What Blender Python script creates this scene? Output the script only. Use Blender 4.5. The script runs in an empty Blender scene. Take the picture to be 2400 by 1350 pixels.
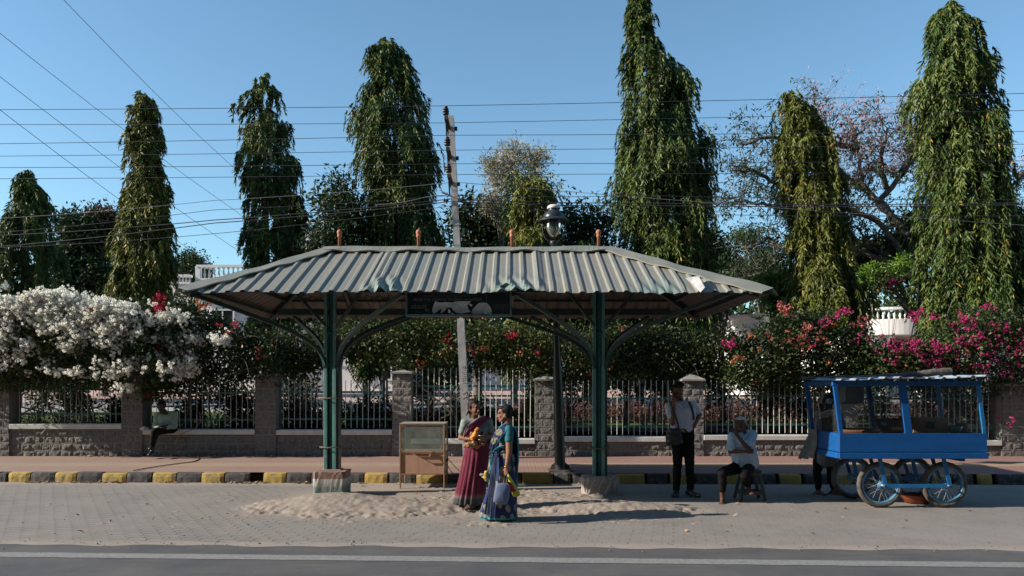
import bpy, math, random
import numpy as np
from mathutils import Vector, Matrix, Quaternion

# ---------------------------------------------------------------- camera, world, sun, exposure
SC = bpy.context.scene
COL = SC.collection
CAMH = 1.7; FPX = 1800.0; HOR = 908.0; CX = 1200.0
cam_d = bpy.data.cameras.new('camera'); cam = bpy.data.objects.new('camera', cam_d); COL.objects.link(cam)
cam.location = (0, 0, CAMH); cam.rotation_euler = (math.radians(90), 0, 0)
cam_d.sensor_width = 36; cam_d.lens = 36*FPX/2400; cam_d.shift_y = (HOR-675)/2400
cam_d.clip_start = 0.1; cam_d.clip_end = 3000
SC.camera = cam
SUNV = Vector((-6.08, -1.0, 3.05)).normalized()      # towards the sun
w = bpy.data.worlds.new("World"); SC.world = w; w.use_nodes = True
nt = w.node_tree; nt.nodes.clear()
wo = nt.nodes.new('ShaderNodeOutputWorld'); bg = nt.nodes.new('ShaderNodeBackground'); sky = nt.nodes.new('ShaderNodeTexSky')
sky.sky_type = 'NISHITA'; sky.sun_disc = False
sky.sun_elevation = math.asin(SUNV.z); sky.sun_rotation = math.atan2(SUNV.x, SUNV.y)
sky.altitude = 700; sky.air_density = 1.1; sky.dust_density = 0.7; sky.ozone_density = 1.6
bg.inputs[1].default_value = 0.100
tint = nt.nodes.new('ShaderNodeMix'); tint.data_type = 'RGBA'; tint.blend_type = 'MULTIPLY'; tint.inputs[0].default_value = 1; tint.inputs[7].default_value = (.86, 1.08, 1.10, 1)
nt.links.new(sky.outputs[0], tint.inputs[6]); nt.links.new(tint.outputs[2], bg.inputs[0]); nt.links.new(bg.outputs[0], wo.inputs[0])
sl = bpy.data.lights.new('sun', 'SUN'); sl.energy = 5.0; sl.angle = math.radians(0.5); sl.color = (1.0, 0.90, 0.78)
so = bpy.data.objects.new('sun', sl); COL.objects.link(so)
so.rotation_euler = (-SUNV).to_track_quat('-Z', 'Y').to_euler(); so.location = (-20, -5, 20)
SC.view_settings.view_transform = 'Standard'; SC.view_settings.look = 'None'
SC.view_settings.exposure = 0.80; SC.view_settings.gamma = 1.0

# ---------------------------------------------------------------- helpers
rng = np.random.default_rng(7)
random.seed(7)
def at(px, py, Y):
    return Vector(((px-CX)*Y/FPX, Y, CAMH-(py-HOR)*Y/FPX))
def gnd(px, py, z=0.0):
    Y = FPX*(CAMH-z)/(py-HOR)
    return Vector(((px-CX)*Y/FPX, Y, z))
_VG = np.random.default_rng(3).uniform(-1, 1, (64, 64))
def vnoise(X, Y, sc, seed=0):
    u = np.asarray(X, float)/sc+seed*13.7+500; v = np.asarray(Y, float)/sc+seed*5.3+500; i = np.floor(u).astype(int); j = np.floor(v).astype(int); f = u-i; g = v-j; f = f*f*(3-2*f); g = g*g*(3-2*g)
    a = _VG[i % 64, j % 64]; b = _VG[(i+1) % 64, j % 64]; c = _VG[i % 64, (j+1) % 64]; d = _VG[(i+1) % 64, (j+1) % 64]
    return (a*(1-f)+b*f)*(1-g)+(c*(1-f)+d*f)*g
def mound(X, Y):
    X = np.asarray(X, float); Y = np.asarray(Y, float)
    g = lambda cx, cy, sx, sy, h: h*np.exp(-((X-cx)/sx)**2-((Y-cy)/sy)**2)
    h = g(-2.65, 11.0, .75, .52, .17)+g(-1.6, 10.75, .95, .5, .07)+g(1.55, 10.65, .85, .36, .10)+g(.9, 11.3, .8, .7, .04)+g(-.3, 11.3, 1.5, 1.1, .035)
    n = vnoise(X, Y, .45, 1)+.6*vnoise(X, Y, .2, 2)
    return h*(1+.09*n)
def mz(x, y): return float(mound(x, y))

def tag(o, label=None, cat=None, group=None, kind=None):
    if label: o['label'] = label
    if cat: o['category'] = cat
    if group: o['group'] = group
    if kind: o['kind'] = kind
    return o
def thing(name, loc, label, cat, group=None):
    o = bpy.data.objects.new(name, None); COL.objects.link(o)
    o.location = loc; o.empty_display_size = .2
    return tag(o, label, cat, group)
def origin_of(o):
    v = Vector((0, 0, 0))
    while o is not None:
        v += o.location; o = o.parent
    return v
def link(name, me, mats, parent=None, origin=None, smooth=False):
    """mesh in world coordinates -> object whose origin is its parent's origin, or its own base"""
    n = len(me.vertices)
    co = np.empty(n*3); me.vertices.foreach_get('co', co); co = co.reshape(-1, 3)
    if parent is not None: og = np.array(origin_of(parent))
    elif origin is not None: og = np.array(origin)
    else: og = np.array([(co[:,0].min()+co[:,0].max())/2, (co[:,1].min()+co[:,1].max())/2, co[:,2].min()])
    me.vertices.foreach_set('co', (co-og).ravel())
    if not isinstance(mats, (list, tuple)): mats = [mats]
    if len(me.materials): me.materials.clear()
    for m in mats: me.materials.append(m)
    if smooth: me.polygons.foreach_set('use_smooth', [True]*len(me.polygons))
    me.update()
    o = bpy.data.objects.new(name, me); COL.objects.link(o)
    if parent is not None: o.parent = parent
    else: o.location = og
    return o

class MB:
    def __init__(s): s.v = []; s.f = []; s.m = []; s.sm = []
    def add(s, verts, faces, mi=0, sm=False):
        b = len(s.v); s.v += [tuple(v) for v in verts]
        for f in faces: s.f.append(tuple(i+b for i in f)); s.m.append(mi); s.sm.append(sm)
    def box(s, c, size, rot=None, mi=0, bev=0.0):
        hx, hy, hz = size[0]/2, size[1]/2, size[2]/2
        if bev <= 0:
            vs = [(x, y, z) for x in (-hx, hx) for y in (-hy, hy) for z in (-hz, hz)]
            fs = [(0,1,3,2),(4,6,7,5),(0,4,5,1),(2,3,7,6),(0,2,6,4),(1,5,7,3)]
        else:
            b = min(bev, hx*.9, hy*.9, hz*.9); vs = []; 
            ring = [(-hx+b,-hy),(hx-b,-hy),(hx,-hy+b),(hx,hy-b),(hx-b,hy),(-hx+b,hy),(-hx,hy-b),(-hx,-hy+b)]
            def rr(k): return [(x*(hx-k)/hx, y*(hy-k)/hy) for x, y in ring]
            for z, k in ((-hz, b), (-hz+b, 0), (hz-b, 0), (hz, b)):
                vs += [(x, y, z) for x, y in rr(k)]
            fs = [tuple(reversed(range(8))), tuple(range(24, 32))]
            for r in range(3):
                for i in range(8):
                    j = (i+1) % 8; fs.append((r*8+i, r*8+j, r*8+8+j, r*8+8+i))
        vs = [Vector(v) for v in vs]
        if rot is not None: vs = [rot @ v for v in vs]
        c = Vector(c); s.add([v+c for v in vs], fs, mi)
    def beam(s, a, b, wd, ht, mi=0, up=Vector((0,0,1)), bev=0):
        a = Vector(a); b = Vector(b); d = b-a; L = d.length; d.normalize()
        if abs(d.dot(up)) > .98: up = Vector((0,1,0))
        x = d.cross(up).normalized(); u = x.cross(d)
        R = Matrix((x, d, u)).transposed()
        s.box((a+b)/2, (wd, L, ht), R, mi, bev)
    def tube(s, pts, rad, n=8, mi=0, caps=True, sm=True, sx=1.0, flat=None):
        pts = [Vector(p) for p in pts]; k = len(pts)
        if not isinstance(rad, (list, tuple)): rad = [rad]*k
        t0 = (pts[1]-pts[0]).normalized()
        ref = Vector((0,0,1)) if abs(t0.z) < .9 else Vector((0,1,0))
        nx = t0.cross(ref).normalized()
        vs = []
        for i, p in enumerate(pts):
            t = (pts[min(i+1,k-1)]-pts[max(i-1,0)]).normalized()
            nx = (nx - t*nx.dot(t)).normalized(); ny = t.cross(nx)
            for j in range(n):
                a = 2*math.pi*j/n
                vs.append(p+nx*(math.cos(a)*rad[i]*sx)+ny*(math.sin(a)*rad[i]))
        fs = [(i*n+j, i*n+(j+1)%n, (i+1)*n+(j+1)%n, (i+1)*n+j) for i in range(k-1) for j in range(n)]
        s.add(vs, fs, mi, sm)
        if caps: s.add(vs[:n], [tuple(reversed(range(n)))], mi); s.add(vs[-n:], [tuple(range(n))], mi)
    def lathe(s, prof, c, n=24, mi=0, axis=None, sm=True, a0=0, a1=2*math.pi):
        c = Vector(c); R = Matrix.Identity(3)
        if axis is not None: R = Vector((0,0,1)).rotation_difference(Vector(axis)).to_matrix()
        full = abs(a1-a0-2*math.pi) < 1e-6; m = n if full else n+1
        vs = [R @ Vector((r*math.cos(a0+(a1-a0)*j/n), r*math.sin(a0+(a1-a0)*j/n), z))+c for r, z in prof for j in range(m)]
        fs = []
        for i in range(len(prof)-1):
            for j in range(n):
                j2 = (j+1) % m if full else j+1
                fs.append((i*m+j, i*m+j2, (i+1)*m+j2, (i+1)*m+j))
        s.add(vs, fs, mi, sm)
    def prism(s, poly, y0, y1, mi=0, frame=None):
        """poly (x,z) extruded along y; frame = (origin, xaxis, yaxis, zaxis)"""
        n = len(poly)
        if frame is None: f = lambda x, y, z: Vector((x, y, z))
        else:
            o, X, Y, Z = frame; f = lambda x, y, z: o+X*x+Y*y+Z*z
        vs = [f(x, y0, z) for x, z in poly]+[f(x, y1, z) for x, z in poly]
        fs = [tuple(range(n)), tuple(reversed(range(n, 2*n)))]+[(i, i+n, (i+1)%n+n, (i+1)%n) for i in range(n)]
        s.add(vs, fs, mi)
    def mesh(s, name='m'):
        me = bpy.data.meshes.new(name); me.from_pydata([tuple(v) for v in s.v], [], s.f)
        me.polygons.foreach_set('material_index', s.m); me.polygons.foreach_set('use_smooth', s.sm); me.update()
        return me
    def build(s, name, mats, parent=None, origin=None):
        return link(name, s.mesh(name), mats, parent, origin)

# ---------------------------------------------------------------- materials
class NT:
    def __init__(s, name):
        s.m = bpy.data.materials.new(name); s.m.use_nodes = True; s.t = s.m.node_tree; s.t.nodes.clear()
        s.out = s.n('ShaderNodeOutputMaterial'); s.b = s.n('ShaderNodeBsdfPrincipled'); s.l(s.b.outputs[0], s.out.inputs[0])
    def n(s, typ, **kw):
        x = s.t.nodes.new(typ)
        for k, v in kw.items(): setattr(x, k, v)
        return x
    def l(s, a, b): s.t.links.new(a, b)
    def coords(s, kind='Object'): return s.n('ShaderNodeTexCoord').outputs[kind]
    def mapping(s, src, scale=(1,1,1), loc=(0,0,0), rot=(0,0,0)):
        m = s.n('ShaderNodeMapping'); s.l(src, m.inputs[0])
        m.inputs['Scale'].default_value = scale; m.inputs['Location'].default_value = loc; m.inputs['Rotation'].default_value = rot
        return m.outputs[0]
    def noise(s, src, scale, detail=4, rough=.55, dist=0, out=0):
        x = s.n('ShaderNodeTexNoise'); s.l(src, x.inputs['Vector']); x.inputs['Scale'].default_value = scale
        x.inputs['Detail'].default_value = detail; x.inputs['Roughness'].default_value = rough; x.inputs['Distortion'].default_value = dist
        return x.outputs[out]
    def ramp(s, src, stops, mode='LINEAR'):
        r = s.n('ShaderNodeValToRGB'); s.l(src, r.inputs[0]); r.color_ramp.interpolation = mode
        els = r.color_ramp.elements
        while len(els) < len(stops): els.new(.5)
        for e, (p, c) in zip(els, stops):
            e.position = p; e.color = (c if isinstance(c, (tuple, list)) else (c, c, c))+((1,) if not isinstance(c, (tuple, list)) or len(c) == 3 else ())
        return r.outputs[0]
    def mix(s, fac, a, b, mode='MIX'):
        x = s.n('ShaderNodeMix', data_type='RGBA', blend_type=mode)
        for idx, v in ((0, fac), (6, a), (7, b)):
            if isinstance(v, (int, float)): x.inputs[idx].default_value = v if idx == 0 else (v, v, v, 1)
            elif isinstance(v, (tuple, list)): x.inputs[idx].default_value = tuple(v)+(1,)
            else: s.l(v, x.inputs[idx])
        return x.outputs[2]
    def math(s, op, a, b=None, c=None, clamp=False):
        x = s.n('ShaderNodeMath', operation=op, use_clamp=clamp)
        for i, v in enumerate((a, b, c)):
            if v is None: continue
            if isinstance(v, (int, float)): x.inputs[i].default_value = v
            else: s.l(v, x.inputs[i])
        return x.outputs[0]
    def sep(s, v):
        x = s.n('ShaderNodeSeparateXYZ'); s.l(v, x.inputs[0]); return x.outputs
    def comb(s, x, y, z=0.0):
        c = s.n('ShaderNodeCombineXYZ')
        for i, v in enumerate((x, y, z)):
            if isinstance(v, (int, float)): c.inputs[i].default_value = v
            else: s.l(v, c.inputs[i])
        return c.outputs[0]
    def bump(s, h, strength=.3, dist=.01, normal=None):
        b = s.n('ShaderNodeBump'); b.inputs['Strength'].default_value = strength; b.inputs['Distance'].default_value = dist
        s.l(h, b.inputs['Height'])
        if normal is not None: s.l(normal, b.inputs['Normal'])
        s.l(b.outputs[0], s.b.inputs['Normal']); return b.outputs[0]
    def set(s, col=None, rough=None, metal=None, spec=None):
        for k, v in (('Base Color', col), ('Roughness', rough), ('Metallic', metal), ('Specular IOR Level', spec)):
            if v is None: continue
            i = s.b.inputs[k]
            if isinstance(v, (int, float)): i.default_value = v
            elif isinstance(v, (tuple, list)): i.default_value = tuple(v)+(1,)
            else: s.l(v, i)
        return s.m
MC = {}
def pm(name, a, b=None, scale=6, rough=.75, bump=.25, bscale=60, bdist=.004, metal=0, spec=.4, lo=.35, hi=.65, stretch=(1,1,1), wear=None, wlo=.55, whi=.62, wscale=9):
    """painted / mineral / cloth surface: two tones by noise, optional worn patches, fine relief"""
    if name in MC: return MC[name]
    t = NT(name); co = t.coords(); cs = t.mapping(co, stretch)
    b = b or tuple(c*.7 for c in a)
    col = t.mix(t.ramp(t.noise(cs, scale, 6, .6), [(lo, 0.0), (hi, 1.0)]), a, b)
    if wear: col = t.mix(t.ramp(t.noise(cs, wscale, 8, .65, .3), [(wlo, 0.0), (whi, 1.0)]), col, wear)
    if bump: t.bump(t.noise(cs, bscale, 5, .6), bump, bdist)
    MC[name] = t.set(col, rough, metal, spec); return MC[name]
def glassmat(name, tint=(.8,.9,.88), dirt=.25, dirtcol=(.35,.36,.33)):
    """clear pane with dust on it"""
    t = NT(name); co = t.coords()
    gl = t.n('ShaderNodeBsdfGlossy'); gl.inputs['Roughness'].default_value = .03; gl.inputs['Color'].default_value = (1,1,1,1)
    tr = t.n('ShaderNodeBsdfTransparent'); tr.inputs['Color'].default_value = tint+(1,)
    fr = t.n('ShaderNodeFresnel'); fr.inputs['IOR'].default_value = 1.45
    m1 = t.n('ShaderNodeMixShader'); t.l(fr.outputs[0], m1.inputs[0]); t.l(tr.outputs[0], m1.inputs[1]); t.l(gl.outputs[0], m1.inputs[2])
    t.set(dirtcol, .9, 0, .1)
    f = t.ramp(t.noise(co, 3.5, 6, .6), [(.3, dirt*.35), (.75, dirt*1.8)])
    m2 = t.n('ShaderNodeMixShader'); t.l(f, m2.inputs[0]); t.l(m1.outputs[0], m2.inputs[1]); t.l(t.b.outputs[0], m2.inputs[2])
    t.l(m2.outputs[0], t.out.inputs[0]); return t.m
def leafmat(name, stops, rough=.42, transl=.22, spec=.5):
    """leaf colour differs from leaf to leaf through the face attribute 'tint'"""
    t = NT(name); a = t.n('ShaderNodeAttribute', attribute_name='tint')
    col = t.ramp(a.outputs['Fac'], stops)
    t.set(col, rough, 0, spec)
    tl = t.n('ShaderNodeBsdfTranslucent'); t.l(col, tl.inputs[0])
    m = t.n('ShaderNodeMixShader'); m.inputs[0].default_value = transl
    t.l(t.b.outputs[0], m.inputs[1]); t.l(tl.outputs[0], m.inputs[2]); t.l(m.outputs[0], t.out.inputs[0]); return t.m

# ---------------------------------------------------------------- leaves
def unit(a): return a/np.maximum(np.linalg.norm(a, axis=1, keepdims=True), 1e-9)
def leaves(P, D, L, W, tint, S=None):
    """arrays -> one mesh of diamond leaves: base P, direction D, length L, width W"""
    n = len(P); D = unit(D)
    if S is None: S = rng.normal(size=(n, 3))
    S = unit(np.cross(D, S)); N = np.cross(D, S)
    L = np.broadcast_to(L, n)[:, None]; W = np.broadcast_to(W, n)[:, None]
    bend = N*L*rng.uniform(-.12, .12, (n, 1))
    V = np.stack([P, P+D*L*.42+S*W/2+bend, P+D*L, P+D*L*.42-S*W/2+bend], 1).reshape(-1, 3)
    me = bpy.data.meshes.new('foliage'); me.vertices.add(n*4); me.vertices.foreach_set('co', V.ravel())
    me.loops.add(n*4); me.loops.foreach_set('vertex_index', np.arange(n*4, dtype=np.int32))
    me.polygons.add(n); me.polygons.foreach_set('loop_start', np.arange(n, dtype=np.int32)*4)
    try: me.polygons.foreach_set('loop_total', np.full(n, 4, dtype=np.int32))
    except Exception: pass
    me.update(calc_edges=True)
    at_ = me.attributes.new('tint', 'FLOAT', 'FACE'); at_.data.foreach_set('value', np.clip(np.broadcast_to(tint, n), 0, 1).astype(np.float32))
    return me
# ---------------------------------------------------------------- the setting
def grid(name, xs, ys, zf, mat, kind='structure', attr=None):
    X, Y = np.meshgrid(xs, ys, indexing='ij'); Z = zf(X, Y)
    nx, ny = len(xs), len(ys); V = np.stack([X, Y, Z], -1).reshape(-1, 3)
    i = np.arange((nx-1)*(ny-1)); a = (i//(ny-1))*ny+i % (ny-1)
    F = np.stack([a, a+ny, a+ny+1, a+1], 1)
    me = bpy.data.meshes.new(name); me.from_pydata(V.tolist(), [], F.tolist())
    if attr is not None:
        A = me.attributes.new('sand', 'FLOAT', 'POINT'); A.data.foreach_set('value', attr(X, Y).ravel().astype(np.float32))
    o = link(name, me, mat, None, (0, 0, 0), True); o['kind'] = kind; return o
def sstep(x, a, b):
    t = np.clip((x-a)/(b-a), 0, 1); return t*t*(3-2*t)
kerbL = gnd(0, 1130); kerbR = gnd(2400, 1137)
def kerbY(x): return kerbL.y+(np.asarray(x, float)-kerbL.x)*(kerbR.y-kerbL.y)/(kerbR.x-kerbL.x)
rL = gnd(0, 1277); rR = gnd(2400, 1291)
def roadY(x): return rL.y+(np.asarray(x, float)-rL.x)*(rR.y-rL.y)/(rR.x-rL.x)
def terr(Y):
    Y = np.asarray(Y, float); return .70+.047*np.clip(Y-17.3, 0, 19)
def terz(Y): return float(terr(Y))

def sandmask(X, Y):
    d = mound(X, Y); n = .5+.5*np.sin(X*1.7+Y*2.3)*np.sin(X*.9-Y*3.1)
    base = sstep(d, .001, .022)
    core = np.exp(-((X+.6)/3.2)**4-((Y-11.7)/1.9)**4)
    kb = sstep(Y, kerbY(X)-.75, kerbY(X)-.1)*.75
    rd = sstep(-Y, -(roadY(X)+.45), -(roadY(X)+.05))
    return np.clip(np.maximum.reduce([base, core*(.85+.3*n), kb, rd*(.7+.3*n)]), 0, 1)

# asphalt
t = NT('asphalt'); co = t.coords()
c = t.mix(t.noise(co, 90, 3, .7), (.042,.044,.050), (.088,.091,.098))
c = t.mix(t.ramp(t.noise(co, 1.2, 5, .6), [(.35, 0.0), (.7, .8)]), c, (.115,.11,.105))
c = t.mix(t.ramp(t.noise(co, 240, 2, .5), [(.62, 0.0), (.70, .8)]), c, (.20,.195,.19))
c = t.mix(t.ramp(t.noise(t.mapping(co, (.35, 3, 1)), 3, 5, .6), [(.5, 0.0), (.72, .45)]), c, (.05,.05,.054))
t.bump(t.noise(co, 140, 4, .7), .8, .006); M_asph = t.set(c, .9, 0, .25)
grid('ground', np.linspace(-300, 300, 7), np.array([-20, 0, 40, 120, 400.]), lambda X, Y: X*0-.06, pm('soil', (.20,.16,.12), (.13,.11,.08), 3, .95, .6, 30, .02))
ys = np.concatenate([[-2], [2, 5, 6.5, 7.5, 8.4]])
grid('road', np.linspace(-30, 30, 61), ys, lambda X, Y: X*0-.012, M_asph)
# worn verge of asphalt and dust between line and paving
def ribbon(name, xs, y0, y1, z, mat, kind='structure'):
    mb = MB(); vs = []
    for x in xs: vs += [(x, y0(x), z), (x, y1(x), z)]
    mb.add(vs, [(2*i, 2*i+2, 2*i+3, 2*i+1) for i in range(len(xs)-1)])
    o = mb.build(name, mat, None, (0, 0, 0)); o['kind'] = kind; return o
xs_l = np.linspace(-25, 25, 300)
t = NT('road_paint'); co = t.coords()
c = t.mix(t.ramp(t.noise(co, 26, 6, .7), [(.38, 0.0), (.66, 1.0)]), (.22,.218,.212), (.13,.13,.128))
c = t.mix(t.ramp(t.noise(co, 5, 6, .75), [(.60, 0.0), (.68, 1.0)]), c, (.11,.11,.11)); t.bump(t.noise(co, 120, 4), .4, .004)
M_line = t.set(c, .85)
def lY(p0, p1):
    a = gnd(0, p0); b = gnd(2400, p1)
    return lambda x: float(a.y+(x-a.x)*(b.y-a.y)/(b.x-a.x))+.004*math.sin(x*9)+.003*math.sin(x*23)
ribbon('road_line', xs_l, lY(1303, 1328), lY(1292, 1316), -.008, M_line)
# interlocking paving
t = NT('paving'); co = t.coords(); s3 = t.sep(co)
def tri(v, f): return t.math('SUBTRACT', t.math('PINGPONG', t.math('MULTIPLY', v, f), 1.0), .5)
ang = math.radians(12)
mp = t.mapping(co, (1,1,1), (0,0,0), (0,0,ang)); q = t.sep(mp)
u = t.math('MULTIPLY', q[0], 1/.235); v = t.math('MULTIPLY', q[1], 1/.125)
u2 = t.math('ADD', u, t.math('MULTIPLY', tri(v, 2.0), .10)); v2 = t.math('ADD', v, t.math('MULTIPLY', tri(u, 4.0), .10))
nz = t.noise(co, 2.2, 3); u2 = t.math('ADD', u2, t.math('MULTIPLY', nz, .12)); v2 = t.math('ADD', v2, t.math('MULTIPLY', nz, .2))
br = t.n('ShaderNodeTexBrick', offset=.5); t.l(t.comb(u2, v2), br.inputs['Vector'])
for k, val in (('Scale', 1), ('Mortar Size', .035), ('Mortar Smooth', .35), ('Brick Width', 1.0), ('Row Height', 1.0), ('Bias', 0)): br.inputs[k].default_value = val
br.inputs['Color1'].default_value = (.205,.193,.178,1); br.inputs['Color2'].default_value = (.165,.157,.148,1)
att = t.n('ShaderNodeAttribute', attribute_name='sand').outputs['Fac']
side = t.ramp(t.math('ADD', t.math('MULTIPLY', s3[0], .08), t.noise(co, .7, 3)), [(.30, 0.0), (.78, 1.0)])
mort = t.mix(side, (.07,.066,.062), (.27,.24,.21))
stone = t.mix(t.ramp(t.noise(co, 30, 6, .7), [(.3, 0.0), (.7, 1.0)]), br.outputs['Color'], (.215,.20,.185))
jn = t.math('MULTIPLY', br.outputs['Fac'], t.ramp(t.noise(co, 1.6, 4, .6), [(.30, .25), (.6, 1.0)]))
c = t.mix(jn, stone, mort)
c = t.mix(t.ramp(t.noise(co, 1.1, 5, .6), [(.38, 0.0), (.68, .8)]), c, (.232,.211,.192))
c = t.mix(t.ramp(t.noise(co, .45, 7, .7), [(.50, 0.0), (.66, .45)]), c, (.12,.115,.11))
sandc = t.mix(t.noise(co, 14, 5, .65), (.235,.20,.172), (.285,.247,.215))
sf = t.math('ADD', att, t.math('MULTIPLY', t.math('SUBTRACT', t.noise(co, 9, 6, .7), .5), .9))
sf = t.ramp(sf, [(.25, 0.0), (.75, 1.0)])
c = t.mix(sf, c, sandc)
h = t.math('SUBTRACT', t.math('MULTIPLY', t.noise(co, 60, 5, .7), .35), t.math('MULTIPLY', jn, t.math('SUBTRACT', 1.0, sf)))
t.bump(h, .9, .012); M_pave = t.set(c, .92, 0, .2)
def paveset():
    xs = np.linspace(-12, 12, 321); n = 110; V = []; 
    X = np.repeat(xs[:, None], n, 1); tt = np.linspace(0, 1, n)[None, :]
    Y0 = roadY(X)+.03*np.sin(X*3.1)+.03*np.sin(X*7.7+1); Y = Y0+(kerbY(X)+.05-Y0)*tt
    Z = -.016*(1-sstep(tt, 0, .05))+0*X
    V = np.stack([X, Y, Z], -1).reshape(-1, 3); i = np.arange(320*(n-1)); a = (i//(n-1))*n+i % (n-1)
    me = bpy.data.meshes.new('paving'); me.from_pydata(V.tolist(), [], np.stack([a, a+n, a+n+1, a+1], 1).tolist())
    A = me.attributes.new('sand', 'FLOAT', 'POINT'); A.data.foreach_set('value', sandmask(X, Y).ravel().astype(np.float32))
    o = link('paving', me, M_pave, None, (0, 0, 0), True); o['kind'] = 'structure'
paveset()
for sx in (-1, 1):   # the paving goes on past the frame
    a, b = (12, 40); mb = MB()
    mb.add([(sx*a, float(roadY(sx*a)), 0), (sx*b, float(roadY(sx*a)), 0), (sx*b, float(kerbY(sx*a)), 0), (sx*a, float(kerbY(sx*a)), 0)], [(0,1,2,3) if sx > 0 else (3,2,1,0)])
    o = mb.build('paving', M_pave, None, (0,0,0)); o['kind'] = 'structure'
# sand heap: blends into the paving where it runs out
t = NT('sand'); co = t.coords()
c = t.mix(t.ramp(t.noise(co, 5, 7, .65), [(.3, 0.0), (.7, 1.0)]), (.235,.198,.168), (.29,.25,.215))
c = t.mix(t.ramp(t.noise(co, 34, 4, .7), [(.60, 0.0), (.70, .8)]), c, (.16,.13,.10))
h = t.math('ADD', t.noise(co, 34, 8, .75), t.math('MULTIPLY', t.noise(co, 120, 4, .7), .4))
t.bump(h, .7, .010); M_sand = t.set(c, .97, 0, .1)
def heapz(X, Y):
    m = mound(X, Y)
    n = vnoise(X, Y, .09, 4)+.6*vnoise(X, Y, .045, 5); e = .017+.010*n+.014*vnoise(X, Y, .5, 6)+rng.normal(0, .003, X.shape)
    return m-e+.6*np.maximum(0, m-e)*0+np.minimum(.02, np.maximum(0, m-e)*.8)+.0022*n*sstep(m, .03, .08)+rng.normal(0, .0012, X.shape)
grid('sand_heap', np.linspace(-5.2, 4.4, 385), np.linspace(9.3, 13.4, 165), heapz, M_sand, 'stuff')
tag(bpy.data.objects['sand_heap'], 'low heap of pale sandy soil round the feet of the bus shelter', 'sand')
# pebbles and dry litter
def scatter(name, P, rad, mat, label, cat, flat=.6):
    mb = MB()
    for p, r in zip(P, rad):
        vs = [Vector((x, y, z)) for x, y, z in ((1,0,0),(0,1,0),(-1,0,0),(0,-1,0),(0,0,flat),(0,0,-flat))]
        vs = [Vector((v.x*random.uniform(.6,1.3), v.y*random.uniform(.6,1.3), v.z))*float(r)+Vector(p) for v in vs]
        mb.add(vs, [(0,1,4),(1,2,4),(2,3,4),(3,0,4),(1,0,5),(2,1,5),(3,2,5),(0,3,5)])
    return tag(mb.build(name, mat), label, cat, kind='stuff')
P = []; R_ = []
for i in range(800):
    if i < 380: x = random.gauss(-.6, 2.3); y = random.uniform(9.6, 12.4)
    elif i < 640: x = random.uniform(-7, 9); y = float(roadY(x))+random.gauss(.12, .14)
    else: x = random.uniform(-8, 9); y = random.uniform(8.6, 13.2)
    P.append((x, y, mz(x, y)+.003)); R_.append(abs(random.gauss(.004, .005))+.0035)
scatter('pebbles', P, R_, pm('pebble', (.24,.20,.17), (.11,.095,.08), 30, .9), 'loose pebbles and crumbs of soil strewn over the paving', 'pebbles')
# pavement, kerb
t = NT('pavement'); co = t.coords(); s3 = t.sep(co)
kk = t.math('ADD', s3[1], t.math('MULTIPLY', t.noise(co, 8, 4), .05))
red = t.mix(t.noise(co, 1.6, 5, .6), (.26,.145,.125), (.21,.125,.105)); yel = (.31,.225,.14)
band = t.ramp(t.math('MULTIPLY', t.math('SUBTRACT', kk, 14.0), .333), [(0.0, 0.0), (.29, 0.0), (.31, 1.0), (.50, 1.0), (.52, 0.0)])
c = t.mix(band, red, yel)
chk = t.math('PINGPONG', t.math('MULTIPLY', t.math('ADD', s3[0], s3[1]), 14.0), 1.0); chk2 = t.math('PINGPONG', t.math('MULTIPLY', t.math('SUBTRACT', s3[0], s3[1]), 14.0), 1.0)
dots = t.ramp(t.math('MULTIPLY', chk, chk2), [(.25, 0.0), (.5, 1.0)])
msk = t.ramp(t.math('ADD', s3[0], t.math('MULTIPLY', t.noise(co, 1.5, 3), .8)), [(0.0, 0.0), (1.0, 1.0)])
msk = t.math('GREATER_THAN', t.math('ADD', s3[0], t.math('MULTIPLY', t.noise(co, 2, 3), 1.0)), -2.6)
c = t.mix(t.math('MULTIPLY', t.math('MULTIPLY', dots, msk), .38), c, (.15,.10,.085))
dust = t.math('ADD', t.ramp(t.noise(co, 1.3, 6, .6), [(.35, .15), (.7, .85)]), t.math('MULTIPLY', t.math('SUBTRACT', -2.0, s3[0]), .06), None, True)
c = t.mix(t.math('MULTIPLY', dust, .75), c, (.25,.19,.15))
br = t.n('ShaderNodeTexBrick', offset=.5); t.l(co, br.inputs['Vector'])
for k, val in (('Scale', 1), ('Mortar Size', .006), ('Mortar Smooth', .2), ('Brick Width', .6), ('Row Height', .6)): br.inputs[k].default_value = val
c = t.mix(t.math('MULTIPLY', br.outputs['Fac'], .6), c, (.17,.12,.10))
t.bump(t.math('ADD', t.noise(co, 40, 4), t.math('MULTIPLY', t.math('MULTIPLY', dots, msk), .6)), .5, .008); M_side = t.set(c, .9, 0, .25)
KH = .175
mb = MB(); xs = [-40]+list(np.linspace(-12, 12, 60))+[40]
vs = []
for x in xs: vs += [(x, float(kerbY(x))+.165, KH-.004), (x, 17.2, KH+.006)]
mb.add(vs, [(2*i, 2*i+2, 2*i+3, 2*i+1) for i in range(len(xs)-1)]); o = mb.build('pavement', M_side, None, (0,0,0)); o['kind'] = 'structure'
M_ky = pm('kerb_yellow', (.40,.27,.05), (.32,.22,.06), 7, .8, .5, 40, .008, wear=(.19,.16,.13), wlo=.50, whi=.66, wscale=11)
M_kb = pm('kerb_black', (.055,.054,.056), (.038,.038,.041), 7, .85, .5, 40, .008, wear=(.15,.13,.11), wlo=.50, whi=.70, wscale=10)
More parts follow.
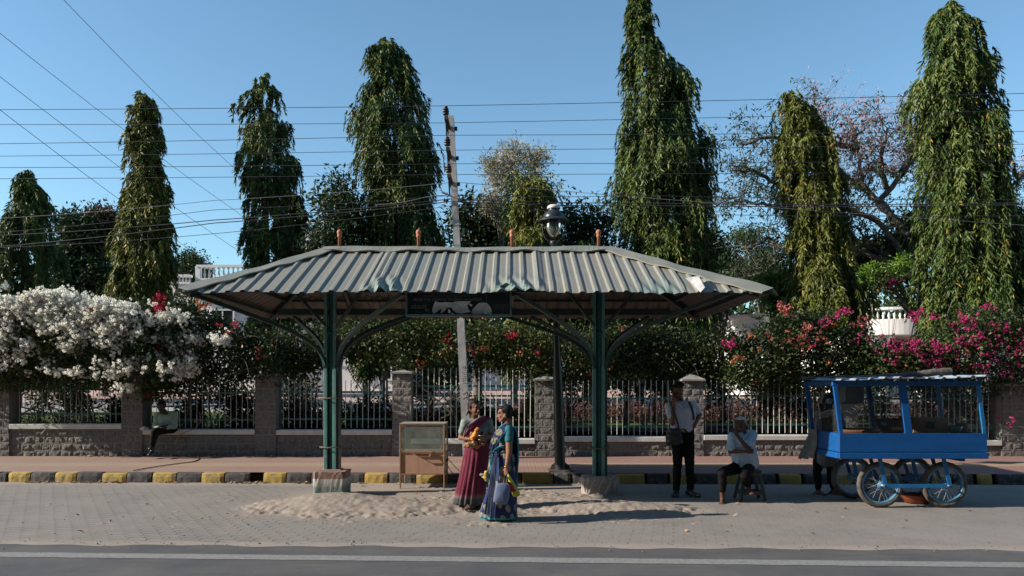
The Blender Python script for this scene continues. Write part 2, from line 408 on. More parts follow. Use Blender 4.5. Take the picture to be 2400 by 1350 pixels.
edges = [-110,-55,0,22,75,133,185,245,303,363,419,478,533,590,('gap',622),622,677,735,795,858,913,978,1040,1098,1160,1222,1296,1337,1380,1435,1510,1562,1620,1690,1750,1812,1870,1930,1988,2045,2100,2158,2210,2264,2306,2384,2440,2500]
yellow_at = [(22,75),(133,185),(245,303),(363,419),(478,533),(622,677),(735,795),(858,913),(978,1040),(1098,1160),(1222,1296),(1435,1510),(1562,1620),(1690,1750),(1812,1870),(1930,1988),(2045,2100),(2158,2210),(2264,2306),(2384,2440)]
yellow_at.remove((735,795))
mb = MB()
flat = [e for e in edges if not isinstance(e, tuple)]
ks = []
for a, b in zip(flat[:-1], flat[1:]):
    if b <= a or (a, b) == (590, 622): continue
    ks.append((a, b))
def kerbstone(xa, xb, mi):
    g = .006+random.random()*.008; xa += g; xb -= g; dz = random.uniform(-.012, .006); dy = random.uniform(-.012, .012)
    ya, yb = float(kerbY(xa))+dy, float(kerbY(xb))+dy; n = 7; prof = [(0.0, -.03), (.012, .10), (.03, KH-.018), (.05, KH), (.16, KH), (.16, -.03)]
    vs = []
    for i in range(n):
        f = i/(n-1); x = xa+(xb-xa)*f; y = ya+(yb-ya)*f; e = .012 if i in (0, n-1) else 0
        for k, (py_, pz) in enumerate(prof):
            j = random.uniform(-.004, .004) if k < 4 else 0
            vs.append((x, y+py_+j+(e if k < 3 else 0), pz+dz+j-(e*.7 if k in (2, 3) else 0)))
    m = len(prof); fs = [(i*m+k, (i+1)*m+k, (i+1)*m+k+1, i*m+k+1) for i in range(n-1) for k in range(m-1)]
    fs += [tuple(reversed(range(m))), tuple((n-1)*m+k for k in range(m))]
    mb.add(vs, fs, mi)
for a, b in ks: kerbstone((a-CX)*13.85/FPX, (b-CX)*13.65/FPX if b > 1200 else (b-CX)*13.85/FPX, 0 if (a, b) in yellow_at else 1)
for k in range(40):
    for sx in (-1, 1):
        x0 = (9.9 if sx > 0 else -10.1); kerbstone(min(x0+sx*k*.43, x0+sx*(k+1)*.43), max(x0+sx*k*.43, x0+sx*(k+1)*.43), k % 2)
o = mb.build('kerb', [M_ky, M_kb], None, (0,0,0)); o['kind'] = 'structure'
# dark soil seen in the gap of the kerb
mb = MB(); mb.box(((606-CX)*13.8/FPX, 14.06, .06), (.34, .2, .10)); o = mb.build('gap_soil', pm('dark_soil', (.05,.04,.035), (.03,.025,.02), 20, .95, .8, 30, .02), None, (0,0,0)); o['kind'] = 'structure'
# dry leaves gathered in the gutter and along the wall
def litter():
    P = []; D = []; T = []
    for i in range(900):
        if i < 520:
            x = random.uniform(-9.3, -2.6) if random.random() < .85 else random.uniform(-2.6, 8); cl = math.sin(x*2.3)+math.sin(x*5.1+1)
            if cl < -.4: continue
            y = float(kerbY(x))-abs(random.gauss(0, .05))-.01; z = .004
        elif i < 760: x = random.uniform(-9.5, -3.5); y = 16.93-abs(random.gauss(0, .06)); z = KH+.01
        else: x = random.uniform(-9, 9); y = random.uniform(8.8, 13.5); z = mz(x, y)+.006; 
        if i >= 860: pass
        elif i >= 760 and random.random() < .6: continue
        P.append((x, y, z)); a = random.uniform(0, 6.28); D.append((math.cos(a), math.sin(a), random.uniform(0, .5))); T.append(random.random())
    n = len(P); me = leaves(np.array(P), np.array(D), rng.uniform(.04, .11, n), rng.uniform(.02, .05, n), np.array(T), np.tile([0, 0, 1.], (n, 1))+rng.normal(0, .4, (n, 3)))
    m = leafmat('dry_leaf', [(0, (.16,.10,.06)), (.5, (.30,.20,.12)), (1, (.45,.32,.2))], .8, .1, .2)
    tag(link('dry_leaves', me, m), 'dry brown leaves gathered in the gutter and along the wall foot', 'dry leaves', kind='stuff')
litter()

# terrain behind the wall
t = NT('garden'); co = t.coords(); s3 = t.sep(co)
yy = t.math('ADD', s3[1], t.math('MULTIPLY', t.noise(co, 1.2, 4), .5))
soil = t.mix(t.noise(co, 4, 5), (.06,.05,.035), (.10,.08,.055)); grass = t.mix(t.noise(co, 9, 6, .7), (.045,.075,.018), (.09,.12,.03))
roadc = t.mix(t.noise(co, 3, 5), (.23,.22,.23), (.17,.165,.175)); pink = t.mix(t.noise(co, 2, 5), (.42,.29,.25), (.36,.25,.21))
c = t.mix(t.math('GREATER_THAN', yy, 18.9), soil, grass); c = t.mix(t.math('GREATER_THAN', yy, 23.2), c, roadc)
c = t.mix(t.math('GREATER_THAN', yy, 27.4), c, pink); c = t.mix(t.math('GREATER_THAN', yy, 37.0), c, grass)
t.bump(t.noise(co, 25, 5, .7), .6, .03); M_gard = t.set(c, .95, 0, .15)
grid('garden_ground', np.concatenate([[-400, -100], np.linspace(-28, 28, 29), [100, 400]]), np.concatenate([np.linspace(17.32, 38, 60), [60, 100, 250, 600]]), lambda X, Y: terr(Y)+.02*np.sin(X*1.3)*np.sin(Y*1.9), M_gard)
# kerb edges of the inner road
M_wh = pm('white_wash', (.74,.74,.73), (.66,.655,.64), 5, .8, .3, 40, .004)
mb = MB()
for yk, h in ((23.1, .12), (27.5, .12)): mb.box((0, yk, terz(yk)+h/2), (56, .15, h))
o = mb.build('garden_kerb', M_wh, None, (0,0,0)); o['kind'] = 'structure'
# ---------------------------------------------------------------- boundary wall, pillars, railings
WY = 17.0
t = NT('rubble_stone'); co = t.coords()
c = t.mix(t.ramp(t.noise(co, 3.2, 6, .65), [(.3, 0.0), (.7, 1.0)]), (.175,.163,.150), (.102,.096,.089))
c = t.mix(t.ramp(t.noise(co, 22, 6, .75), [(.42, 0.0), (.7, .7)]), c, (.26,.247,.228))
c = t.mix(t.ramp(t.noise(co, 1.1, 4, .6), [(.52, 0.0), (.7, .5)]), c, (.085,.076,.068))
a = t.n('ShaderNodeAttribute', attribute_name='sand').outputs['Fac']
c = t.mix(a, c, (.24,.225,.205)); t.bump(t.noise(co, 35, 7, .72), .9, .03); M_stone = t.set(c, .93, 0, .2)
def rubble(name, x0, x1, z0, z1, y, parent=None, label=None, thick=.34, sides=False, row=.155, amp=1.0):
    """dressed rubble face: each block bulges and is rough, thin raised pointing between"""
    st = .022; n = max(4, int((x1-x0)/st)); m = max(3, int((z1-z0)/st))
    X, Z = np.meshgrid(np.linspace(x0, x1, n+1), np.linspace(z0, z1, m+1), indexing='ij')
    r = np.floor((Z-z0)/row); fz = (Z-z0)/row-r; bw = .27+.05*np.sin(r*5.3); ux = (X+r*.137)/bw; k = np.floor(ux); fx = ux-k
    e = np.minimum(np.minimum(fx, 1-fx)*bw, np.minimum(fz, 1-fz)*row)
    rnd = np.abs(np.sin(k*12.9898+r*78.233)*43758.5) % 1
    bulge = sstep(e, .004, .05)*(.008+.020*rnd)*amp
    rough = (vnoise(X+k*3, Z+r, .07, 7)*.009+vnoise(X, Z, .035, 8)*.006)*amp*sstep(e, .01, .03)
    Y = y-bulge-rough-np.where(e < .008, .006, 0)
    V = np.stack([X, Y, Z], -1).reshape(-1, 3).tolist(); i = np.arange(n*m); q = (i//m)*(m+1)+i % m
    F = np.stack([q, q+m+1, q+m+2, q+1], 1).tolist(); b = len(V)
    V += [(x0, y+.005, z0), (x1, y+.005, z0), (x1, y+.005, z1), (x0, y+.005, z1), (x0, y+thick, z0), (x1, y+thick, z0), (x1, y+thick, z1), (x0, y+thick, z1)]
    F += [(b+4, b+7, b+6, b+5), (b+3, b+2, b+6, b+7), (b+0, b+3, b+7, b+4), (b+1, b+5, b+6, b+2)]
    me = bpy.data.meshes.new(name); me.from_pydata(V, [], F)
    A = me.attributes.new('sand', 'FLOAT', 'POINT'); v = np.zeros(len(V)); v[:(n+1)*(m+1)] = np.where(e < .008, .8, 0).ravel(); A.data.foreach_set('value', v.astype(np.float32))
    return me
def sx(px, Y=WY): return (px-CX)*Y/FPX
def zz(py, Y=WY): return CAMH-(py-HOR)*Y/FPX
M_cop = pm('coping', (.60,.60,.57), (.48,.47,.44), 5, .8, .4, 50, .004, wear=(.36,.34,.31), wlo=.60, whi=.72, wscale=7)
M_teal = pm('teal_rail', (.035,.16,.13), (.03,.11,.095), 8, .5, .2, 60, .002, wear=(.10,.07,.05), wlo=.62, whi=.68)
M_bar = pm('silver_bar', (.55,.54,.52), (.36,.35,.34), 12, .55, .2, 60, .002, wear=(.16,.11,.08), wlo=.62, whi=.7)
M_cap = pm('pillar_cap', (.27,.258,.24), (.19,.182,.17), 8, .9, .5, 40, .006)
ZB = KH-.03
pil = [(-42,24,868,884),(288,336,866,883),(599,648,862,881),(920,964,868,876),(1254,1304,880,892),(1600,1648,877,893),(1962,2008,882,896),(2346,2398,889,904)]
pl_desc = ['cut by the left edge of the photo, beside the white flowers', 'in deep shade between the first two railings, left of the seated man', 'with a pale pyramid cap, left of the green post', 'topped by leaves, behind the glass display case', 'behind the black lamp post', 'behind the standing man on the phone', 'seen through the glass of the blue cart', 'at the right edge of the photo beyond the blue cart']
for (a, b, cy, cy2), d in zip(pil, pl_desc):
    x0, x1 = sx(a), sx(b); zt = zz(cy2); w = x1-x0
    th = thing('stone_pillar', ((x0+x1)/2, WY+.15, ZB), 'square rubble stone fence pillar '+d, 'pillar', 'stone pillars of the boundary wall')
    link('shaft', rubble('shaft', x0, x1, ZB, zt, WY-.035, thick=.42, row=.17, amp=.6), M_stone, th)
    # dressed left cheek so the side that catches the sun is rough too
    mb = MB(); o_ = .035; zc = zt+.035; X0, X1, Y0, Y1 = x0-o_, x1+o_, WY-.035-o_-.03, WY+.385+o_; ap = ((x0+x1)/2, WY+.175, zz(cy)+.02)
    mb.add([(X0,Y0,zt),(X1,Y0,zt),(X1,Y1,zt),(X0,Y1,zt),(X0,Y0,zc),(X1,Y0,zc),(X1,Y1,zc),(X0,Y1,zc),ap], [(3,2,1,0),(0,1,5,4),(1,2,6,5),(2,3,7,6),(3,0,4,7),(4,5,8),(5,6,8),(6,7,8),(7,4,8)])
    mb.build('cap', M_cap, th)
segs = [(-420,-42,999,1010),(24,288,993,1006),(336,599,1007,1019),(648,920,1006,1020),(964,1254,1027,1041),(1304,1600,1021,1036),(1648,1962,1017,1032),(2008,2346,1030,1045),(2398,2900,1040,1055)]
sg_desc = ['beyond the left edge of the photo','under the white bougainvillea','behind the seated man in the green shirt','behind the left shelter post','behind the two women','between the lamp post and the standing man','behind the old man on the stool','behind the blue cart','beyond the right edge of the photo']
for (a, b, ct, cb), d in zip(segs, sg_desc):
    x0, x1 = sx(a), sx(b); zb = zz(cb, 16.9)
    th = thing('low_wall', ((x0+x1)/2, WY+.15, ZB), 'stretch of low rubble stone wall '+d, 'wall', 'stretches of the stone boundary wall')
    link('masonry', rubble('masonry', x0+.003, x1-.003, ZB, zb, WY, thick=.32), M_stone, th)
    e0 = -.03 if a > -42 else .0; mb = MB(); mb.box(((x0+x1)/2, WY+.145, zb+.055), (x1-x0-.01, .40, .11), None, 0, .008)
    mb.build('coping', M_cop, th)
rails = {0:(913,975),1:(913,971),2:(921,985),3:(919,983),4:(905,928,1002),5:(934,1001),6:(928,996),7:(935,1003),8:(940,1010)}
for i, (a, b, ct, cb) in enumerate(segs):
    x0, x1 = sx(a)+.02, sx(b)-.02; zb = zz(cb, 16.9)+.115; ztop = zz(892 if i not in (4,) else 862)
    yb = WY+.17
    th = thing('railing', ((x0+x1)/2, yb, zb), 'thin silver bars on teal rails '+sg_desc[i], 'railing', 'railings along the boundary wall')
    for py in rails[i]:
        mb = MB(); mb.box(((x0+x1)/2, yb+.02, zz(py)), (x1-x0, .008, .045)); mb.build('rail', M_teal, th)
    n = int((x1-x0)/.127); base = None
    for k in range(n):
        x = x0+(k+.6)*.127
        if base is None:
            mb = MB(); h = ztop-zb-.02; mb.tube([(0,0,0),(0,0,h-.02),(0,0,h)], [.0085,.0085,.002], 6)
            me = mb.mesh('bar'); me.materials.append(M_bar); base = me
        o = bpy.data.objects.new('bar', base); COL.objects.link(o); o.parent = th
        o.location = (x-th.location.x, -.002, .03); o.rotation_euler = (0, math.radians(random.gauss(0, .35)), 0)
# ---------------------------------------------------------------- bus shelter
SY = 12.33; SF = 10.40; SR = 14.28; XC = 0.0
EL, ER = -4.55, 3.55; RL, RR = (776-CX)*SY/FPX, (1428-CX)*SY/FPX; EZ = 2.985; RZ = CAMH+(HOR-586)*SY/FPX
M_none = None
t = NT('roof_metal'); co = t.coords(); s3 = t.sep(co)
st = t.mapping(co, (1, .12, .12))
c = t.mix(t.ramp(t.noise(st, 55, 4, .6), [(.3, 0.0), (.7, 1.0)]), (.24,.232,.196), (.208,.201,.170))
c = t.mix(t.ramp(t.noise(co, 1.1, 5, .6), [(.45, 0.0), (.75, .8)]), c, (.145,.18,.162))
c = t.mix(t.ramp(t.noise(co, 11, 7, .7), [(.62, 0.0), (.72, .4)]), c, (.16,.125,.10))
a = t.n('ShaderNodeAttribute', attribute_name='sand').outputs['Fac']
c = t.mix(a, c, (.13,.20,.18)); t.bump(t.noise(st, 60, 4), .15, .003)
M_roof = t.set(c, .5, .1, .4)
M_under = pm('roof_underside', (.13,.102,.085), (.085,.068,.057), 3, .7, .2, 30, .003, wear=(.14,.10,.08), wlo=.6, whi=.7)
M_green = pm('green_steel', (.022,.115,.118), (.014,.070,.075), 3, .42, .2, 50, .002, wear=(.13,.17,.15), wlo=.60, whi=.68, wscale=6)
M_green_sunlit = pm('sunlit_green_steel', (.12,.27,.245), (.08,.21,.19), 5, .5, .2, 50, .002, wear=(.26,.25,.22), wlo=.58, whi=.66, wscale=9)  # paler copy of the green steel, sunlight put into the channel colour
M_dark = pm('dark_steel', (.022,.040,.038), (.016,.028,.027), 3, .5, .2, 50, .002)
M_terr = pm('terracotta', (.42,.17,.10), (.33,.13,.08), 12, .8, .3, 40, .003)
M_conc = pm('concrete', (.36,.33,.30), (.25,.23,.21), 5, .92, .6, 50, .008, wear=(.17,.15,.14), wlo=.62, whi=.72)
shelter = thing('bus_shelter', (-.1, SY, 0), 'bus shelter with hipped corrugated metal roof on two green steel posts', 'bus shelter')
def denty(px):
    return 0
def profile(w0, w1, pitch=.2, off=0.0):
    """x positions and rib heights of a trapezoid-ribbed sheet"""
    xs = [w0]; hs = [0.0]; k = math.floor((w0-off)/pitch)
    while True:
        c = off+k*pitch; k += 1
        if c > w1: break
        for dx, h in ((-.044, 0), (-.020, .025), (.020, .025), (.044, 0)):
            if w0 < c+dx < w1: xs.append(c+dx); hs.append(h)
        for dx in (.085, .092, .108, .115):
            if w0 < c+dx < w1: xs.append(c+dx); hs.append(.0008 if dx in (.092, .108) else 0)
    xs.append(w1); hs.append(0.0); return xs, hs
def dent(x, f):
    """f: 0 eave .. 1 ridge -> lift, sag, green paint bared"""
    d = .003*math.sin(x*3.1)+.002*math.sin(x*7.7+2); up = 0; g = 0
    for cx, wd, dp in ((-1.78, .22, .14), (.05, .34, .11), (2.05, .3, .05)):
        e = math.exp(-((x-cx)/wd)**2)*max(0, 1-f/.42)**1.4
        up += e*dp*math.sin(x*31+f*17)*.55+e*dp*.5; g += e*(1.1+.5*math.sin(x*40+f*30))
    up += -.03*math.exp(-((x-2.3)/.5)**2)*max(0, 1-f/.3)
    fold = math.exp(-((x+1.95+f*.0)/.06)**2)*.03+math.exp(-((x-.40)/.05)**2)*.035
    return d+fold*min(1, f*3+.3), up, g
def roof_panel(name, A, B, C_, D_, nrm, mat, off_n=0, thick=None, front=False, ribs=True, ns=15):
    """A,B eave ends; C_,D_ top ends over A and B (C_==D_ for a hip triangle)"""
    A, B, C_, D_ = map(Vector, (A, B, C_, D_)); ex = (B-A).normalized(); Lw = (B-A).length
    mid = (C_+D_)/2; up = (mid-A); up = (up-ex*up.dot(ex)); Hs = up.length; up.normalize(); N = ex.cross(up)
    if N.z < 0: N = -N
    uc = (C_-A).dot(ex); ud = (D_-A).dot(ex)
    xs, hs = profile(0, Lw, .2, .1); V = []; G = []
    for x, h in zip(xs, hs):
        top = 1.0
        if x < uc: top = x/uc
        elif x > ud: top = (Lw-x)/(Lw-ud)
        top = max(top, .0)
        for j in range(ns+1):
            f = top*j/ns; p = A+ex*x+up*(Hs*f)
            wx = p.x; d, u, g = dent(wx, f) if front else (.004*math.sin(x*4+f*3), 0, 0)
            lip = -.012*math.exp(-f*18)*math.sin(x*5) if front else 0
            p = p+N*((h if ribs else 0)*(1-min(.8, g*.6))+d+u*.8+off_n)+Vector((0, 0, lip))
            if front: p = p+up*(-.05*u/.1 if f < .05 else 0)
            V.append(p); G.append(min(1, max(0, g*.8)))
    m = ns+1; F = [(i*m+j, (i+1)*m+j, (i+1)*m+j+1, i*m+j+1) for i in range(len(xs)-1) for j in range(ns)]
    me = bpy.data.meshes.new(name); me.from_pydata([tuple(v) for v in V], [], F)
    A_ = me.attributes.new('sand', 'FLOAT', 'POINT'); A_.data.foreach_set('value', np.array(G, np.float32))
    return link(name, me, mat, shelter)
FL, FR_, BL, BR = (EL, SF, EZ), (ER, SF, EZ), (EL, SR, EZ), (ER, SR, EZ); TL, TR = (RL, SY, RZ), (RR, SY, RZ)
for (nm, mt, off) in (('roof_sheet', M_roof, .0), ('ceiling_sheet', M_under, -.006)):
    roof_panel(nm, FL, FR_, TL, TR, 1, mt, off, front=True, ns=24)
    roof_panel(nm, BR, BL, TR, TL, 1, mt, off)
    roof_panel(nm, BL, FL, TL, TL, 1, mt, off)
    roof_panel(nm, FR_, BR, TR, TR, 1, mt, off)
# ridge and hip cappings, folded over both slopes, edges wavy where they sit on ribs
def capping(name, a, b, wa, wb, na, nb, lift=.045, wob=.012, n=40, flare=0, mat=None):
    a, b = Vector(a), Vector(b); d = (b-a).normalized(); na, nb = Vector(na).normalized(), Vector(nb).normalized(); V = []
    sa = d.cross(na).normalized(); sb = d.cross(nb).normalized()
    if sa.z > 0: sa = -sa
    if sb.z > 0: sb = -sb
    if (sa-sb).length < .1: sb = -sb
    for i in range(n+1):
        f = i/n; p = a.lerp(b, f); w_ = wob*math.sin(f*n*.8)+wob*.6*math.sin(f*n*.33+1); crest = .010*math.sin(f*9)+.006*math.sin(f*23)
        k = 1+flare*f
        V += [p+sa*wa*k+na*(lift+w_-.02), p+sa*wa*k+na*(lift+w_), p+(na+nb)*.5*(lift+.012)+Vector((0,0,crest)), p+sb*wb*k+nb*(lift-w_), p+sb*wb*k+nb*(lift-w_-.02)]
    mb = MB(); mb.add(V, [(i*5+j, (i+1)*5+j, (i+1)*5+j+1, i*5+j+1) for i in range(n) for j in range(4)], 0)
    return mb.build(name, mat or M_cap2, shelter)
t = NT('capping_metal'); co = t.coords()
c = t.mix(t.ramp(t.noise(co, 1.4, 6, .6), [(.4, 0.0), (.68, 1.0)]), (.23,.222,.19), (.165,.195,.165)); c = t.mix(t.ramp(t.noise(co, 9, 7, .7), [(.6, 0.0), (.72, .35)]), c, (.15,.13,.11))
t.bump(t.noise(co, 4, 4), .25, .02); M_cap2 = t.set(c, .5, .1, .4)
sl_ = (RZ-EZ)/(SY-SF); NFv = Vector((0, -sl_, 1)); NBv = Vector((0, sl_, 1)); NLv = Vector((-(RZ-EZ)/(RL-EL), 0, 1)); NRv = Vector(((RZ-EZ)/(ER-RR), 0, 1))
capping('ridge_cap', (RL-.12, SY, RZ), (RR+.12, SY, RZ), .20, .20, NFv, NBv, .05, .014, 60)
capping('hip_cap', TL, (EL+.03, SF+.03, EZ+.015), .17, .17, NFv, NLv, .048, .008, 40, .1)
capping('hip_cap', TL, BL, .17, .17, NBv, NLv, .048, .008, 40, .1)
capping('hip_cap', TR, (ER-.02, SF+.02, EZ+.01), .20, .16, NFv, NRv, .050, .010, 40, .35)
capping('hip_cap', TR, BR, .17, .17, NBv, NRv, .048, .008, 40, .1)
# torn white lining showing through the sheet near the right end
sR_ = (RZ-EZ)/(SY-SF); nR_ = Vector((0, -sR_, 1)).normalized()
def onroof(px, py, lift): Y = (sR_*SF-EZ+CAMH)/(sR_-(HOR-py)/FPX); return at(px, py, Y)+nR_*lift
mb = MB(); V = [onroof(*q) for q in ((1606,659,.05),(1622,660,.07),(1640,663,.11),(1637,672,.13),(1650,690,.10),(1641,693,.05),(1630,680,.04),(1618,668,.04))]; V2 = [v-nR_*.006 for v in V]
mb.add(V+V2, [tuple(range(8)), tuple(reversed(range(8, 16)))]+[(i, i+8, (i+1) % 8+8, (i+1) % 8) for i in range(8)])
mb.build('torn_flap', pm('bright_flap', (.40,.40,.38), (.3,.3,.3), 9, .5, .3, 30, .004), shelter)
for px in (796, 981, 1200, 1403):
    x = (px-CX)*SY/FPX; z = RZ+.05
    mb = MB(); mb.lathe([(.0,-.02),(.026,-.02),(.026,.155),(.036,.16),(.040,.172),(.034,.182),(.036,.190),(.030,.198),(.040,.215),(.044,.235),(.036,.262),(.015,.278),(.0,.281)], (x, SY, z), 16)
    mb.build('finial', M_terr, shelter)
# eave ring beams, purlins, rafters
mb = MB(); q = .22; z = EZ+.055
a_, b_ = Vector((EL+q, SF+q, z)), Vector((ER-q, SF+q, z)); c_, d_ = Vector((ER-q, SR-q, z)), Vector((EL+q, SR-q, z))
for p1, p2 in ((a_, b_), (b_, c_), (c_, d_), (d_, a_)): mb.beam(p1, p2, .05, .05)
mb.build('eave_beam', M_dark, shelter)
mb = MB()
for f in (.33, .66):
    z = EZ+(RZ-EZ)*f-.05
    for s_ in (-1, 1):
        y = SY+s_*(SY-SF)*(1-f); mb.beam((EL+(RL-EL)*f, y, z), (ER+(RR-ER)*f, y, z), .045, .045)
    mb.beam((EL+(RL-EL)*f, SY-(SY-SF)*(1-f), z), (EL+(RL-EL)*f, SY+(SY-SF)*(1-f), z), .045, .045)
    mb.beam((ER+(RR-ER)*f, SY-(SY-SF)*(1-f), z), (ER+(RR-ER)*f, SY+(SY-SF)*(1-f), z), .045, .045)
mb.build('purlin', M_dark, shelter)
for A, B in ((TL, FL), (TL, BL), (TR, FR_), (TR, BR)):
    mb = MB(); B_ = Vector(A).lerp(Vector(B), .93); mb.beam(Vector(A)-Vector((0,0,.09)), B_-Vector((0,0,.075)), .06, .09); mb.build('hip_rafter', M_dark, shelter)
PXL, PXR = (779-CX)*SY/FPX, (1405-CX)*SY/FPX
mb = MB(); mb.beam((-3.75, SY, EZ-.075), (2.53, SY, EZ-.075), .08, .10); mb.build('main_beam', M_dark, shelter)
for x in (PXL, PXR):
    for s_ in (-1, 1):
        mb = MB(); mb.beam((x, SY, RZ-.13), (x+.0, SY+s_*(SY-SF-.1), EZ-.01), .05, .08); mb.build('rafter', M_dark, shelter)
mb = MB()
for x in (-1.4, 0, ): mb.beam((x, SF+.2, EZ), (x, SR-.2, EZ), .05, .05)
mb.build('tie_beam', M_dark, shelter)
# posts
for i, (x, base) in enumerate(((PXL, .28), (PXR, .27))):
    po = MB(); po.tube([(x, SY, base), (x, SY, EZ+.5)], .062, 16); post = po.build('post', M_green, shelter)
    for dx, mt in ((-.090, M_green_sunlit), (.052, M_green_sunlit)):
        mb = MB(); mb.box((x+dx, SY-.045, (base+2.05)/2), (.055, .10, 2.05-base), None, 0, .006); mb.box((x+dx, SY-.045, (2.05+EZ+.3)/2-.01), (.05, .09, EZ+.3-2.05), None, 0, .006); mb.build('channel', mt, post)
    mb = MB(); mb.box((x+.094, SY+.02, (base+2.5)/2), (.045, .2, 2.5-base), None, 0, .005); mb.build('channel', M_dark, post)
    mb = MB(); mb.lathe([(.06,0),(.10,0),(.10,.02),(.06,.02)], (x, SY, EZ-.42), 16); mb.build('collar', M_green, post)
    for zc in ((1.53, .745) if i == 0 else (.735,)):
        mb = MB(); cx = x-.02
        mb.tube([(cx+.175*math.cos(a*math.pi/12), SY-.01+.13*math.sin(a*math.pi/12), zc+.004*math.sin(a)) for a in range(25)], .011, 6); mb.build('clamp_ring', pm('rust_ring', (.20,.15,.11), (.11,.085,.07), 20, .8, .3), post)
    mb = MB(); mb.box((x-.0, SY-.02, base+.006), (.40, .34, .014)); mb.build('base_plate', M_green, post)
# painted patches on the left post are wear in its own paint; curved brackets
def bez(p0, p1, p2, p3, n=14):
    p0, p1, p2, p3 = map(Vector, (p0, p1, p2, p3)); return [p0*(1-t)**3+p1*3*t*(1-t)**2+p2*3*t*t*(1-t)+p3*t**3 for t in [i/n for i in range(n+1)]]
M_green_shaded = pm('shaded_green_steel', (.012,.048,.046), (.009,.034,.033), 3, .5, .2, 50, .002)  # darker copy of the green steel, roof shade put into the bracket colour
def bracket(pts, w_=.05, mat=M_green_shaded, name='bracket'):
    mb = MB()
    for a, b in zip(pts[:-1], pts[1:]): 
        e = (b-a)*.04; mb.beam(a-e, b+e, w_, .055)
    mb.build(name, mat, shelter)
for x, s_ in ((PXL, -1), (PXL, 1), (PXR, -1), (PXR, 1)):
    far = 1.62 if (x == PXL) == (s_ < 0) else 1.35
    z0 = 1.95
    for sy in (-1,):
        e = Vector((x+s_*far*1.0, SF+.38, EZ+.03))
        bracket(bez((x+s_*.085, SY-.06, z0), (x+s_*.10, SY-.1, z0+.50), (x+s_*.42, SY-.55, z0+.62), e))
    e = Vector((x+s_*(1.05), SR-.4, EZ-.02))
    bracket(bez((x+s_*.085, SY+.06, z0+.05), (x+s_*.10, SY+.1, z0+.50), (x+s_*.45, SY+.5, z0+.62), e), .05, M_dark)
bracket(bez((PXL+.09, SY, 1.95), (PXL+.12, SY, 2.45), (PXL+.5, SY, 2.62), (PXL+1.25, SY, EZ-.13)), .05)
bracket(bez((PXR-.09, SY, 1.95), (PXR-.12, SY, 2.40), (PXR-.5, SY, 2.52), (PXR-1.55, SY, EZ-.13)), .05)
for x in (PXL, PXR):
    for s_ in (-1, 1):
        mb = MB(); mb.beam((x+s_*.05, SY-.05, EZ-.35), (x+s_*.55, SY-.3, EZ+.25), .04, .04); mb.build('strut', M_dark, shelter)
# pedestals
t = NT('painted_pedestal'); co = t.coords(); s3 = t.sep(co)
z_ = t.math('ADD', s3[2], t.math('MULTIPLY', t.noise(co, 18, 5, .7), .035))
g = t.ramp(z_, [(.0, (.10,.15,.135)), (.15, (.12,.17,.155)), (.19, (.28,.27,.25)), (.285, (.42,.41,.39)), (.295, (.22,.13,.11)), (.42, (.20,.115,.095))])
g = t.mix(t.ramp(t.noise(co, 9, 8, .7), [(.5, 0.0), (.70, .7)]), g, (.35,.32,.29)); g = t.mix(t.ramp(t.noise(t.mapping(co, (3, 3, .5)), 8, 5), [(.5, 0.0), (.75, .6)]), g, (.20,.18,.165))
t.bump(t.noise(co, 45, 6, .7), .7, .01); M_ped = t.set(g, .92, 0, .2)
def pedestal(x, y, w_, d_, z0, z1, mat, name='pedestal', par=shelter, jag=.012):
    V = []; F = []; n = 12
    ring = []
    for s_ in range(4):
        for i in range(n):
            f = i/n; ring.append([( -1+2*f, -1), (1, -1+2*f), (1-2*f, 1), (-1, 1-2*f)][s_])
    zs = [z0, z0+(z1-z0)*.3, z0+(z1-z0)*.6, z0+(z1-z0)*.88, z1-.012, z1]
    for k, z in enumerate(zs):
        for (a, b) in ring:
            sh = 1-(.035 if k == 5 else (.008 if k == 4 else 0)); c = (abs(a) > .95 and abs(b) > .95)
            j = random.gauss(0, jag*.35); r = 1-(.05 if c else 0)
            V.append((x+a*w_/2*sh*r+j, y+b*d_/2*sh*r+j*.6, z+random.gauss(0, jag*.3)))
    m = 4*n; F = [(k*m+i, k*m+(i+1) % m, (k+1)*m+(i+1) % m, (k+1)*m+i) for k in range(5) for i in range(m)]+[tuple(range(5*m, 6*m))]
    mb = MB(); mb.add(V, F); return mb.build(name, mat, par)
yl = 12.24
pedestal((767.5-CX)*11.95/FPX+.02, 12.2, .50, .50, -.06, .385, M_ped)
M_ped2 = pm('worn_pedestal', (.33,.29,.26), (.24,.21,.195), 6, .92, .7, 50, .01, wear=(.44,.42,.40), wlo=.57, whi=.66, wscale=11)
pedestal((1408-CX)*12.15/FPX, 12.28, .56, .48, -.05, .29, M_ped2, jag=.03)
# post feet meet the pedestal tops
mb = MB(); mb.box((PXL, SY, .34), (.30, .25, .11)); mb.build('grout', M_conc, shelter)

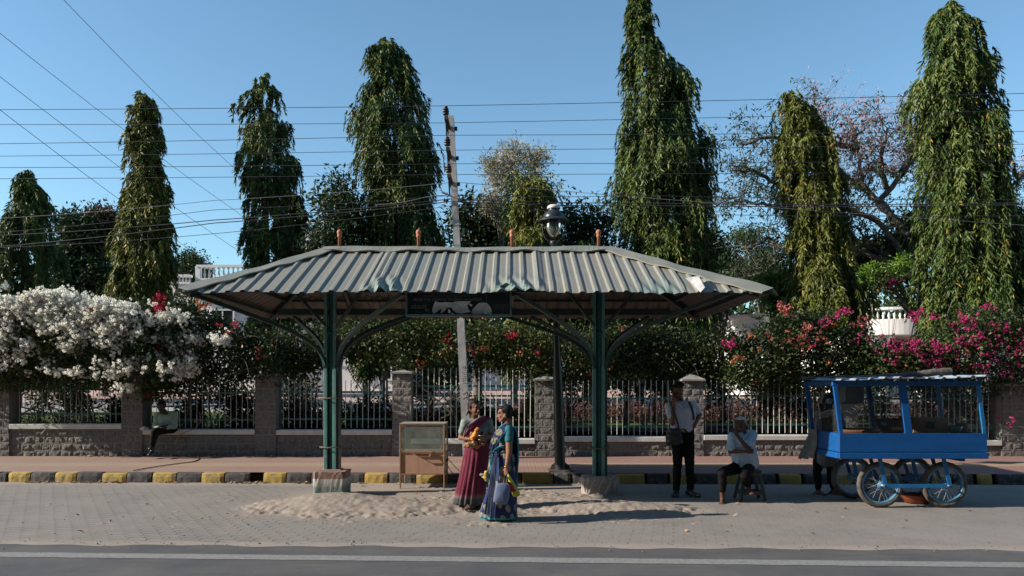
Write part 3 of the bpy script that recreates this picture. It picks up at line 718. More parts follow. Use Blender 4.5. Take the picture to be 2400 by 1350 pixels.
# ---------------------------------------------------------------- sign board hung under the front eave
SGY = 10.62
def sgp(px, py, dy=0): return at(px, py, SGY+dy)
sign = thing('sign_board', sgp(1074, 741), 'dark hanging sign board with pale Kannada lettering and torn white posters', 'sign board')
M_signf = pm('sign_frame', (.085,.19,.19), (.05,.12,.12), 9, .6, .3, 40, .002, wear=(.22,.12,.07), wlo=.54, whi=.62, wscale=12)
M_signp = pm('sign_face', (.013,.018,.026), (.020,.022,.027), 5, .55, .15, 30, .002)
p0, p1 = sgp(951, 741), sgp(1199, 684); W_, H_ = p1.x-p0.x, p1.z-p0.z; cx, cz = (p0.x+p1.x)/2, (p0.z+p1.z)/2
mb = MB(); mb.box((cx, SGY+.05, cz), (W_-.02, .02, H_-.02)); mb.build('panel', M_signp, sign)
mb = MB(); mb.box((cx, SGY+.02, p0.z+.012), (W_, .12, .026)); mb.box((p0.x+.012, SGY+.02, cz+.013), (.026, .12, H_-.03)); mb.box((p1.x-.012, SGY+.02, cz+.013), (.026, .12, H_-.03)); mb.box((cx, SGY+.02, p1.z+.013), (W_, .12, .024)); mb.build('frame', M_signf, sign)
mb = MB()
for x in (p0.x+.12, p1.x-.12): mb.box((x, SGY+.05, (p1.z+EZ)/2+.05), (.03, .03, EZ-p1.z+.12))
mb.build('hanger', M_dark, sign)
# bent teal fascia above the sign
mb = MB(); a = sgp(1150, 684, -.04); b = sgp(1187, 662, -.1); c = sgp(1213, 682, -.04)
mb.add([a, b, c, a+Vector((0,.1,.0)), b+Vector((0,.16,.02)), c+Vector((0,.1,0))], [(0,2,1), (0,1,4,3), (1,2,5,4)]); mb.build('fascia', M_signf, sign)
M_let = pm('letter_paint', (.34,.34,.33), (.22,.22,.22), 30, .7, 0)
M_let2 = pm('faint_letter_paint', (.17,.175,.18), (.10,.10,.105), 40, .7, 0)
FNT = None
def text(body, px, py, h_px, w_px, mat, par, Yp=SGY+.034, rot=None, name='lettering'):
    cu = bpy.data.curves.new(name, 'FONT'); cu.body = body; cu.size = 1; cu.extrude = 0
    tmp = bpy.data.objects.new('tmp', cu); COL.objects.link(tmp); dg = bpy.context.evaluated_depsgraph_get(); dg.update()
    me = bpy.data.meshes.new_from_object(tmp.evaluated_get(dg)); bpy.data.objects.remove(tmp); bpy.data.curves.remove(cu)
    n = len(me.vertices)
    if n == 0: return
    co = np.empty(n*3); me.vertices.foreach_get('co', co); co = co.reshape(-1, 3); lo = co.min(0); hi = co.max(0)
    sc = Yp/FPX; x = (co[:, 0]-lo[0])/(hi[0]-lo[0])*w_px*sc; z = (co[:, 1]-lo[1])/(hi[1]-lo[1])*h_px*sc
    P0 = at(px, py, Yp)
    if rot: x, z = z, x; x = -x if rot < 0 else x
    new = np.stack([x, x*0, z], 1)+np.array(P0); me.vertices.foreach_set('co', new.ravel()); link(name, me, mat, par)
text('ಮಂಡಲ ನಗರ ಸುಧಾರಣಾಡಳಿತ', 994, 697, 6.5, 108, M_let2, sign)
text('2010-11e ಸಾಲಿನ ಶಾಸಕರ ಅನುದಾನ', 968, 705, 7.2, 160, M_let, sign)
text('ಮಾನ', 963, 723, 9.5, 36, M_let, sign)
mb = MB(); mb.tube(bez(at(999, 723, SGY+.036), at(996, 729, SGY+.036), at(1001, 731, SGY+.036), at(1001, 725, SGY+.036), 8)+bez(at(1001, 725, SGY+.036), at(1003, 731, SGY+.036), at(1006, 728, SGY+.036), at(1004, 723, SGY+.036), 8), .0045, 5); mb.build('lettering', M_let, sign)
text('ಶಾಸಕರ ಸಚಿವರು', 964.5, 733, 5.2, 46, M_let2, sign)
mb = MB(); 
for a, b, c, d in ((1000, 688.5, 1140, 688.9), ): mb.add([at(a, b, SGY+.033), at(c, b, SGY+.033), at(c, d, SGY+.033), at(a, d, SGY+.033)], [(3,2,1,0)])
mb.add([at(1140, 688.5, SGY+.033), at(1141, 688.5, SGY+.033), at(1141, 712, SGY+.033), at(1140, 712, SGY+.033)], [(3,2,1,0)])
mb.build('painted_rule', M_let2, sign)
mb = MB(); a, b = at(1154, 712.5, SGY+.036), at(1196, 737, SGY+.036); mb.box(((a.x+b.x)/2, a.y, (a.z+b.z)/2), (b.x-a.x, .006, a.z-b.z)); mb.build('patch_panel', pm('bare_board', (.075,.072,.07), (.05,.05,.05), 12, .8, .3), sign)
M_post = pm('poster_paper', (.66,.67,.69), (.55,.56,.58), 10, .8, .4, 40, .004)
for poly in ([(1014,721),(1020,706),(1030,709),(1045,708),(1060,709),(1066,706),(1063,716),(1058,721),(1052,721),(1046,722),(1040,731),(1032,735),(1034,726),(1037,716),(1028,722),(1020,735),(1015,735),(1013,728)],
             [(1066,707),(1080,706),(1104,706),(1100,712),(1095,716),(1098,725),(1104,731),(1090,733),(1080,735),(1070,733),(1062,728),(1059,722),(1062,713)],
             [(1105,733),(1108,724),(1116,716),(1122,710),(1134,709),(1142,711),(1149,719),(1153,729),(1152,736),(1140,736),(1132,734),(1126,736),(1118,735),(1112,736)]):
    mb = MB(); n = len(poly); cxp = sum(p[0] for p in poly)/n; cyp = sum(p[1] for p in poly)/n
    V = [at(x, y, SGY+.024-.018*abs(math.sin(i*1.9))) for i, (x, y) in enumerate(poly)]+[at(cxp, cyp, SGY+.030)]
    mb.add(V, [(i, n, (i+1) % n) for i in range(n)]); mb.build('torn_poster', M_post, sign)
for (x, y, dx, dy) in ((1064,708,3,-2),(1050,724,6,11),(1058,732,5,9),(1100,712,7,6)):
    mb = MB(); mb.add([at(x, y, SGY+.02), at(x+dx, y+dy*.3, SGY-.03), at(x+dx*.8, y+dy, SGY-.01), at(x+1, y+dy*.8, SGY+.02)], [(0,1,2,3)]); mb.build('torn_poster', M_post, sign)

# ---------------------------------------------------------------- street lamp
LY = 14.05; lampx = (1313-CX)*LY/FPX
lamp = thing('street_lamp', (lampx, LY, 0), 'tall black street lamp with bell shaped lantern rising behind the shelter', 'street lamp')
M_blk = pm('black_paint', (.020,.023,.028), (.03,.032,.036), 4, .38, .15, 40, .002)
M_blk2 = pm('blue_grey_paint', (.028,.033,.042), (.020,.024,.030), 4, .35, .15, 40, .002)
top = at(1297, 585, LY)
mb = MB(); mb.tube([(lampx, LY, .19), (lampx+(top.x-lampx)*.35, LY, 1.75), (lampx+(top.x-lampx)*.5, LY, 2.4), top], [.098, .09, .058, .045], 18); mb.build('post', M_blk, lamp)
mb = MB()
for k in range(9):
    for xx in (-.03, .02): mb.lathe([(0, 0), (.006, 0)], (lampx+(top.x-lampx)*.4+xx, LY-.085, 1.85+k*.085), 6, 0, (0, -1, 0))
mb.build('bolt_holes', M_dark, lamp)
L = Vector((at(1298, 570, LY).x, LY, 0)); z0 = at(0, 575, LY).z; u = LY/FPX
def lz(py): return at(0, py, LY).z
mb = MB(); mb.lathe([(0.0, lz(481)-.02), (.085, lz(481)), (.115, lz(484)), (.125, lz(489)), (.118, lz(490))], L, 24); mb.build('top_cap', pm('pale_cap', (.55,.53,.50), (.42,.40,.38), 6, .5, .2), lamp)
mb = MB(); mb.lathe([(.105, lz(489)), (.10, lz(494)), (.15, lz(499)), (.188, lz(503)), (.193, lz(510)), (.195, lz(512))], L, 28); mb.build('hood', M_blk2, lamp)
mb = MB(); mb.lathe([(.195, lz(511)), (.24, lz(513)), (.292, lz(519.5)), (.292, lz(520.5)), (.23, lz(516)), (.10, lz(516))], L, 32); mb.build('brim', M_blk2, lamp)
mb = MB(); mb.lathe([(.135, lz(517)), (.142, lz(527)), (.130, lz(539)), (.095, lz(549)), (.05, lz(555)), (.0, lz(557))], L, 24)
mb.build('glass_bowl', glassmat('lamp_glass', (.60,.70,.64), .12, (.30,.34,.32)), lamp)
mb = MB(); mb.lathe([(.0, lz(518)), (.05, lz(518)), (.05, lz(530)), (.03, lz(545)), (0, lz(546))], L, 12); mb.build('bulb', pm('bulb', (.16,.17,.16), None, 5, .3, 0), lamp)
for s_ in (-1, 1):
    mb = MB(); mb.tube(bez(L+Vector((s_*.20, 0, lz(517))), L+Vector((s_*.22, 0, lz(540))), L+Vector((s_*.20, 0, lz(560))), L+Vector((s_*.05, 0, lz(568)))), .014, 8); mb.build('yoke', M_blk, lamp)
mb = MB(); mb.lathe([(0, lz(565)), (.07, lz(565)), (.075, lz(571)), (.05, lz(575)), (.045, lz(588))], L, 18); mb.build('socket', M_blk, lamp)
mb = MB(); mb.box((lampx, LY, .192), (.44, .44, .016)); 
for s_ in (-1, 1):
    mb.add([(lampx+s_*.09, LY, .20), (lampx+s_*.19, LY, .20), (lampx+s_*.16, LY, .28), (lampx+s_*.09, LY, .33), (lampx+s_*.09, LY+.012, .20), (lampx+s_*.19, LY+.012, .20), (lampx+s_*.16, LY+.012, .28), (lampx+s_*.09, LY+.012, .33)], [(0,1,2,3), (7,6,5,4), (1,5,6,2), (2,6,7,3)])
mb.build('foot_plate', pm('rusty_plate', (.10,.075,.06), (.06,.05,.045), 14, .8, .3), lamp)
pedestal(lampx, 14.0, .37, .62, -.03, .184, M_kb, 'footing', lamp, .012)
mb = MB()
for s_ in (-1, 1): mb.box((lampx+s_*.165, 14.0, .07), (.055, .635, .20), None, 0, .008)
mb.build('painted_edge', M_ky, lamp)

# ---------------------------------------------------------------- utility pole and wires
UY = 16.45
M_pole = pm('pole_concrete', (.44,.43,.415), (.34,.33,.32), 9, .9, .6, 60, .006)
ub = at(1096, 1074, UY); ut = at(1057, 274, UY)
pole = thing('utility_pole', (ub.x, UY, KH), 'leaning square concrete power pole behind the shelter with stacked insulators', 'power pole')
mb = MB(); n = 24; V = []
for i in range(n+1):
    f = i/n; c = Vector((ub.x, UY, KH-.05)).lerp(ut, f); h = .088*(1-f)+.058*f
    for a, b in ((-1,-1),(1,-1),(1,1),(-1,1)): V.append(c+Vector((a*h+random.gauss(0, .003), b*h*1.6+random.gauss(0, .003), 0)))
mb.add(V, [(i*4+j, i*4+(j+1) % 4, i*4+4+(j+1) % 4, i*4+4+j) for i in range(n) for j in range(4)]+[(n*4, n*4+1, n*4+2, n*4+3)]); mb.build('shaft', M_pole, pole)
M_ins = pm('brown_insulator', (.045,.03,.026), (.03,.02,.018), 5, .25, 0); M_arm = pm('cross_arm', (.035,.03,.028), (.06,.05,.045), 20, .8, .3)
def poleX(z): return ub.x+(ut.x-ub.x)*(z-ub.z)/(ut.z-ub.z)
NEAR, FAR = UY-.62, UY+.62; heights = []
for j, (pn, pf) in enumerate(((253, 290), (325, 360), (388, 418))):
    zn = at(0, pn, NEAR).z-.06
    x = poleX(zn)-.07
    mb = MB(); mb.box((x+.02, UY, zn-.16), (.075, 1.36, .07)); mb.box((poleX(zn)+.01, UY, zn-.16), (.24, .07, .07)); mb.box((x-.0, UY-.35, zn-.32), (.03, .03, .3), Matrix.Rotation(.7, 3, 'X')); mb.box((x, UY+.35, zn-.32), (.03, .03, .3), Matrix.Rotation(-.7, 3, 'X'))
    arm = mb.build('cross_arm', M_arm, pole)
    for yy_ in (NEAR, FAR):
        c = (x+.01, yy_, zn-.13)
        mb = MB(); mb.tube([c, (c[0], c[1], c[2]+.10)], .012, 6); mb.build('pin', M_bar, pole)
        mb = MB(); mb.lathe([(r_*1.0, z_) for r_, z_ in [(.02,.04),(.055,.045),(.068,.075),(.035,.085),(.035,.095),(.062,.098),(.068,.125),(.032,.135),(.032,.148),(.056,.15),(.060,.175),(.028,.185),(.028,.195),(.04,.20),(.035,.225),(0,.23)]], c, 16); mb.build('insulator', M_ins, pole)
text('12|11|16', 1082, 899, 15, 40, pm('pole_ink', (.03,.03,.03), None, 5, .9, 0), pole, UY-.150, 1, 'painted_number')
text('77', 1085, 938, 11, 20, MC['pole_ink'], pole, UY-.150, 1, 'painted_number')
M_wire = pm('wire', (.045,.045,.05), (.03,.03,.035), 5, .6, 0); M_wireL = pm('service_wire', (.20,.20,.21), (.15,.15,.16), 5, .6, 0)
def wire(pts, r, label, group, mat=M_wire, sag=.0, name='power_line'):
    P = []
    for a, b in zip(pts[:-1], pts[1:]):
        n = 10
        for i in range(n): f = i/n; p = a.lerp(b, f); p.z -= sag*4*f*(1-f); P.append(p)
    P.append(pts[-1]); mb = MB(); mb.tube(P, r, 5)
    tag(mb.build(name, mat), label, 'wire', group)
rows = [(257, 248, 219, NEAR), (292, 288, 259, FAR), (337, 317, 308, NEAR), (366, 352, 338, FAR), (393, 384, 377, NEAR), (419, 409, 402, FAR)]
nm = ['topmost', 'second', 'third', 'fourth', 'fifth', 'sixth']
for i, (l, m_, r, y) in enumerate(rows):
    sl1 = (m_-l)/1047; sl2 = (r-m_)/1353
    wire([at(-900, l-sl1*900, y), at(0, l, y), at(1047, m_, y), at(2400, r, y), at(3300, r+sl2*900, y)], .0062, nm[i]+' of the level bare power lines fixed to the pole insulators', 'level power lines', sag=.012)
svc = [((0,517),(520,482),(1060,452),(2400,520)), ((0,547),(520,495),(1060,466),(2400,500)), ((0,556),(520,502),(1060,470),(2400,478)), ((0,578),(520,524),(1060,474),(2400,482)), ((0,583),(520,545),(1060,480),(2400,458))]
svc = [((0,512),(500,470),(1055,428),(1080,428),(2400,528)), ((0,545),(500,492),(1060,458),(1500,458),(2400,468)), ((0,552),(500,516),(1060,466),(1500,476),(2400,476)), ((0,578),(500,523),(1060,472),(1500,482),(2400,480)), ((0,580),(500,548),(1060,482),(1500,500),(2400,506))]
for i, pts in enumerate(svc):
    y = UY+.15-.09*i
    pp = [at(px, py, y) for px, py in pts]; pp = [pp[0]+(pp[0]-pp[1])]+pp+[pp[-1]+(pp[-1]-pp[-2])]
    wire(pp, .010 if i in (2, 3) else .006, ['top','second','third','fourth','lowest'][i]+' of the slack service cables sagging to the pole below the insulators', 'slack service cables', M_wire if i else M_wireL, sag=.03)
mb = MB(); mb.tube(bez(at(880, 480, 16.2), at(990, 476, 16.2), at(1000, 448, 16.2), at(1062, 462, 16.3))+bez(at(1030, 445, 16.2), at(1050, 458, 16.2), at(1080, 480, 16.2), at(1150, 466, 16.25)), .008, 5); tag(mb.build('cable_loop', M_wireL), 'pale slack loop of cable tied at the concrete pole', 'cable')
for i, (a, b) in enumerate((((145, -5), (556, 400)), ((-10, 70), (556, 497)), ((-10, 172), (556, 586)), ((-10, 250), (556, 660)))):
    pa, pb = at(*a, 27), at(*b, 44); d = pb-pa
    wire([pa-d*.3, pa, pb, pb+d*.4], .011, ['highest','second','third','lowest'][i]+' of the wires slanting down from the upper left behind the trees', 'slanting distant wires', sag=.15)

# ---------------------------------------------------------------- glass display case
GY = 12.92
case = thing('display_case', ((990-CX)*GY/FPX, GY+.3, 0), 'rusty framed glass display case with a plywood front standing by the kerb', 'display case')
M_rust = pm('rusty_frame', (.34,.19,.095), (.23,.13,.075), 16, .8, .4, 60, .003, wear=(.10,.07,.05), wlo=.6, whi=.7)
M_ply = pm('plywood', (.50,.31,.22), (.42,.25,.18), 5, .75, .2, 40, .002, stretch=(4, 1, .6), wear=(.30,.18,.13), wlo=.6, whi=.75, wscale=5)
gx0, gx1 = (938-CX)*GY/FPX, (1041-CX)*GY/FPX; gd = .60; gt, gm, gb = zz(995, GY), zz(1060, GY), zz(1111, GY); sh = .0
for (x, y) in ((gx0, 0), (gx1, 0), (gx0, gd), (gx1, gd)):
    mb = MB(); mb.box((x, GY+y, gt/2), (.026, .026, gt), None, 0, .003); mb.build('leg', M_rust, case)
for z in (gt, gm, gb):
    mb = MB()
    for y in (0, gd): mb.box(((gx0+gx1)/2, GY+y-.001, z), (gx1-gx0+.022, .022, .022))
    for x in (gx0, gx1): mb.box((x, GY+gd/2, z), (.021, gd-.02, .020))
    mb.build('frame', M_rust, case)
Mg = glassmat('dusty_glass', (.78,.86,.84), .30, (.40,.42,.39)); Mg2 = glassmat('clear_glass', (.85,.90,.90), .12, (.35,.37,.35))
for nm_, c_, s_ in (('front_pane', ((gx0+gx1)/2, GY, (gt+gm)/2), (gx1-gx0-.02, .004, gt-gm-.02)), ('back_pane', ((gx0+gx1)/2, GY+gd, (gt+gm)/2), (gx1-gx0-.02, .004, gt-gm-.02)), ('side_pane', (gx0, GY+gd/2, (gt+gm)/2), (.004, gd-.02, gt-gm-.02)), ('side_pane', (gx1, GY+gd/2, (gt+gm)/2), (.004, gd-.02, gt-gm-.02))):
    mb = MB(); mb.box(c_, s_); mb.build(nm_, Mg if 'front' in nm_ else Mg2, case)
mb = MB(); mb.box(((gx0+gx1)/2, GY+gd/2, gt+.016), (gx1-gx0+.03, gd+.03, .008)); mb.build('top_sheet', pm('tin_sheet', (.40,.40,.37), (.30,.29,.26), 8, .5, .2, 30, .002, .2), case)
mb = MB(); mb.box(((gx0+gx1)/2, GY+.004, (gm+gb)/2), (gx1-gx0-.026, .008, gm-gb-.022)); mb.build('front_panel', M_ply, case)
mb = MB(); mb.box((gx1-.004, GY+gd/2, (gm+gb)/2), (.008, gd-.026, gm-gb-.022)); mb.box((gx0+.004, GY+gd/2, (gm+gb)/2), (.008, gd-.026, gm-gb-.022)); mb.build('side_panel', M_ply, case)
mb = MB(); mb.box(((gx0+gx1)/2, GY+gd/2, gm+.0), (gx1-gx0-.03, gd-.03, .012)); mb.build('floor', M_ply, case)
mb = MB(); mb.box(((gx0+gx1)/2+.01, GY-.02, gm-.002), (.34, .03, .035)); mb.beam((gx0+.20, GY-.02, gm-.01), (gx0+.30, GY-.045, gm-.07), .012, .012); mb.beam((gx1-.22, GY-.02, gm-.01), (gx1-.24, GY-.045, gm-.07), .012, .012); mb.beam((gx0+.30, GY-.045, gm-.07), (gx1-.24, GY-.045, gm-.07), .012, .012); mb.build('latch', M_rust, case)
mb = MB(); mb.tube([(gx1-.14, GY+.3, gt-.01), (gx1-.11, GY+.3, gt-.2), (gx1-.05, GY+.25, gt-.34), (gx1-.09, GY+.2, gm+.02)], .007, 6); tag(mb.build('cord', pm('white_cord', (.6,.6,.58), None, 5, .6, 0)), 'white cord hanging inside the glass display case', 'cord')
mb = MB()
for (a, b) in (((gx1+.02, GY+.25, .52), (gx1+.42, GY+.45, .13)), ((gx1+.02, GY+.2, .40), (gx1+.30, GY+.4, .06))):
    a, b = Vector(a), Vector(b); P_ = []
    for i in range(28):
        f = i/27; p = a.lerp(b, f); p.z -= .09*4*f*(1-f)*.6; P_.append(p)
    for i in range(27):
        d = (P_[i+1]-P_[i]).normalized(); o_ = Vector((0, 0, 1)) if i % 2 else Vector((0, 1, 0)); s_ = d.cross(o_).normalized()*.008; mb.tube([P_[i]-d*.003+s_, P_[i+1]+d*.003+s_, P_[i+1]+d*.003-s_, P_[i]-d*.003-s_], .0025, 4)
tag(mb.build('chain', pm('iron_chain', (.07,.06,.05), None, 5, .6, 0)), 'thin iron chain tying the display case to the kerb', 'chain')
mb = MB(); mb.box((gx1+.03, GY+.22, .45), (.04, .06, .05), None, 0, .01); tag(mb.build('padlock', M_arm), 'small dark padlock on the side of the display case', 'padlock')

# cable lying over the pavement from the railing
mb = MB(); g_ = lambda px, py: gnd(px, py, KH+.012)
P_ = [at(468, 965, 16.85), at(470, 990, 16.8), at(455, 1006, 16.72), at(425, 1016, 16.62), at(410, 1035, 16.7), at(412, 1052, 16.75)]
P_ = [p for k in range(len(P_)-1) for p in (P_[k], P_[k].lerp(P_[k+1], .5))]+[P_[-1]]
Q_ = bez(g_(440, 1069), g_(470, 1066), g_(478, 1078), g_(445, 1083))+bez(g_(445, 1083), g_(400, 1088), g_(350, 1095), g_(312, 1103))
mb.tube(P_, .008, 6); mb.tube(Q_, .009, 6); tag(mb.build('cable', pm('brown_cable', (.26,.15,.10), (.2,.12,.08), 9, .6, 0)), 'brown cable looping off the coping and across the pavement to the kerb', 'cable')
# litter on the kerb line, long dry stick against the wall
mb = MB(); mb.tube([at(127, 972, 16.95), at(112, 1000, 16.6), at(96, 1018, 16.75)], .009, 5); tag(mb.build('stick', pm('stick', (.34,.32,.29), (.2,.18,.15), 9, .8, .2)), 'pale bent stick leaning on the coping under the white flowers', 'stick')
mb = MB()
for k, (c_, r) in enumerate((((0,0,.03), .065), ((.05,.02,.028), .05), ((-.05,.0,.026), .045), ((.01,-.02,.06), .04))):
    mb.lathe([(0,-r*.7),(r*.7,-r*.5),(r,0),(r*.75,r*.45),(r*.2,r*.75),(0,r*.8)], Vector((sx(338, 16.85), 16.85, zz(1008, 16.85)))+Vector(c_), 9)
tag(mb.build('plastic_bag', pm('white_plastic', (.6,.6,.63), (.42,.42,.46), 14, .35, 1.0, 12, .02)), 'crumpled white plastic bag on the coping beside the seated man', 'bag')
# ---------------------------------------------------------------- blue handcart
M_bl = pm('blue_paint', (.004,.078,.265), (.003,.062,.215), 3, .45, .35, 30, .004, stretch=(.6, 1, 2), wear=(.015,.15,.32), wlo=.62, whi=.72, wscale=10)
M_bl2 = pm('light_and_sunlit_blue', (.014,.145,.34), (.010,.11,.28), 7, .5, .25, 40, .003, wear=(.16,.32,.42), wlo=.60, whi=.68)
M_tyre = pm('tyre_rubber', (.045,.042,.040), (.12,.105,.09), 12, .9, .8, 50, .006)
M_rim = pm('blue_rim', (.10,.24,.36), (.05,.16,.27), 9, .45, .2, 40, .002)
M_spoke = pm('spoke', (.38,.40,.42), (.25,.22,.2), 20, .4, 0)
CF, CB = 10.72, 11.78; fx0, fx1 = (1967-CX)*CF/FPX, (2313-CX)*CF/FPX
cart = thing('food_cart', ((fx0+fx1)/2, (CF+CB)/2, 0), 'bright blue wooden street food cart with glass sides on four spoked wheels', 'food cart')
zb, zt0, zt1 = zz(1075, CF), zz(1019, CF), zz(897, CF); LEAN = -.085
def board(name, c, s, mat=M_bl, bev=.004, par=cart):
    mb = MB(); mb.box(c, s, None, 0, bev); return mb.build(name, mat, par)
xm = (fx0+fx1)/2; ym = (CF+CB)/2; Wd = fx1-fx0; Dp = CB-CF
board('side_board', (xm, CF, (zb+.09+zt0)/2), (Wd, .022, zt0-zb-.094)); board('side_board', (xm, CB, (zb+.09+zt0)/2), (Wd, .022, zt0-zb-.094))
board('end_board', (fx0+.006, ym, (zb+.09+zt0)/2), (.022, Dp-.03, zt0-zb-.094)); board('end_board', (fx1-.006, ym, (zb+.09+zt0)/2), (.022, Dp-.03, zt0-zb-.094))
mb = MB(); mb.box((xm, CF-.01, zb+.042), (Wd+.02, .04, .084), None, 0, .005); mb.box((xm, CB+.01, zb+.042), (Wd+.02, .04, .084), None, 0, .005); mb.box((fx0, ym, zb+.042), (.04, Dp-.03, .084), None, 0, .005); mb.box((fx1, ym, zb+.042), (.04, Dp-.03, .084), None, 0, .005); mb.build('base_rail', M_bl, cart)
board('deck', (xm, ym, zb+.05), (Wd-.05, Dp-.05, .03)); 
mb = MB(); mb.box((xm, CF+.02, zt0+.006), (Wd-.01, .06, .022), None, 0, .003); mb.box((xm, CB-.02, zt0+.006), (Wd-.01, .06, .022), None, 0, .003); mb.box((fx0+.03, ym, zt0+.006), (.06, Dp-.11, .022), None, 0, .003); mb.box((fx1-.03, ym, zt0+.006), (.06, Dp-.11, .022), None, 0, .003); mb.build('top_rail', M_bl, cart)
board('tray_floor', (xm, ym, zt0-.02), (Wd-.05, Dp-.04, .012), M_ply)
xmid = (2137-CX)*CF/FPX
for (x, y, wd) in ((fx0+.03, CF+.02, .055), (fx0+.03, CB-.02, .055), (xmid-.04, CF+.02, .10), (xmid-.04, CB-.02, .07), (fx1-.03, CF+.02, .05), (fx1-.03, CB-.02, .05)):
    mb = MB(); mb.beam((x, y, zt0+.018), (x+LEAN, y, zt1-.03), wd, .045, 0, Vector((0, 1, 0)), .003); mb.build('upright', M_bl2 if x > fx1-.1 else M_bl, cart)  # right-end uprights get the lighter blue to stand in for sunlight
mb = MB(); mb.box((xm+LEAN, CF+.02, zt1-.008), (Wd+.02, .05, .07), None, 0, .004); mb.box((xm+LEAN, CB-.02, zt1-.008), (Wd+.02, .05, .07), None, 0, .004)
mb.box((fx0+.03+LEAN, ym, zt1-.008), (.05, Dp-.09, .068), None, 0, .004); mb.box((fx1-.03+LEAN, ym, zt1-.008), (.05, Dp-.09, .068), None, 0, .004); mb.build('head_rail', M_bl, cart)
def pane(name, x0, x1, y, z0, z1, mat=Mg2):
    k = LEAN/(zt1-zt0); mb = MB()
    V = [(x0+k*(z0-zt0), y, z0), (x1+k*(z0-zt0), y, z0), (x1+k*(z1-zt0), y, z1), (x0+k*(z1-zt0), y, z1)]; V += [(a, b+.004, c) for a, b, c in V]
    mb.add(V, [(0,1,2,3), (7,6,5,4), (0,4,5,1), (1,5,6,2), (2,6,7,3), (3,7,4,0)]); mb.build(name, mat, cart)
Mg3 = glassmat('cart_glass', (.84,.89,.89), .02, (.28,.30,.30))
pane('glass_pane', fx0+.06, xmid-.09, CF+.02, zt0+.02, zt1-.045, Mg3); pane('glass_pane', xmid+.012, fx1-.058, CF+.02, zt0+.02, zt1-.045, Mg3)
mb = MB(); k = LEAN/(zt1-zt0); y0, y1 = CF+.06, CB-.35; V = []
for z in (zt0+.02, zt1-.30):
    for y in (y0, y1): V.append((fx0+.03+k*(z-zt0), y, z))
V += [(a+.004, b, c) for a, b, c in V]; mb.add(V, [(0,2,3,1), (4,5,7,6), (0,1,5,4), (2,6,7,3), (0,4,6,2), (1,3,7,5)]); mb.build('glass_pane', Mg3, cart)
mb = MB(); mb.box((fx0+.62, ym+.05, zt1-.30), (1.02, .75, .008)); mb.build('glass_shelf', Mg3, cart); mb = MB(); mb.box((fx0+.62, ym+.05, zt0+.26), (1.02, .75, .008)); mb.build('glass_shelf', Mg3, cart)
# corrugated roof sheet
zr0, zr1 = zz(893, CF-.1), zz(886, CF-.1)
x0, x1 = (1957-CX)*10.6/FPX, (2336-CX)*10.6/FPX; xs_, hs_ = [], []
x = x0; i = 0
while x < x1:
    for dx, h in ((0, 0), (.105, 0), (.125, .022), (.155, .022), (.175, 0)):
        if x+dx <= x1: xs_.append(x+dx); hs_.append(h)
    x += .2
V = []; 
for a, h in zip(xs_, hs_):
    f = (a-x0)/(x1-x0)
    for j in range(9):
        g = j/8; V.append((a+(LEAN*.3), CF-.11+(Dp+.22)*g, zr0+(zr1-zr0)*f+.015+h+.01*math.sin(a*5+g*4)+g*.02))
m = 9; n = len(xs_); V += [(a, b, c-.004) for a, b, c in V]; F = [(i*m+j, (i+1)*m+j, (i+1)*m+j+1, i*m+j+1) for i in range(n-1) for j in range(8)]; F += [tuple(v+n*m for v in reversed(f)) for f in F]
F += [(i*m, n*m+i*m, n*m+(i+1)*m, (i+1)*m) for i in range(n-1)]
mb = MB(); mb.add(V, F); mb.build('roof_sheet', pm('cart_roof', (.33,.37,.43), (.20,.26,.34), 5, .5, .2, 40, .003, .3, wear=(.10,.22,.40), wlo=.56, whi=.66), cart)
# under-frame and wheels
def wheel(cx, cy, R, name='wheel', rot=0.0):
    W = bpy.data.objects.new(name, None); COL.objects.link(W); W.empty_display_size = .1; W.parent = cart; o = origin_of(cart); W.location = Vector((cx, cy, R))-o
    return W
def make_wheel(cx, cy, R):
    prof = []
    mb = MB(); n = 48; rt = .037; pts = [(cx+(R-rt)*math.cos(2*math.pi*i/n), cy, R+(R-rt)*math.sin(2*math.pi*i/n)) for i in range(n)]
    m = 12; V = []
    for i in range(n):
        a = 2*math.pi*i/n; er = Vector((math.cos(a), 0, math.sin(a)))
        for j in range(m):
            b = 2*math.pi*j/m; tread = .0035*(1 if (i+j) % 2 else -1) if math.cos(b) > .3 else 0
            V.append(Vector(pts[i])+er*((rt+tread)*math.cos(b))+Vector((0, .95*rt*math.sin(b), 0)))
    mb.add(V, [(i*m+j, ((i+1) % n)*m+j, ((i+1) % n)*m+(j+1) % m, i*m+(j+1) % m) for i in range(n) for j in range(m)], 0, True)
    whl = mb.build('wheel', M_tyre, cart)
    mb = MB(); C = (cx, cy, R); ri = R-2*rt+.012
    mb.lathe([(ri, -.028), (ri-.018, -.030), (ri-.024, -.02), (ri-.020, 0), (ri-.024, .02), (ri-.018, .030), (ri, .028), (ri+.004, 0), (ri, -.028)], C, 48, 0, (0, 1, 0)); mb.build('rim', M_rim, whl)
    mb = MB(); mb.lathe([(0, -.06), (.018, -.06), (.024, -.05), (.050, -.046), (.054, -.038), (.03, -.03), (.03, .03), (.066, .042), (.062, .05), (.03, .055), (.022, .07), (0, .07)], C, 24, 0, (0, 1, 0)); mb.build('hub', M_rim, whl)
    mb = MB(); N = 32
    for i in range(N):
        a = 2*math.pi*(i+.5)/N; s_ = -1 if i % 2 else 1; b = a+(.55 if (i//2) % 2 else -.55)+random.gauss(0, .03)
        mb.tube([(cx+.055*math.cos(b), cy+.04*s_, R+.055*math.sin(b)), (cx+(ri-.018)*math.cos(a), cy+.008*s_, R+(ri-.018)*math.sin(a))], .0022, 4)
    mb.build('spokes', M_spoke, whl)
WF, WB = 10.86, 11.74
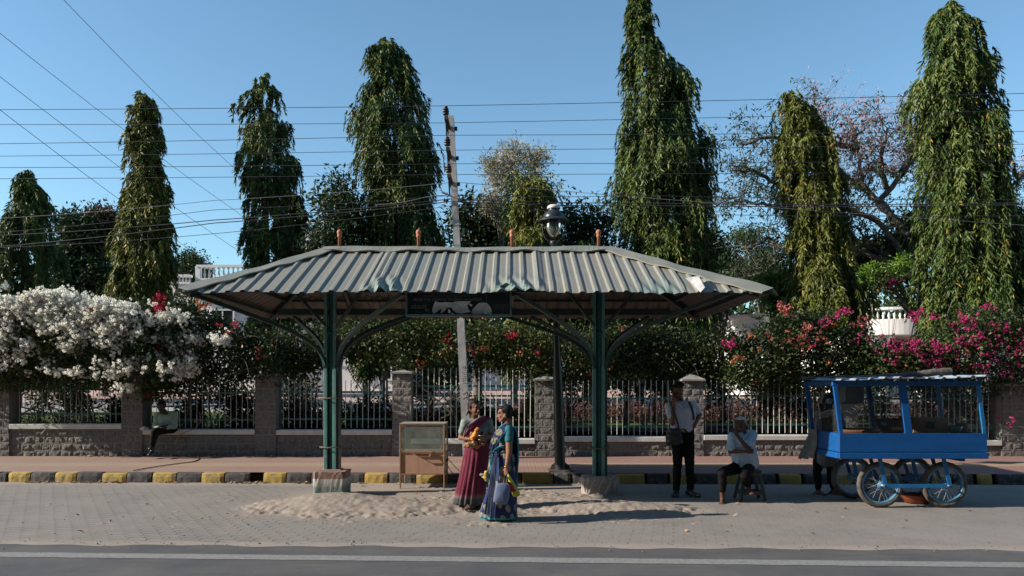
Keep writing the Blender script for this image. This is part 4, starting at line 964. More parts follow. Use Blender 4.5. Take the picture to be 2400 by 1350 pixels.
WR = .325; xa, xb = (2062-CX)*WF/FPX, (2213-CX)*WF/FPX
for cy in (WF, WB):
    for cx in (xa, xb): make_wheel(cx, cy, WR)
for cy, s_ in ((WF, -1), (WB, -1)):
    y = cy+s_*.085
    mb = MB()
    mb.beam((xa-.045, y, zb+.01), (xa+.045, y, WR-.03), .055, .012, 0, Vector((0, 1, 0))); mb.beam((xb-.06, y, zb+.01), (xb+.04, y, WR-.03), .055, .012, 0, Vector((0, 1, 0)))
    mb.box(((xa+xb)/2+.04, y-.012, WR-.005), (xb-xa+.03, .012, .052)); mb.build('fork', M_bl2, cart)
    mb = MB(); mb.beam((xa-.10, y+.17, zb+.01), (xa+.02, y+.17, WR), .05, .012, 0, Vector((0, 1, 0))); mb.build('fork', M_bl, cart); mb = MB(); mb.beam((xb-.13, y+.17, zb+.01), (xb+.0, y+.17, WR), .05, .012, 0, Vector((0, 1, 0))); mb.build('fork', M_bl, cart)
    for cx in (xa, xb):
        mb = MB(); mb.tube([(cx, cy-.12, WR), (cx, cy+.12, WR)], .013, 8); mb.build('axle', M_spoke, cart)
mb = MB()
for x in (fx0+.30, (fx0+fx1)/2, fx1-.3): mb.box((x, ym, zb-.02), (.05, Dp-.1, .045))
mb.build('cross_beam', M_bl, cart)
# things on and in the cart
mb = MB(); P_ = [(1882,887,11.6), (1915,886,11.5), (1985,884,11.2), (2040,884,11.1), (2090,882,11.0), (2140,878,11.0), (2190,873,11.0), (2228,870,11.0)]
P_ = [at(a, b, y) for a, b, y in P_]; P2 = []
for a, b in zip(P_[:-1], P_[1:]):
    for k in range(4): p = a.lerp(b, k/4); P2.append(p+Vector((0, random.gauss(0, .006), random.gauss(0, .005))))
P2.append(P_[-1]); rr = [.022+.030*sstep(i/len(P2), .1, .95)+random.gauss(0, .003) for i in range(len(P2))]; rr = [float(r) for r in rr]
mb.tube(P2, rr, 12); mb.lathe([(0, 0), (.03, 0), (.045, -.004)], P2[-1]+Vector((.003, 0, 0)), 12, 0, (1, 0, 0))
tag(mb.build('rolled_tarpaulin', pm('old_canvas', (.12,.105,.095), (.07,.062,.058), 14, .95, 1.0, 18, .02)), 'grey rolled tarpaulin lying along the roof of the blue cart', 'tarpaulin')
M_card = pm('cardboard', (.30,.20,.13), (.25,.165,.11), 5, .85, .2, 60, .002)
bx = thing('cardboard_box', ((2195-CX)*11.1/FPX, 11.1, zt0), 'brown cardboard box with a dark printed square inside the right half of the cart', 'box')
a, b = at(2139, 1016, 11.0), at(2222, 977, 11.0); mb = MB(); mb.box(((a.x+b.x)/2, 11.12, (zt0+.01+b.z)/2-.005), (b.x-a.x, .28, b.z-zt0-.02), None, 0, .005); mb.build('carton', M_card, bx)
mb = MB(); a, b = at(2170, 1004, 10.97), at(2192, 988, 10.97); mb.box(((a.x+b.x)/2, 10.976, (a.z+b.z)/2), (b.x-a.x, .004, b.z-a.z)); mb.build('printed_square', pm('print_ink', (.04,.05,.035), None, 9, .8, 0), bx)
def bowl(name, px, py, Y, r, h, mat, label, cat):
    c = at(px, py, Y); c.z = zt0+.0; mb = MB(); mb.lathe([(0, 0), (r*.5, 0), (r*.85, h*.45), (r, h), (r*.95, h), (r*.8, h*.5), (r*.45, .02), (0, .02)], c, 20); tag(mb.build(name, mat), label, cat)
M_steel = pm('steel_bowl', (.35,.36,.37), (.25,.26,.27), 6, .3, .1, 30, .002, .8)
bowl('pot', 2238, 1005, 11.0, .10, .11, pm('teal_pot', (.08,.20,.19), None, 8, .4, .1), 'small teal pot beside the cardboard box in the cart', 'pot')
bowl('basket', 2256, 1005, 11.15, .09, .14, pm('wood_basket', (.24,.12,.06), (.16,.08,.04), 20, .8, .6), 'small brown basket at the right end inside the cart', 'basket')
bowl('wok', 2092, 1000, 11.2, .26, .20, M_blk, 'large black iron wok inside the left half of the cart', 'wok')
mb = MB(); mb.lathe([(0, 0), (.30, 0), (.33, .05), (.32, .06), (.28, .02), (0, .02)], ((2010-CX)*11.1/FPX, 11.15, zt0), 24); tag(mb.build('tray', pm('clay_tray', (.28,.10,.05), (.20,.08,.04), 9, .7, .3)), 'reddish round tray on the deck inside the left half of the cart', 'tray')
a, b = at(1982, 947, 11.35), at(2028, 905, 11.35); mb = MB(); mb.box(((a.x+b.x)/2, 11.45, (zt1-.29+b.z)/2-.004), (b.x-a.x, .16, b.z-zt1+.29), None, 0, .01); tag(mb.build('storage_tin', pm('grey_plastic', (.22,.21,.24), (.16,.15,.17), 6, .5, .2)), 'grey translucent tub standing on the upper glass shelf of the cart', 'tub')
mb = MB(); mb.box(((1946-CX)*11.2/FPX, 11.25, zt1-.265), (.05, .04, .075), None, 0, .006); tag(mb.build('packet', pm('blue_packet', (.06,.14,.26), (.30,.36,.42), 30, .5, .1)), 'small blue and white packet on the shelf at the left end of the cart', 'packet')
mb = MB(); mb.lathe([(0, 0), (.17, 0), (.23, .11), (.24, .12), (.22, .12), (.17, .03), (0, .02)], ((2140-CX)*11.4/FPX, 11.3, .01), 22); tag(mb.build('basin', pm('orange_plastic', (.26,.06,.02), (.20,.045,.015), 5, .5, .1)), 'orange plastic basin standing under the blue cart', 'basin')
def sheet(name, pts, mat, label=None, cat=None, amp=.02, th=.006, n=9, parent=None):
    """hanging cloth between 4 corners (top-left, top-right, bottom-right, bottom-left) with folds"""
    A, B, C_, D_ = map(Vector, pts); N = (B-A).cross(D_-A).normalized(); V = []; m = 14
    for i in range(n+1):
        for j in range(m+1):
            f, g = i/n, j/m; p = A.lerp(B, g).lerp(D_.lerp(C_, g), f); V.append(p+N*amp*math.sin(g*13+f*2)*(.3+f)+N*amp*.4*math.sin(g*31+f*5))
    k = (n+1)*(m+1); F = [(i*(m+1)+j, i*(m+1)+j+1, (i+1)*(m+1)+j+1, (i+1)*(m+1)+j) for i in range(n) for j in range(m)]; V += [v+N*th for v in V]; F += [tuple(v+k for v in reversed(f)) for f in F]
    mb = MB(); mb.add(V, F, 0, True); o = mb.build(name, mat, parent)
    if label: tag(o, label, cat)
    return o
M_rag = pm('grey_rag', (.20,.19,.17), (.14,.13,.12), 9, .95, .6, 60, .004)
sheet('cloth', [(fx0-.03, CB-.05, zt0+.03), (fx0-.03, CB-.33, zt0+.03), (fx0-.10, CB-.36, zt0-.38), (fx0-.17, CB+.02, zt0-.44)], M_rag, 'grey rag hanging over the rear left corner of the blue cart', 'cloth', .03)

# ---------------------------------------------------------------- plastic stool
ST = 11.62; sxx = (1757-CX)*ST/FPX
M_stool = pm('dark_plastic', (.035,.045,.05), (.05,.055,.06), 4, .45, .1)
stool = thing('stool', (sxx, ST, 0), 'dark moulded plastic stool under the old man', 'stool')
mb = MB(); mb.box((sxx, ST, .445), (.29, .29, .03), None, 0, .012); mb.box((sxx, ST, .40), (.27, .27, .06), None, 0, .008); mb.build('seat', M_stool, stool)
for a in (-1, 1):
    for b in (-1, 1):
        mb = MB(); mb.beam((sxx+a*.115, ST+b*.115, .40), (sxx+a*.185, ST+b*.16, 0.002), .05, .035, 0, Vector((0, 1, 0)), .006); mb.build('leg', M_stool, stool)
mb = MB()
for b in (-1, 1): mb.box((sxx, ST+b*.15, .12), (.33, .018, .05)); mb.box((sxx+b*.16, ST, .12), (.018, .28, .05))
mb.build('stretcher', M_stool, stool)

# ---------------------------------------------------------------- buildings in the compound
M_white = pm('white_wall', (.78,.78,.77), (.68,.68,.66), 1.2, .8, .3, 20, .004, wear=(.55,.54,.52), wlo=.64, whi=.8, wscale=2)
M_pane = pm('window_glass', (.02,.025,.03), (.035,.04,.045), 2, .15, 0); M_brn = pm('brown_and_porch_shade', (.20,.12,.08), (.15,.09,.06), 3, .85, .3)
def baluster_row(par, a, b, h, n, top=True, wd=.11):
    a, b = Vector(a), Vector(b); d = b-a
    for i in range(n):
        c = a+d*((i+.5)/n); mb = MB(); mb.lathe([(wd*.42, 0), (wd*.42, h*.06), (wd*.2, h*.10), (wd*.34, h*.25), (wd*.40, h*.36), (wd*.22, h*.62), (wd*.16, h*.85), (wd*.36, h*.92), (wd*.4, h)], c, 8); mb.build('baluster', M_white, par)
    mb = MB(); mb.beam(a+Vector((0,0,h+.05)), b+Vector((0,0,h+.05)), wd*1.9, .10); mb.beam(a-Vector((0,0,.04)), b-Vector((0,0,.04)), wd*1.9, .08); mb.build('hand_rail', M_white, par)
def window(par, px0, px1, py0, py1, Y, bars=1, cross=1):
    a, b = at(px0, py1, Y), at(px1, py0, Y); w_, h_ = b.x-a.x, b.z-a.z; cx, cz = (a.x+b.x)/2, (a.z+b.z)/2
    mb = MB(); e = .07
    mb.box((cx, Y-.03, b.z+e/2), (w_+2*e, .1, e)); mb.box((cx, Y-.05, a.z-e/2), (w_+2*e+.1, .16, e))
    for x in [a.x-e/2, b.x+e/2]: mb.box((x, Y-.03, cz), (e, .1, h_))
    for i in range(bars): mb.box((a.x+w_*(i+1)/(bars+1), Y-.03, cz), (.05, .06, h_))
    for i in range(cross): mb.box((cx, Y-.028, a.z+h_*(i+1)/(cross+1)), (w_, .05, .04))
    f = mb.build('window', M_white, par); mb = MB(); mb.box((cx, Y-.005, cz), (w_, .02, h_)); mb.build('pane', M_pane, f)
HY = 34.0
def bxp(par, name, px0, px1, py0, py1, Y, D, mat=M_white):
    a, b = at(px0, py1, Y), at(px1, py0, Y); mb = MB(); mb.box(((a.x+b.x)/2, Y+D/2, (a.z+b.z)/2), (b.x-a.x, D, b.z-a.z)); return mb.build(name, mat, par)
hl = thing('house', at(640, 925, HY), 'white two storey house with balustraded terraces behind the left end of the shelter', 'house')
bxp(hl, 'wall', 405, 640, 672, 925, HY, 9); bxp(hl, 'parapet_slab', 398, 650, 664, 673, HY-.4, 9.8); bxp(hl, 'upper_wall', 462, 800, 656, 664, HY-.2, 9)
a, b = at(465, 656, HY), at(800, 656, HY); baluster_row(hl, (a.x, HY-.1, a.z+.04), (b.x, HY-.1, a.z+.04), (656-630)*HY/FPX, 30, True, .17)
a, b = at(408, 666, HY), at(455, 666, HY); baluster_row(hl, (a.x, HY-.3, a.z+.04), (b.x, HY-.3, a.z+.04), (662-650)*HY/FPX, 6, True, .15)
mb = MB(); a = at(465, 664, HY); mb.box((a.x+.05, HY-.1, a.z+.36), (.2, .25, .70)); mb.build('rail_pier', M_white, hl); mb = MB(); a = at(408, 664, HY); mb.box((a.x, HY-.3, a.z+.2), (.25, .25, .40)); mb.build('rail_pier', M_white, hl)
window(hl, 498, 547, 728, 768, HY-.01, 1, 0); window(hl, 715, 762, 796, 838, HY+.4, 1, 1); window(hl, 840, 862, 860, 884, HY+.4, 0, 0); window(hl, 905, 930, 848, 888, HY+.4, 1, 0)
bxp(hl, 'wing_wall', 640.3, 938, 700, 925, HY+.42, 8)
tw = thing('tower_block', at(750, 925, HY+6), 'white roof tower with balustrade and dark window between the trees left of the ridge', 'building')
bxp(tw, 'wall', 708, 800, 548, 925, HY+6, 5); bxp(tw, 'slab', 702, 806, 545, 549, HY+5.8, 5.4); a, b = at(712, 545, HY+6), at(800, 545, HY+6); baluster_row(tw, (a.x, HY+5.9, a.z+.05), (b.x, HY+5.9, a.z+.05), .42, 7, True, .17)
window(tw, 719, 737, 563, 596, HY+5.99, 0, 1)
hc = thing('bungalow', at(1250, 925, HY+3), 'low white bungalow seen through the railing behind the two women', 'house')
bxp(hc, 'wall', 1080, 1420, 800, 920, HY+3, 7); bxp(hc, 'eave_slab', 1060, 1440, 792, 801, HY+2.3, 8.4)
window(hc, 1130, 1180, 826, 866, HY+2.99, 1, 1); window(hc, 1240, 1275, 822, 862, HY+2.99, 1, 1); bxp(hc, 'door', 1195, 1215, 835, 918, HY+2.95, .1, M_brn); bxp(hc, 'pillar', 1355, 1372, 801, 920, HY+2.4, .4)
RY = 30.0
hr = thing('villa', at(2000, 925, RY), 'white villa with a curved balustraded balcony behind the magenta bougainvillea', 'house')
RT = Matrix.Rotation(math.radians(-38), 3, 'Z'); zt_ = at(0, 742, RY).z; zb_ = at(0, 935, RY).z
mb = MB(); mb.box((at(1765, 0, RY).x, RY+1.2, (zt_+zb_)/2), (2.1, 1.3, zt_-zb_), RT); mb.build('wing', M_white, hr)
for py in (768, 786, 800): z_ = at(0, py, RY).z; mb = MB(); mb.box((at(1765, 0, RY).x, RY+1.2, z_), (2.25, 1.45, .07), RT); mb.build('ledge', M_white, hr)
mb = MB(); mb.box((at(1765, 0, RY).x, RY+1.2, zt_+.06), (2.3, 1.5, .12), RT); mb.build('cornice', M_white, hr)
bxp(hr, 'wall', 1990, 2330, 786, 935, RY+2.2, 6)
# curved balcony
cc = at(2120, 780, RY); R0 = 2.05; A0, A1 = math.radians(188), math.radians(338)
zb0, zb1 = at(0, 784, RY-.4).z, at(0, 747, RY-.4).z; CCY = RY+1.6
mb = MB(); mb.lathe([(R0-.2, zb0), (R0, zb0), (R0, zb1), (R0-.2, zb1), (R0-.2, zb0)], (cc.x, CCY, 0), 28, 0, None, False, A0, A1); mb.lathe([(0, zb0+.05), (R0-.2, zb0+.05)], (cc.x, CCY, 0), 28, 0, None, False, A0, A1); mb.build('balcony', M_white, hr)
zr_ = at(0, 719, RY-.4).z; mb = MB(); mb.lathe([(R0-.2, zr_-.10), (R0+.05, zr_-.10), (R0+.05, zr_), (R0-.2, zr_), (R0-.2, zr_-.1)], (cc.x, CCY, 0), 28, 0, None, False, A0, A1); mb.build('hand_rail', M_white, hr)
for i in range(26):
    a = A0+(A1-A0)*(i+.5)/26; h = zr_-.10-zb1; wd = .15; mb = MB(); mb.lathe([(wd*.42, 0), (wd*.2, h*.10), (wd*.40, h*.36), (wd*.2, h*.7), (wd*.16, h*.85), (wd*.4, h)], (cc.x+(R0-.09)*math.cos(a), CCY+(R0-.09)*math.sin(a), zb1), 8); mb.build('baluster', M_white, hr)
for px in (2078, 2165): 
    a = at(px, 800, RY); mb = MB(); mb.lathe([(.2, 1.3), (.16, 1.5), (.16, zb0-.2), (.24, zb0)], (a.x, RY+.3, 0), 14); mb.build('column', M_white, hr)
bxp(hr, 'porch_shade_panel', 2095, 2150, 784, 830, RY+1.9, .2, M_brn); bxp(hr, 'upper_wall', 2330, 2420, 700, 935, RY+3, 6); window(hr, 2345, 2368, 735, 775, RY+2.99, 0, 0)  # brown panel under the balcony paints the shade of the porch opening
# garden lamp, slim white post, flower pots
gl = thing('garden_lamp', at(894, 945, 24), 'slim white garden lamp post behind the railing left of the second pillar', 'lamp post')
mb = MB(); a = at(894, 950, 24); mb.tube([(a.x, 24, 1.0), (a.x, 24, at(0, 862, 24).z)], .035, 10); mb.build('post', M_white, gl); mb = MB(); mb.lathe([(.03, 0), (.10, .05), (.12, .2), (.10, .27), (.17, .28), (.05, .38), (0, .40)], (a.x, 24, at(0, 862, 24).z), 14); mb.build('lantern', pm('lantern_white', (.6,.6,.58), None, 5, .4, 0), gl)

# ---------------------------------------------------------------- unseen houses added behind the camera to cut skylight
M_sky_blocker = pm('ochre_wall', (.20,.17,.13), (.14,.12,.10), 1.5, .9, .3)
opp = [(-62,22,17,'ochre'),(-39,20,19,'grey'),(-18,19,22,'ochre'),(2,18,20,'grey'),(21,20,22,'ochre'),(42,20,19,'grey')]
for i, (x, w_, h_, c_) in enumerate(opp):
    d = ['farthest left','second from the left','third from the left','straight behind the camera','just right of the camera','farthest right'][i]
    th = thing('sky_blocker_house', (x+w_/2-.3, -8, 0), 'plain '+c_+' unseen house added across the street to cut skylight, '+d, 'building', 'unseen houses added to cut skylight')
    mb = MB(); mb.box((x+w_/2-.3, -13, h_/2), (w_-.6, 10, h_)); mb.box((x+w_/2-.3, -13, h_+.15), (w_-.2, 10.4, .3)); mb.build('wall', M_sky_blocker, th)
    for fl in range(1, int(h_/3.4)):
        for k in range(int(w_/4)):
            mb = MB(); mb.box((x+1.8+k*4, -7.97, fl*3.4+1.6), (1.5, .08, 1.4)); f = mb.build('window', M_brn, th); mb = MB(); mb.box((x+1.8+k*4, -7.93, fl*3.4+1.6), (1.3, .03, 1.2)); mb.build('pane', M_pane, f)
    for k in range(int(w_/5)):
        mb = MB(); mb.box((x+2.4+k*5, -7.96, 1.5), (3.6, .1, 2.9)); mb.build('shutter', M_arm, th)
# ---------------------------------------------------------------- vegetation
M_ash = leafmat('mast_leaf', [(0, (.018,.034,.010)), (.35, (.045,.078,.018)), (.7, (.095,.135,.030)), (.93, (.16,.185,.045)), (.97, (.34,.23,.035)), (1, (.38,.20,.04))], .5, .08, .25)
M_ashy = leafmat('mast_leaf_olive', [(0, (.034,.040,.010)), (.3, (.080,.096,.018)), (.7, (.135,.155,.030)), (.93, (.20,.19,.045)), (.97, (.36,.23,.04)), (1, (.36,.18,.04))], .5, .10, .25)
M_brd = leafmat('broad_leaf', [(0, (.014,.028,.012)), (.4, (.028,.052,.018)), (.8, (.050,.080,.024)), (1, (.09,.10,.03))], .55, .15, .2)
M_brw = leafmat('brown_leaf', [(0, (.035,.022,.014)), (.4, (.08,.045,.028)), (.8, (.13,.07,.04)), (1, (.16,.11,.05))], .6, .2, .3)
M_pal = leafmat('pale_leaf', [(0, (.18,.17,.11)), (.5, (.32,.30,.20)), (1, (.46,.42,.30))], .6, .2, .3)
M_lim = leafmat('lime_leaf', [(0, (.05,.10,.012)), (.5, (.10,.19,.02)), (1, (.17,.27,.035))], .45, .3, .4)
M_pk = leafmat('pink_seed', [(0, (.42,.17,.17)), (.5, (.60,.28,.27)), (1, (.68,.40,.36))], .7, .3, .2)
M_bark = pm('bark', (.16,.135,.11), (.085,.07,.058), 7, .95, .9, 30, .015, stretch=(3, 3, .5)); M_bark2 = pm('grey_bark', (.30,.275,.245), (.15,.13,.115), 7, .95, .8, 30, .012, stretch=(3, 3, .4))
def interp_prof(prof, y):
    ys = [p[0] for p in prof]; return np.interp(y, ys, [p[1] for p in prof]), np.interp(y, ys, [p[2] for p in prof])
def mast_tree(label, Y, prof, n, mat=M_ash, trunk=None, group='tall weeping mast trees behind the wall', lobes=(), leaf=.17, bias=0.0, gaps=0.25, per=30):
    n = int(n*1.15)
    prof = [(prof[0][0]+18, prof[0][1], prof[0][2])]+[(max(p[0], prof[0][0]+18+6*i), p[1], p[2]) for i, p in enumerate(prof) if i]
    y0, y1 = prof[0][0], prof[-1][0]; s = Y/FPX
    tp = trunk if trunk is not None else np.mean([prof[-1][1], prof[-1][2]])
    base = Vector(((tp-CX)*s, Y, terz(Y)))
    root = thing('mast_tree', base, label, 'tree', group)
    ph = rng.uniform(0, 6.28, 6)
    # boughs of hanging fronds: area-weighted height, any angle
    nb = max(26, n//15); cand = rng.uniform(y0, y1, nb*4); xl, xr = interp_prof(prof, cand); wgt = xr-xl
    cand = cand[rng.uniform(0, wgt.max(), nb*4) < wgt*.9+wgt.max()*.1][:nb]; nb = len(cand)
    tb = rng.uniform(0, 2*np.pi, nb); lb = rng.choice([.62, .80, .94, 1.04, 1.14], nb, p=[.18, .24, .27, .21, .10])*rng.uniform(.95, 1.05, nb); tint_b = rng.normal(0, .11, nb)
    free = rng.uniform(0, 1, n) < .16; ib = rng.integers(0, nb, n)
    xl, xr = interp_prof(prof, cand[ib]); Rb = np.maximum((xr-xl)/2*s, .25)
    py = np.clip(cand[ib]+rng.normal(0, 12, n)*(22/Y), y0, y1); th = tb[ib]+rng.normal(0, .17, n)/Rb; lump = lb[ib]*rng.uniform(.93, 1.07, n)*(1+.10*np.sin(py*.05+2*th+ph[0])+.07*np.sin(py*.11-th+ph[1])); tbi = tint_b[ib]
    th[free] = rng.uniform(0, 6.28, free.sum()); py[free] = rng.uniform(y0, y1, free.sum()); lump[free] = rng.uniform(.4, .85, free.sum())
    py[:16] = y0+rng.uniform(-14, 16, 16); py[16:34] = y0+rng.uniform(0, 40, 18)
    xl, xr = interp_prof(prof, py); c = (xl+xr)/2; c[:16] += rng.normal(0, 5, 16); R = (xr-xl)/2*s; R[:16] *= .5; m = len(py)
    keep = np.sin(2*th+py*.03)*np.sin(py*.055+1.7+th) > -1+gaps*rng.uniform(0, 1.1, m); py, th, c, R, lump, tbi = [q[keep] for q in (py, th, c, R, lump, tbi)]; m = len(py)
    depth = rng.beta(3.0, 1.0, m)
    r0 = R*lump*depth*.86
    z0 = CAMH-(py-HOR)*s
    B = np.stack([(c-CX)*s+r0*np.cos(th), Y+r0*np.sin(th)*.85, z0+.12], 1)
    out = np.stack([np.cos(th), np.sin(th), np.zeros(m)], 1)
    FLn = rng.uniform(.35, .85, m)*np.clip(R/1.1, .30, 1.1)
    k = per; u = np.linspace(.05, 1, k)[None, :, None]
    curve_out = out[:, None, :]*(FLn[:, None, None]*(.55*u-.25*u*u)); drop = FLn[:, None, None]*(-.15*u-.95*u*u)
    P = B[:, None, :]+curve_out; P[:, :, 2:3] += drop
    sway = rng.normal(0, .05, (m, 1, 3))*u; P = P+sway
    alt = np.where(np.arange(k) % 2 == 0, 1, -1)[None, :, None]; side = np.stack([-np.sin(th), np.cos(th), np.zeros(m)], 1)[:, None, :]
    D = side*alt*.42+out[:, None, :]*.35+np.array([0, 0, -1.0])+rng.normal(0, .28, (m, k, 3))
    ft = np.clip(rng.normal(.52+bias, .12, m)+tbi, 0, .92); sh = ft[:, None]+rng.normal(0, .10, (m, k)); yel = rng.uniform(0, 1, (m, k)) > .988; yelf = rng.uniform(0, 1, (m, 1)) > .988
    T = np.where(yel | (yelf & (rng.uniform(0, 1, (m, k)) > .4)), 1.0, np.clip(sh, 0, .93))
    me = leaves(P.reshape(-1, 3), D.reshape(-1, 3), (rng.uniform(.75, 1.25, m*k)*leaf), rng.uniform(.75, 1.2, m*k)*leaf*.21, T.reshape(-1))
    link('crown', me, mat, root)
    # trunk and drooping bare twigs
    mb = MB(); tops = at(np.mean(prof[0][1:]), y0+(y1-y0)*.02, Y); cm = at(np.mean(interp_prof(prof, (y0+y1)/2)), (y0+y1)/2, Y)
    mb.tube(bez(base-Vector((0,0,.2)), base.lerp(cm, .5), cm, tops, 18), [.12*(1-i/19)+.015 for i in range(19)], 9); mb.build('trunk', M_bark2, root)
    mb = MB()
    for i in range(46):
        f = random.random(); py_ = y0+(y1-y0)*(.15+.8*f); l, r = interp_prof(prof, py_); c0 = at((l+r)/2, py_-8, Y); a = random.uniform(0, 6.28); rr_ = (r-l)/2*s*random.uniform(.5, .95)
        e = c0+Vector((math.cos(a)*rr_, math.sin(a)*rr_, -rr_*random.uniform(.5, 1.3))); mb.tube(bez(c0, c0+Vector((math.cos(a)*rr_*.6, math.sin(a)*rr_*.6, .1)), e+Vector((0,0,.35)), e, 6), [.022, .02, .017, .014, .011, .008, .004], 5)
    mb.build('limbs', M_bark, root)
    return root
T = mast_tree
T('short double-topped mast tree cut by the left edge of the photo', 24, [(398,50,72),(425,28,80),(445,25,108),(470,12,112),(520,-8,130),(600,-25,142),(700,-30,150),(790,-30,150)], 1500, bias=.02, trunk=40)
T('tall narrow olive mast tree standing above the white flowers', 21.5, [(215,318,352),(228,308,362),(250,305,368),(300,300,376),(350,292,386),(400,287,394),(450,280,396),(500,275,400),(550,269,406),(600,267,410),(650,266,414),(710,266,414)], 1500, M_ashy, trunk=345, bias=.05)
T('loose narrow mast tree left of the shelter roof with sky showing through it', 22.5, [(172,598,624),(200,590,645),(240,568,662),(290,553,680),(340,570,688),(380,566,702),(420,556,690),(450,574,676),(500,572,690),(560,564,690),(620,570,695),(700,577,690),(760,585,690)], 1250, trunk=628, gaps=.75, bias=.05)
T('small dark mast tree hard against the right of the loose narrow one', 23.6, [(442,664,690),(470,655,715),(520,650,722),(580,645,718),(640,640,715),(740,650,710)], 520, trunk=680, bias=-.12)
T('broad dark mast tree directly left of the concrete power pole', 22, [(92,885,930),(112,866,942),(150,852,965),(200,842,988),(250,838,1012),(275,838,1020),(300,840,1008),(330,838,1040),(400,840,1042),(430,848,1030),(500,846,1048),(560,850,1060),(640,850,1055),(740,855,1040)], 2300, trunk=938, gaps=.35, bias=-.03)
T('tallest dark mast tree cut by the top edge of the photo right of the lamp', 21.5, [(-40,1484,1506),(0,1472,1520),(40,1463,1532),(80,1462,1545),(120,1464,1572),(170,1462,1602),(205,1460,1640),(232,1462,1622),(280,1458,1642),(330,1455,1655),(370,1448,1660),(415,1442,1688),(450,1436,1668),(520,1432,1668),(600,1430,1675),(740,1450,1680)], 3600, trunk=1560, gaps=.2, bias=-.03)
T('mast tree with yellowing lower leaves in front of the pink-topped tree', 21, [(210,1838,1862),(225,1825,1885),(260,1822,1918),(310,1812,1942),(360,1806,1962),(400,1812,1982),(460,1830,1985),(530,1842,1992),(600,1850,2008),(680,1836,2030),(760,1836,2035)], 2000, M_ashy, trunk=1925, bias=-.06, gaps=.3)
T('tall wide mast tree at the right edge of the photo', 20, [(4,2222,2238),(30,2195,2256),(50,2178,2262),(75,2165,2298),(110,2152,2312),(160,2142,2328),(220,2137,2345),(280,2150,2352),(340,2152,2368),(400,2155,2375),(480,2158,2380),(560,2150,2405),(650,2152,2410),(760,2155,2410)], 3400, trunk=2275, leaf=.18, gaps=.35, bias=.0)
T('small bright green weeping tree behind the street lamp', 20.5, [(418,1238,1268),(432,1212,1296),(455,1200,1306),(490,1200,1312),(540,1202,1318),(600,1196,1312),(680,1190,1320),(800,1180,1330),(880,1195,1310)], 1300, M_ashy, trunk=1262, bias=.02, gaps=.35)
T('dark weeping mast sapling under the left side of the shelter roof', 20.8, [(700,800,900),(760,790,930),(830,800,920),(880,820,900)], 380, trunk=860, bias=-.1, gaps=.5)
T('dark weeping foliage tree under the right side of the shelter roof', 20.6, [(560,1335,1420),(640,1330,1420),(700,1320,1450),(780,1330,1440),(860,1340,1430)], 800, trunk=1390, bias=-.05, gaps=.4)

def blobs_leaves(blobs, n, leaf, ratio=.45, bias=.4, shell=.5, down=.3):
    """leaves in clumps through a set of ellipsoids (centre, radii)"""
    P = []; D = []; Tn = []
    vol = np.array([b[1][0]*b[1][2] for b in blobs]); vol = vol/vol.sum()
    for b, v in zip(blobs, vol):
        k = max(6, int(n*v/16)); d = unit(rng.normal(size=(k, 3))); r = shell+(1-shell)*rng.uniform(0, 1, (k, 1))**.6
        C = np.array(b[0])+d*r*np.array(b[1]); ct = rng.normal(bias, .16, k)
        p = C[:, None, :]+rng.normal(0, leaf*1.25, (k, 16, 3)); dd = d[:, None, :]*.8+rng.normal(0, .7, (k, 16, 3))+np.array([0, 0, -down])
        P.append(p.reshape(-1, 3)); D.append(dd.reshape(-1, 3)); Tn.append((ct[:, None]+rng.normal(0, .10, (k, 16))).reshape(-1))
    P = np.concatenate(P); D = np.concatenate(D); Tn = np.concatenate(Tn); m = len(P)
    return leaves(P, D, rng.uniform(.7, 1.3, m)*leaf, rng.uniform(.8, 1.2, m)*leaf*ratio, np.clip(Tn, 0, 1))
def broad_tree(label, Y, trunk, blobs, n, leaf, mat=M_brd, name='broadleaf_tree', group=None, ratio=.45, bias=.4, bark=M_bark, spread=1.0, shell=.35, tr=.16, cat='tree', down=.3, twigs=0):
    s = Y/FPX; base = Vector(((trunk-CX)*s, Y, terz(Y))); root = thing(name, base, label, cat, group)
    B = []
    for px, py, rx, ry in blobs:
        for k in range(3):
            B.append((at(px+rx*random.uniform(-.35, .35), py+ry*random.uniform(-.35, .35), Y+random.uniform(-.5, .5)*rx*s), (rx*s*random.uniform(.55, .85), rx*s*.8, ry*s*random.uniform(.55, .85))))
    link('crown', blobs_leaves(B, n, leaf, ratio, bias, shell, down), mat, root)
    mb = MB(); fork = base.lerp(Vector(B[0][0]), .35); fork.x = base.x
    mb.tube([base-Vector((0,0,.2)), base.lerp(fork, .5), fork], [tr, tr*.85, tr*.7], 8)
    for c, r in B:
        c = Vector(c); mid = fork.lerp(c, .5)+Vector((random.gauss(0, .12), random.gauss(0, .12), .15)); mb.tube(bez(fork, fork.lerp(mid, .7), mid, c, 6), [tr*.5, tr*.42, tr*.34, tr*.26, tr*.2, tr*.14, tr*.08], 6)
        for k in range(twigs):
            d = Vector((random.gauss(0, 1), random.gauss(0, .7), random.gauss(.3, .8))).normalized(); e = c+Vector((d.x*r[0], d.y*r[1], d.z*r[2]))*1.05
            mb.tube([c, c.lerp(e, .5)+Vector((random.gauss(0, .05), 0, random.gauss(0, .05))), e], [tr*.14, tr*.09, .006], 4)
    mb.build('trunk', bark, root); return root
BG = 'broad trees beyond the compound'
broad_tree('dark green broad tree between the two leftmost mast trees', 30, 185, [(165,535,45,40),(200,560,48,60),(160,610,50,55),(220,640,48,50),(180,680,60,40),(255,690,45,45)], 17000, .17, group=BG, shell=.2)
broad_tree('reddish brown topped tree left of the tall olive mast tree', 31, 245, [(240,530,34,34),(262,560,30,42),(235,575,32,42)], 8000, .17, M_brw, group=BG, shell=.2)
